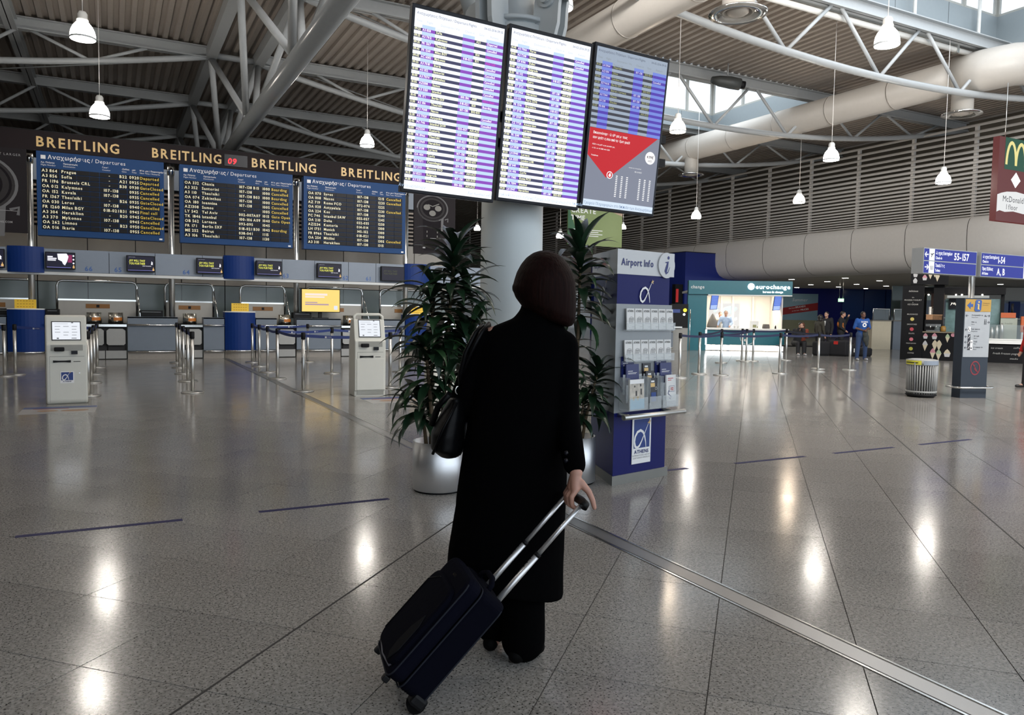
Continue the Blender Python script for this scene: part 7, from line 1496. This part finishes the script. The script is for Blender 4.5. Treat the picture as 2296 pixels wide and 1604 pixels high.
cz = [(-0.060, 0, 0.30, 0.232, 0.175), (-0.058, 0, 0.40, 0.228, 0.172), (-0.047, 0, 0.56, 0.220, 0.16), (-0.035, 0, 0.72, 0.212, 0.15), (-0.028, 0, 0.86, 0.200, 0.14), (-0.022, 0, 1.0, 0.183, 0.125), (-0.012, 0, 1.12, 0.186, 0.12), (-0.006, 0, 1.21, 0.190, 0.115), (0.0, 0, 1.265, 0.175, 0.10), (0.018, -0.003, 1.305, 0.135, 0.09), (0.045, -0.005, 1.335, 0.09, 0.082), (0.06, -0.005, 1.37, 0.078, 0.08), (0.065, -0.005, 1.405, 0.076, 0.08)]
cuff = wrist + (elbow - wrist).normalized() * 0.035
CO = [('r', cz), ('c', (0.148, 0, 1.228), tuple(elbow), 0.064, 0.053), ('c', tuple(elbow), tuple(cuff), 0.053, 0.043), ('c', (-0.155, 0, 1.235), (-0.240, 0.02, 1.0), 0.062, 0.054), ('c', (-0.240, 0.02, 1.0), (-0.235, 0.15, 0.905), 0.053, 0.045)]
co = blob_obj('coat', CO, 0.009, BLK_C, WO, 6)
for v in co.data.vertices:                      # the hem hangs lower on the right
    if v.co.z < 0.62 and v.co.x < 0.19: v.co.z += (-(v.co.x + 0.02)) * 0.24 * min(1, (0.62 - v.co.z) / 0.28) - 0.02
cf = part('cuff_button', BLACKG, WO, lambda m: [m.ell(tuple(cuff + V((-0.035, -0.03, 0.02 + 0.028 * k))), 0.009, 8, 6) for k in range(2)])
blob_obj('trousers', [('c', (0.05, 0, 0.75), (0.022, -0.02, 0.42), 0.085, 0.075), ('c', (0.022, -0.02, 0.42), (0.014, -0.035, 0.075), 0.074, 0.088), ('c', (-0.085, 0.02, 0.75), (-0.10, 0.05, 0.42), 0.085, 0.07), ('c', (-0.10, 0.05, 0.42), (-0.105, 0.06, 0.095), 0.068, 0.076)], 0.011, BLK_C, WO, 5)
SHO = mat('woman_shoe_black', (0.002, 0.002, 0.002), 0.7, noise=0, spec=0.08)
blob_obj('shoe', [('c', (-0.012, -0.085, 0.034), (0.075, 0.0, 0.03), 0.033, 0.029), ('c', (0.0, -0.06, 0.07), (0.02, -0.04, 0.07), 0.038, 0.035)], 0.007, SHO, WO, 3)
blob_obj('shoe', [('c', (-0.115, 0.02, 0.033), (-0.10, 0.14, 0.03), 0.032, 0.028)], 0.007, SHO, WO, 3)
hairm = mat('dark_auburn_hair', (0.01, 0.004, 0.003), 0.6, noise=0.0, spec=0.05)
nt = hairm.node_tree; bs = nt.nodes['Principled BSDF']; tc = nt.nodes.new('ShaderNodeTexCoord'); mp = nt.nodes.new('ShaderNodeMapping'); mp.inputs['Scale'].default_value = (110, 110, 4)
nz = nt.nodes.new('ShaderNodeTexNoise'); nz.inputs['Scale'].default_value = 1.0; nz.inputs['Detail'].default_value = 3
rp = nt.nodes.new('ShaderNodeValToRGB'); rp.color_ramp.elements[0].color = (0.002, 0.0015, 0.0015, 1); rp.color_ramp.elements[1].color = (0.016, 0.005, 0.004, 1)
bp = nt.nodes.new('ShaderNodeBump'); bp.inputs['Strength'].default_value = 0.6; bp.inputs['Distance'].default_value = 0.004
nt.links.new(tc.outputs['Object'], mp.inputs['Vector']); nt.links.new(mp.outputs['Vector'], nz.inputs['Vector']); nt.links.new(nz.outputs['Fac'], rp.inputs['Fac']); nt.links.new(rp.outputs['Color'], bs.inputs['Base Color']); nt.links.new(nz.outputs['Fac'], bp.inputs['Height']); nt.links.new(bp.outputs['Normal'], bs.inputs['Normal'])
ho = blob_obj('hair', [('r', [(0.092, -0.02, 1.345, 0.070, 0.07), (0.086, -0.02, 1.36, 0.098, 0.088), (0.078, -0.018, 1.385, 0.117, 0.104), (0.073, -0.014, 1.415, 0.124, 0.113), (0.072, -0.01, 1.445, 0.124, 0.119), (0.073, -0.005, 1.48, 0.118, 0.121), (0.074, 0.0, 1.515, 0.108, 0.115), (0.074, 0.004, 1.545, 0.092, 0.10), (0.073, 0.006, 1.57, 0.071, 0.08), (0.072, 0.007, 1.588, 0.045, 0.052), (0.071, 0.007, 1.597, 0.018, 0.02)])], 0.007, hairm, WO, 4)
for v in ho.data.vertices:                      # bob cut slanting down to the right
    if v.co.z < 1.47: v.co.z -= (v.co.x - 0.045) * 0.36 * min(1, (1.47 - v.co.z) / 0.07)
for s in (-1, 1): part('eye', DARK, WO, lambda m: m.ell((0.075 + s * 0.03, 0.098, 1.485), 0.010, 10, 8))
part('mouth', mat('lip', (0.35, 0.10, 0.09), 0.5), WO, lambda m: m.ell((0.075, 0.112, 1.42), (0.022, 0.006, 0.007), 10, 6))
# handbag hanging from her left shoulder
HB = thing('handbag', 'black leather shoulder bag hanging at the left side of the woman', 'bag', tuple(WI.inverted() @ V((-0.285, 0.05, 0.79))), -radians(27.545))
LEATH = mat('black_leather', (0.002, 0.002, 0.0025), 0.4, noise=0.3, nscale=18, bump=0.35, spec=0.12)
blob_obj('bag_body', [('r', [(0.0, 0, 0.0, 0.045, 0.11), (-0.012, 0, 0.03, 0.068, 0.15), (-0.008, 0, 0.09, 0.070, 0.15), (0.008, 0, 0.15, 0.058, 0.135), (0.02, 0, 0.20, 0.042, 0.115), (0.025, 0, 0.235, 0.026, 0.10)])], 0.007, LEATH, HB, 4)
part('flap_strap', LEATH, HB, lambda m: m.tube([(0.0, -0.09, 0.25), (-0.045, -0.06, 0.20), (-0.075, -0.03, 0.12)], 0.013, 8)); part('piping', LEATH, HB, lambda m: m.tube([(0.03, -0.12, 0.22), (-0.02, -0.15, 0.12), (-0.06, -0.12, 0.02)], 0.006, 6))
st = part('shoulder_strap', LEATH, HB, lambda m: m.tube([(0.04, -0.07, 0.275), (0.04, -0.10, 0.33), (0.06, -0.125, 0.41), (0.095, -0.112, 0.485), (0.12, -0.06, 0.515), (0.12, 0.0, 0.497)], 0.0085, 8)); part('shoulder_strap', LEATH, HB, lambda m: m.tube([(0.045, -0.03, 0.275), (0.05, -0.085, 0.34), (0.085, -0.13, 0.42), (0.12, -0.118, 0.49), (0.146, -0.06, 0.522), (0.146, 0.0, 0.505)], 0.0085, 8))
for p in ((0.037, -0.07, 0.262), (0.045, -0.03, 0.262)):
    part('ring', CHROME, HB, lambda m: m.tube([(p[0] + 0.016 * cos(q), p[1] + 0.010 * cos(q), p[2] + 0.018 * sin(q)) for q in [2 * pi * i / 14 for i in range(14)]], 0.0028, 6, closed=True))

# ------------------------------------------------------------------ her wheeled suitcase
SU_ = thing('suitcase', 'navy blue wheeled suitcase tilted on its wheels, pulled by the woman', 'suitcase', (0, 0, 0))
SU_.matrix_world = Matrix.Translation(SO) @ Matrix((tuple(SWd) , tuple(ST), tuple(SL))).transposed().to_4x4()
NAVY = mat('navy_suitcase', (0.0016, 0.0019, 0.0058), 0.9, noise=0.12, nscale=40, spec=0.08, bump=0.1); NAVY2 = mat('navy_suitcase_panel', (0.0020, 0.0023, 0.0072), 0.9, noise=0.12, nscale=40, spec=0.08, bump=0.1); PIPE = mat('grey_piping', (0.018, 0.02, 0.028), 0.6, spec=0.1); PIPEL = mat('pale_piping', (0.12, 0.12, 0.15), 0.55)
def rloop(x0, x1, z0, z1, y, r, top=1): # rounded rectangle path in x-z
    P = []
    for cx, cz_, a0 in ((x1 - r, z1 - r, 0), (x0 + r, z1 - r, 90), (x0 + r, z0 + r, 180), (x1 - r, z0 + r, 270)):
        for i in range(6): q = radians(a0 + 18 * i); P.append((cx + r * cos(q), y, cz_ + r * sin(q)))
    return P
def rslab(m, x0, x1, z0, z1, y0, y1, r):
    L = rloop(x0, x1, z0, z1, y0, r); n = len(L)
    m.add(L + [(a, y1, c) for a, b, c in L], [tuple(range(n)), tuple(range(n, 2 * n))[::-1]] + [(i, n + i, n + (i + 1) % n, (i + 1) % n) for i in range(n)])
wd = 0.150
part('shell', NAVY, SU_, lambda m: rslab(m, -wd, wd, 0.03, 0.458, 0.012, 0.115, 0.035), 0.012)
part('front_shell', NAVY2, SU_, lambda m: rslab(m, -wd, wd, 0.035, 0.456, 0.115, 0.18, 0.04), 0.02)
part('pocket', NAVY, SU_, lambda m: rslab(m, -wd + 0.012, wd - 0.012, 0.06, 0.385, 0.17, 0.198, 0.05), 0.014)
ins = part('grey_insert', mat('grey_mesh_insert', (0.010, 0.010, 0.012), 0.9, spec=0.1), SU_, lambda m: m.slab(Fr((0, 0.199, 0), (-1, 0, 0), (0, 0, 1)), [(0.10, 0.075), (0.122, 0.12), (0.122, 0.22), (0.10, 0.26), (0.07, 0.20), (0.06, 0.13), (0.07, 0.09)], 0, 0.003))
for pth, mt in ((rloop(-wd, wd, 0.03, 0.45, 0.115, 0.035), PIPE), (rloop(-wd + 0.002, wd - 0.002, 0.036, 0.446, 0.172, 0.04), PIPE), (rloop(-wd, wd, 0.03, 0.45, 0.02, 0.035), PIPE)):
    part('piping', mt, SU_, lambda m: m.tube(pth, 0.0032, 6, closed=True))
part('piping', PIPEL, SU_, lambda m: m.tube([(-wd + 0.03, 0.178, 0.20), (-wd + 0.018, 0.182, 0.10), (-wd + 0.04, 0.184, 0.062), (0, 0.186, 0.052), (wd - 0.04, 0.184, 0.062), (wd - 0.018, 0.182, 0.10)], 0.0035, 6))
part('logo_plate', mat('brass_plate', (0.42, 0.38, 0.28), 0.3, 0.8), SU_, lambda m: m.box(-0.022, 0.022, 0.174, 0.180, 0.405, 0.422), 0.003)
part('zip_line', BLACK, SU_, lambda m: m.tube([(wd - 0.03, 0.199, 0.10), (wd - 0.03, 0.199, 0.33), (0.04, 0.199, 0.372)], 0.0025, 5))
part('top_handle', NAVY, SU_, lambda m: m.tube([(-0.07, 0.075, 0.45), (-0.065, 0.075, 0.475), (-0.03, 0.075, 0.492), (0.03, 0.075, 0.492), (0.065, 0.075, 0.475), (0.07, 0.075, 0.45)], 0.011, 8))
part('corner_guard', MATS['wheel_rubber'] if 'wheel_rubber' in MATS else BLACK, SU_, lambda m: m.box(-wd - 0.004, -wd + 0.05, 0.0, 0.06, 0.015, 0.06).box(wd - 0.05, wd + 0.004, 0.0, 0.06, 0.015, 0.06), 0.012)
for s in (-1, 1):
    part('wheel', mat('wheel_rubber', (0.004, 0.004, 0.004), 0.8, spec=0.08), SU_, lambda m: m.tube([(s * (wd - 0.03) - 0.012, 0.024, 0.024), (s * (wd - 0.03) + 0.012, 0.024, 0.024)], 0.033, 16))
    part('front_foot', BLACK, SU_, lambda m: m.box(s * (wd - 0.04) - 0.012, s * (wd - 0.04) + 0.012, 0.15, 0.175, 0.012, 0.035), 0.005)
    x = s * 0.075
    HALU = mat('handle_aluminium', (0.72, 0.72, 0.73), 0.36, 0.85, noise=0)
    part('handle_tube', HALU, SU_, lambda m: m.tube([(x, 0.024, 0.40), (x, 0.024, 0.665)], 0.0112, 12))
    part('handle_tube', HALU, SU_, lambda m: m.tube([(x, 0.024, 0.66), (x, 0.024, 0.895)], 0.0088, 12))
    part('tube_collar', BLACK, SU_, lambda m: m.tube([(x, 0.024, 0.655), (x, 0.024, 0.668)], 0.0120, 12))
    part('latch_hole', BLACK, SU_, lambda m: [m.ell((x, 0.024 + 0.0095, 0.60 + 0.018 * i), 0.003, 6, 5) for i in range(3)])
part('grip', mat('grip_black', (0.005, 0.005, 0.005), 0.5, spec=0.2), SU_, lambda m: m.tube([(-0.095, 0.022, 0.893), (-0.09, 0.021, 0.906), (-0.04, 0.020, 0.911), (0.04, 0.020, 0.911), (0.09, 0.021, 0.906), (0.095, 0.022, 0.893)], 0.0165, 12))
bpy.data.scenes.remove(TMP)

# ------------------------------------------------------------------ bell pendant lamps
GLOW = emi('lamp_glow', (1.0, 0.93, 0.84), LAMP_POWER); GLOWW = emi('lamp_glow_warm', (1.0, 0.80, 0.60), LAMP_POWER * 0.8)
LB = MB().lathe([(0.0, -0.02), (0.205, -0.02), (0.215, 0.0), (0.215, 0.05), (0.20, 0.13), (0.165, 0.21), (0.11, 0.275), (0.085, 0.29)], 24)
LBW = LB.mesh('glass_bell', GLOWW); LBM = LB.mesh('glass_bell', GLOW)
LRIM = MB().lathe([(0.214, -0.022), (0.225, -0.015), (0.225, 0.012), (0.214, 0.015)], 24).mesh('rim', PALESTEEL)
LNECK = MB().lathe([(0.085, 0.285), (0.10, 0.29), (0.10, 0.34), (0.085, 0.36), (0.085, 0.44), (0.06, 0.48), (0.0, 0.485)], 16).mesh('lamp_neck', WHITEP)
def pendant(x, y, z, lab, warm=False, k=1.0):
    t = thing('pendant_lamp', lab, 'lamp', (x, y, z), 0, 'bell pendant lamps')
    for nm, me in (('glass_bell', LBW if warm else LBM), ('rim', LRIM), ('lamp_neck', LNECK)):
        o = bpy.data.objects.new(nm, me); COL.objects.link(o); o.parent = t; o.scale = (k, k, k)
    part('cable', SLATM, t, lambda m: m.tube([(0, 0, 0.45 * k), (0, 0, 9.63 - z)], 0.008, 5))
pendant(-0.45, 18.0, 6.70, 'bell pendant lamp in the upper left corner, the higher of the two there', k=1.08)
pendant(-0.22, 23.05, 6.27, 'bell pendant lamp above the first gold word of the banner', k=1.1)
pendant(7.03, 23.35, 6.39, 'bell pendant lamp just left of the departure screens')
pendant(13.08, 15.99, 6.1, 'warm bell pendant lamp just right of the departure screens', True, 0.95)
pendant(17.44, 14.82, 5.64, 'bell pendant lamp in front of the louvres, highest of those right of the screens', k=0.95)
pendant(23.41, 21.31, 5.72, 'warm bell pendant lamp in front of the middle of the louvres', True)
pendant(21.1, 14.01, 5.24, 'bell pendant lamp in front of the louvres, nearest the red hanging sign', k=0.92)
pendant(20.65, 23.96, 5.2, 'bell pendant lamp in front of the louvres, just right of the info tower top', k=0.88)
pendant(18.7, 31.17, 4.87, 'small distant bell pendant lamp seen just right of the column', k=0.85)
pendant(20.14, 28.17, 5.11, 'small distant bell pendant lamp behind the green hanging poster', k=0.6)
pendant(17.79, 38.48, 5.8, 'small distant bell pendant lamp seen just left of the column', k=0.8)
for k, (x, y) in enumerate(((-1, 11.2), (-1, 5.0), (6.5, 11.0), (6.5, 4.6), (12.5, 9.5), (13, 3.6), (19.5, 2.5), (-8, 18), (-8, 10), (-8, 24), (25.5, 6))):
    t = pendant(x, y, 6.3, 'bell pendant lamp overhead, above the picture and not in view', k == 5)
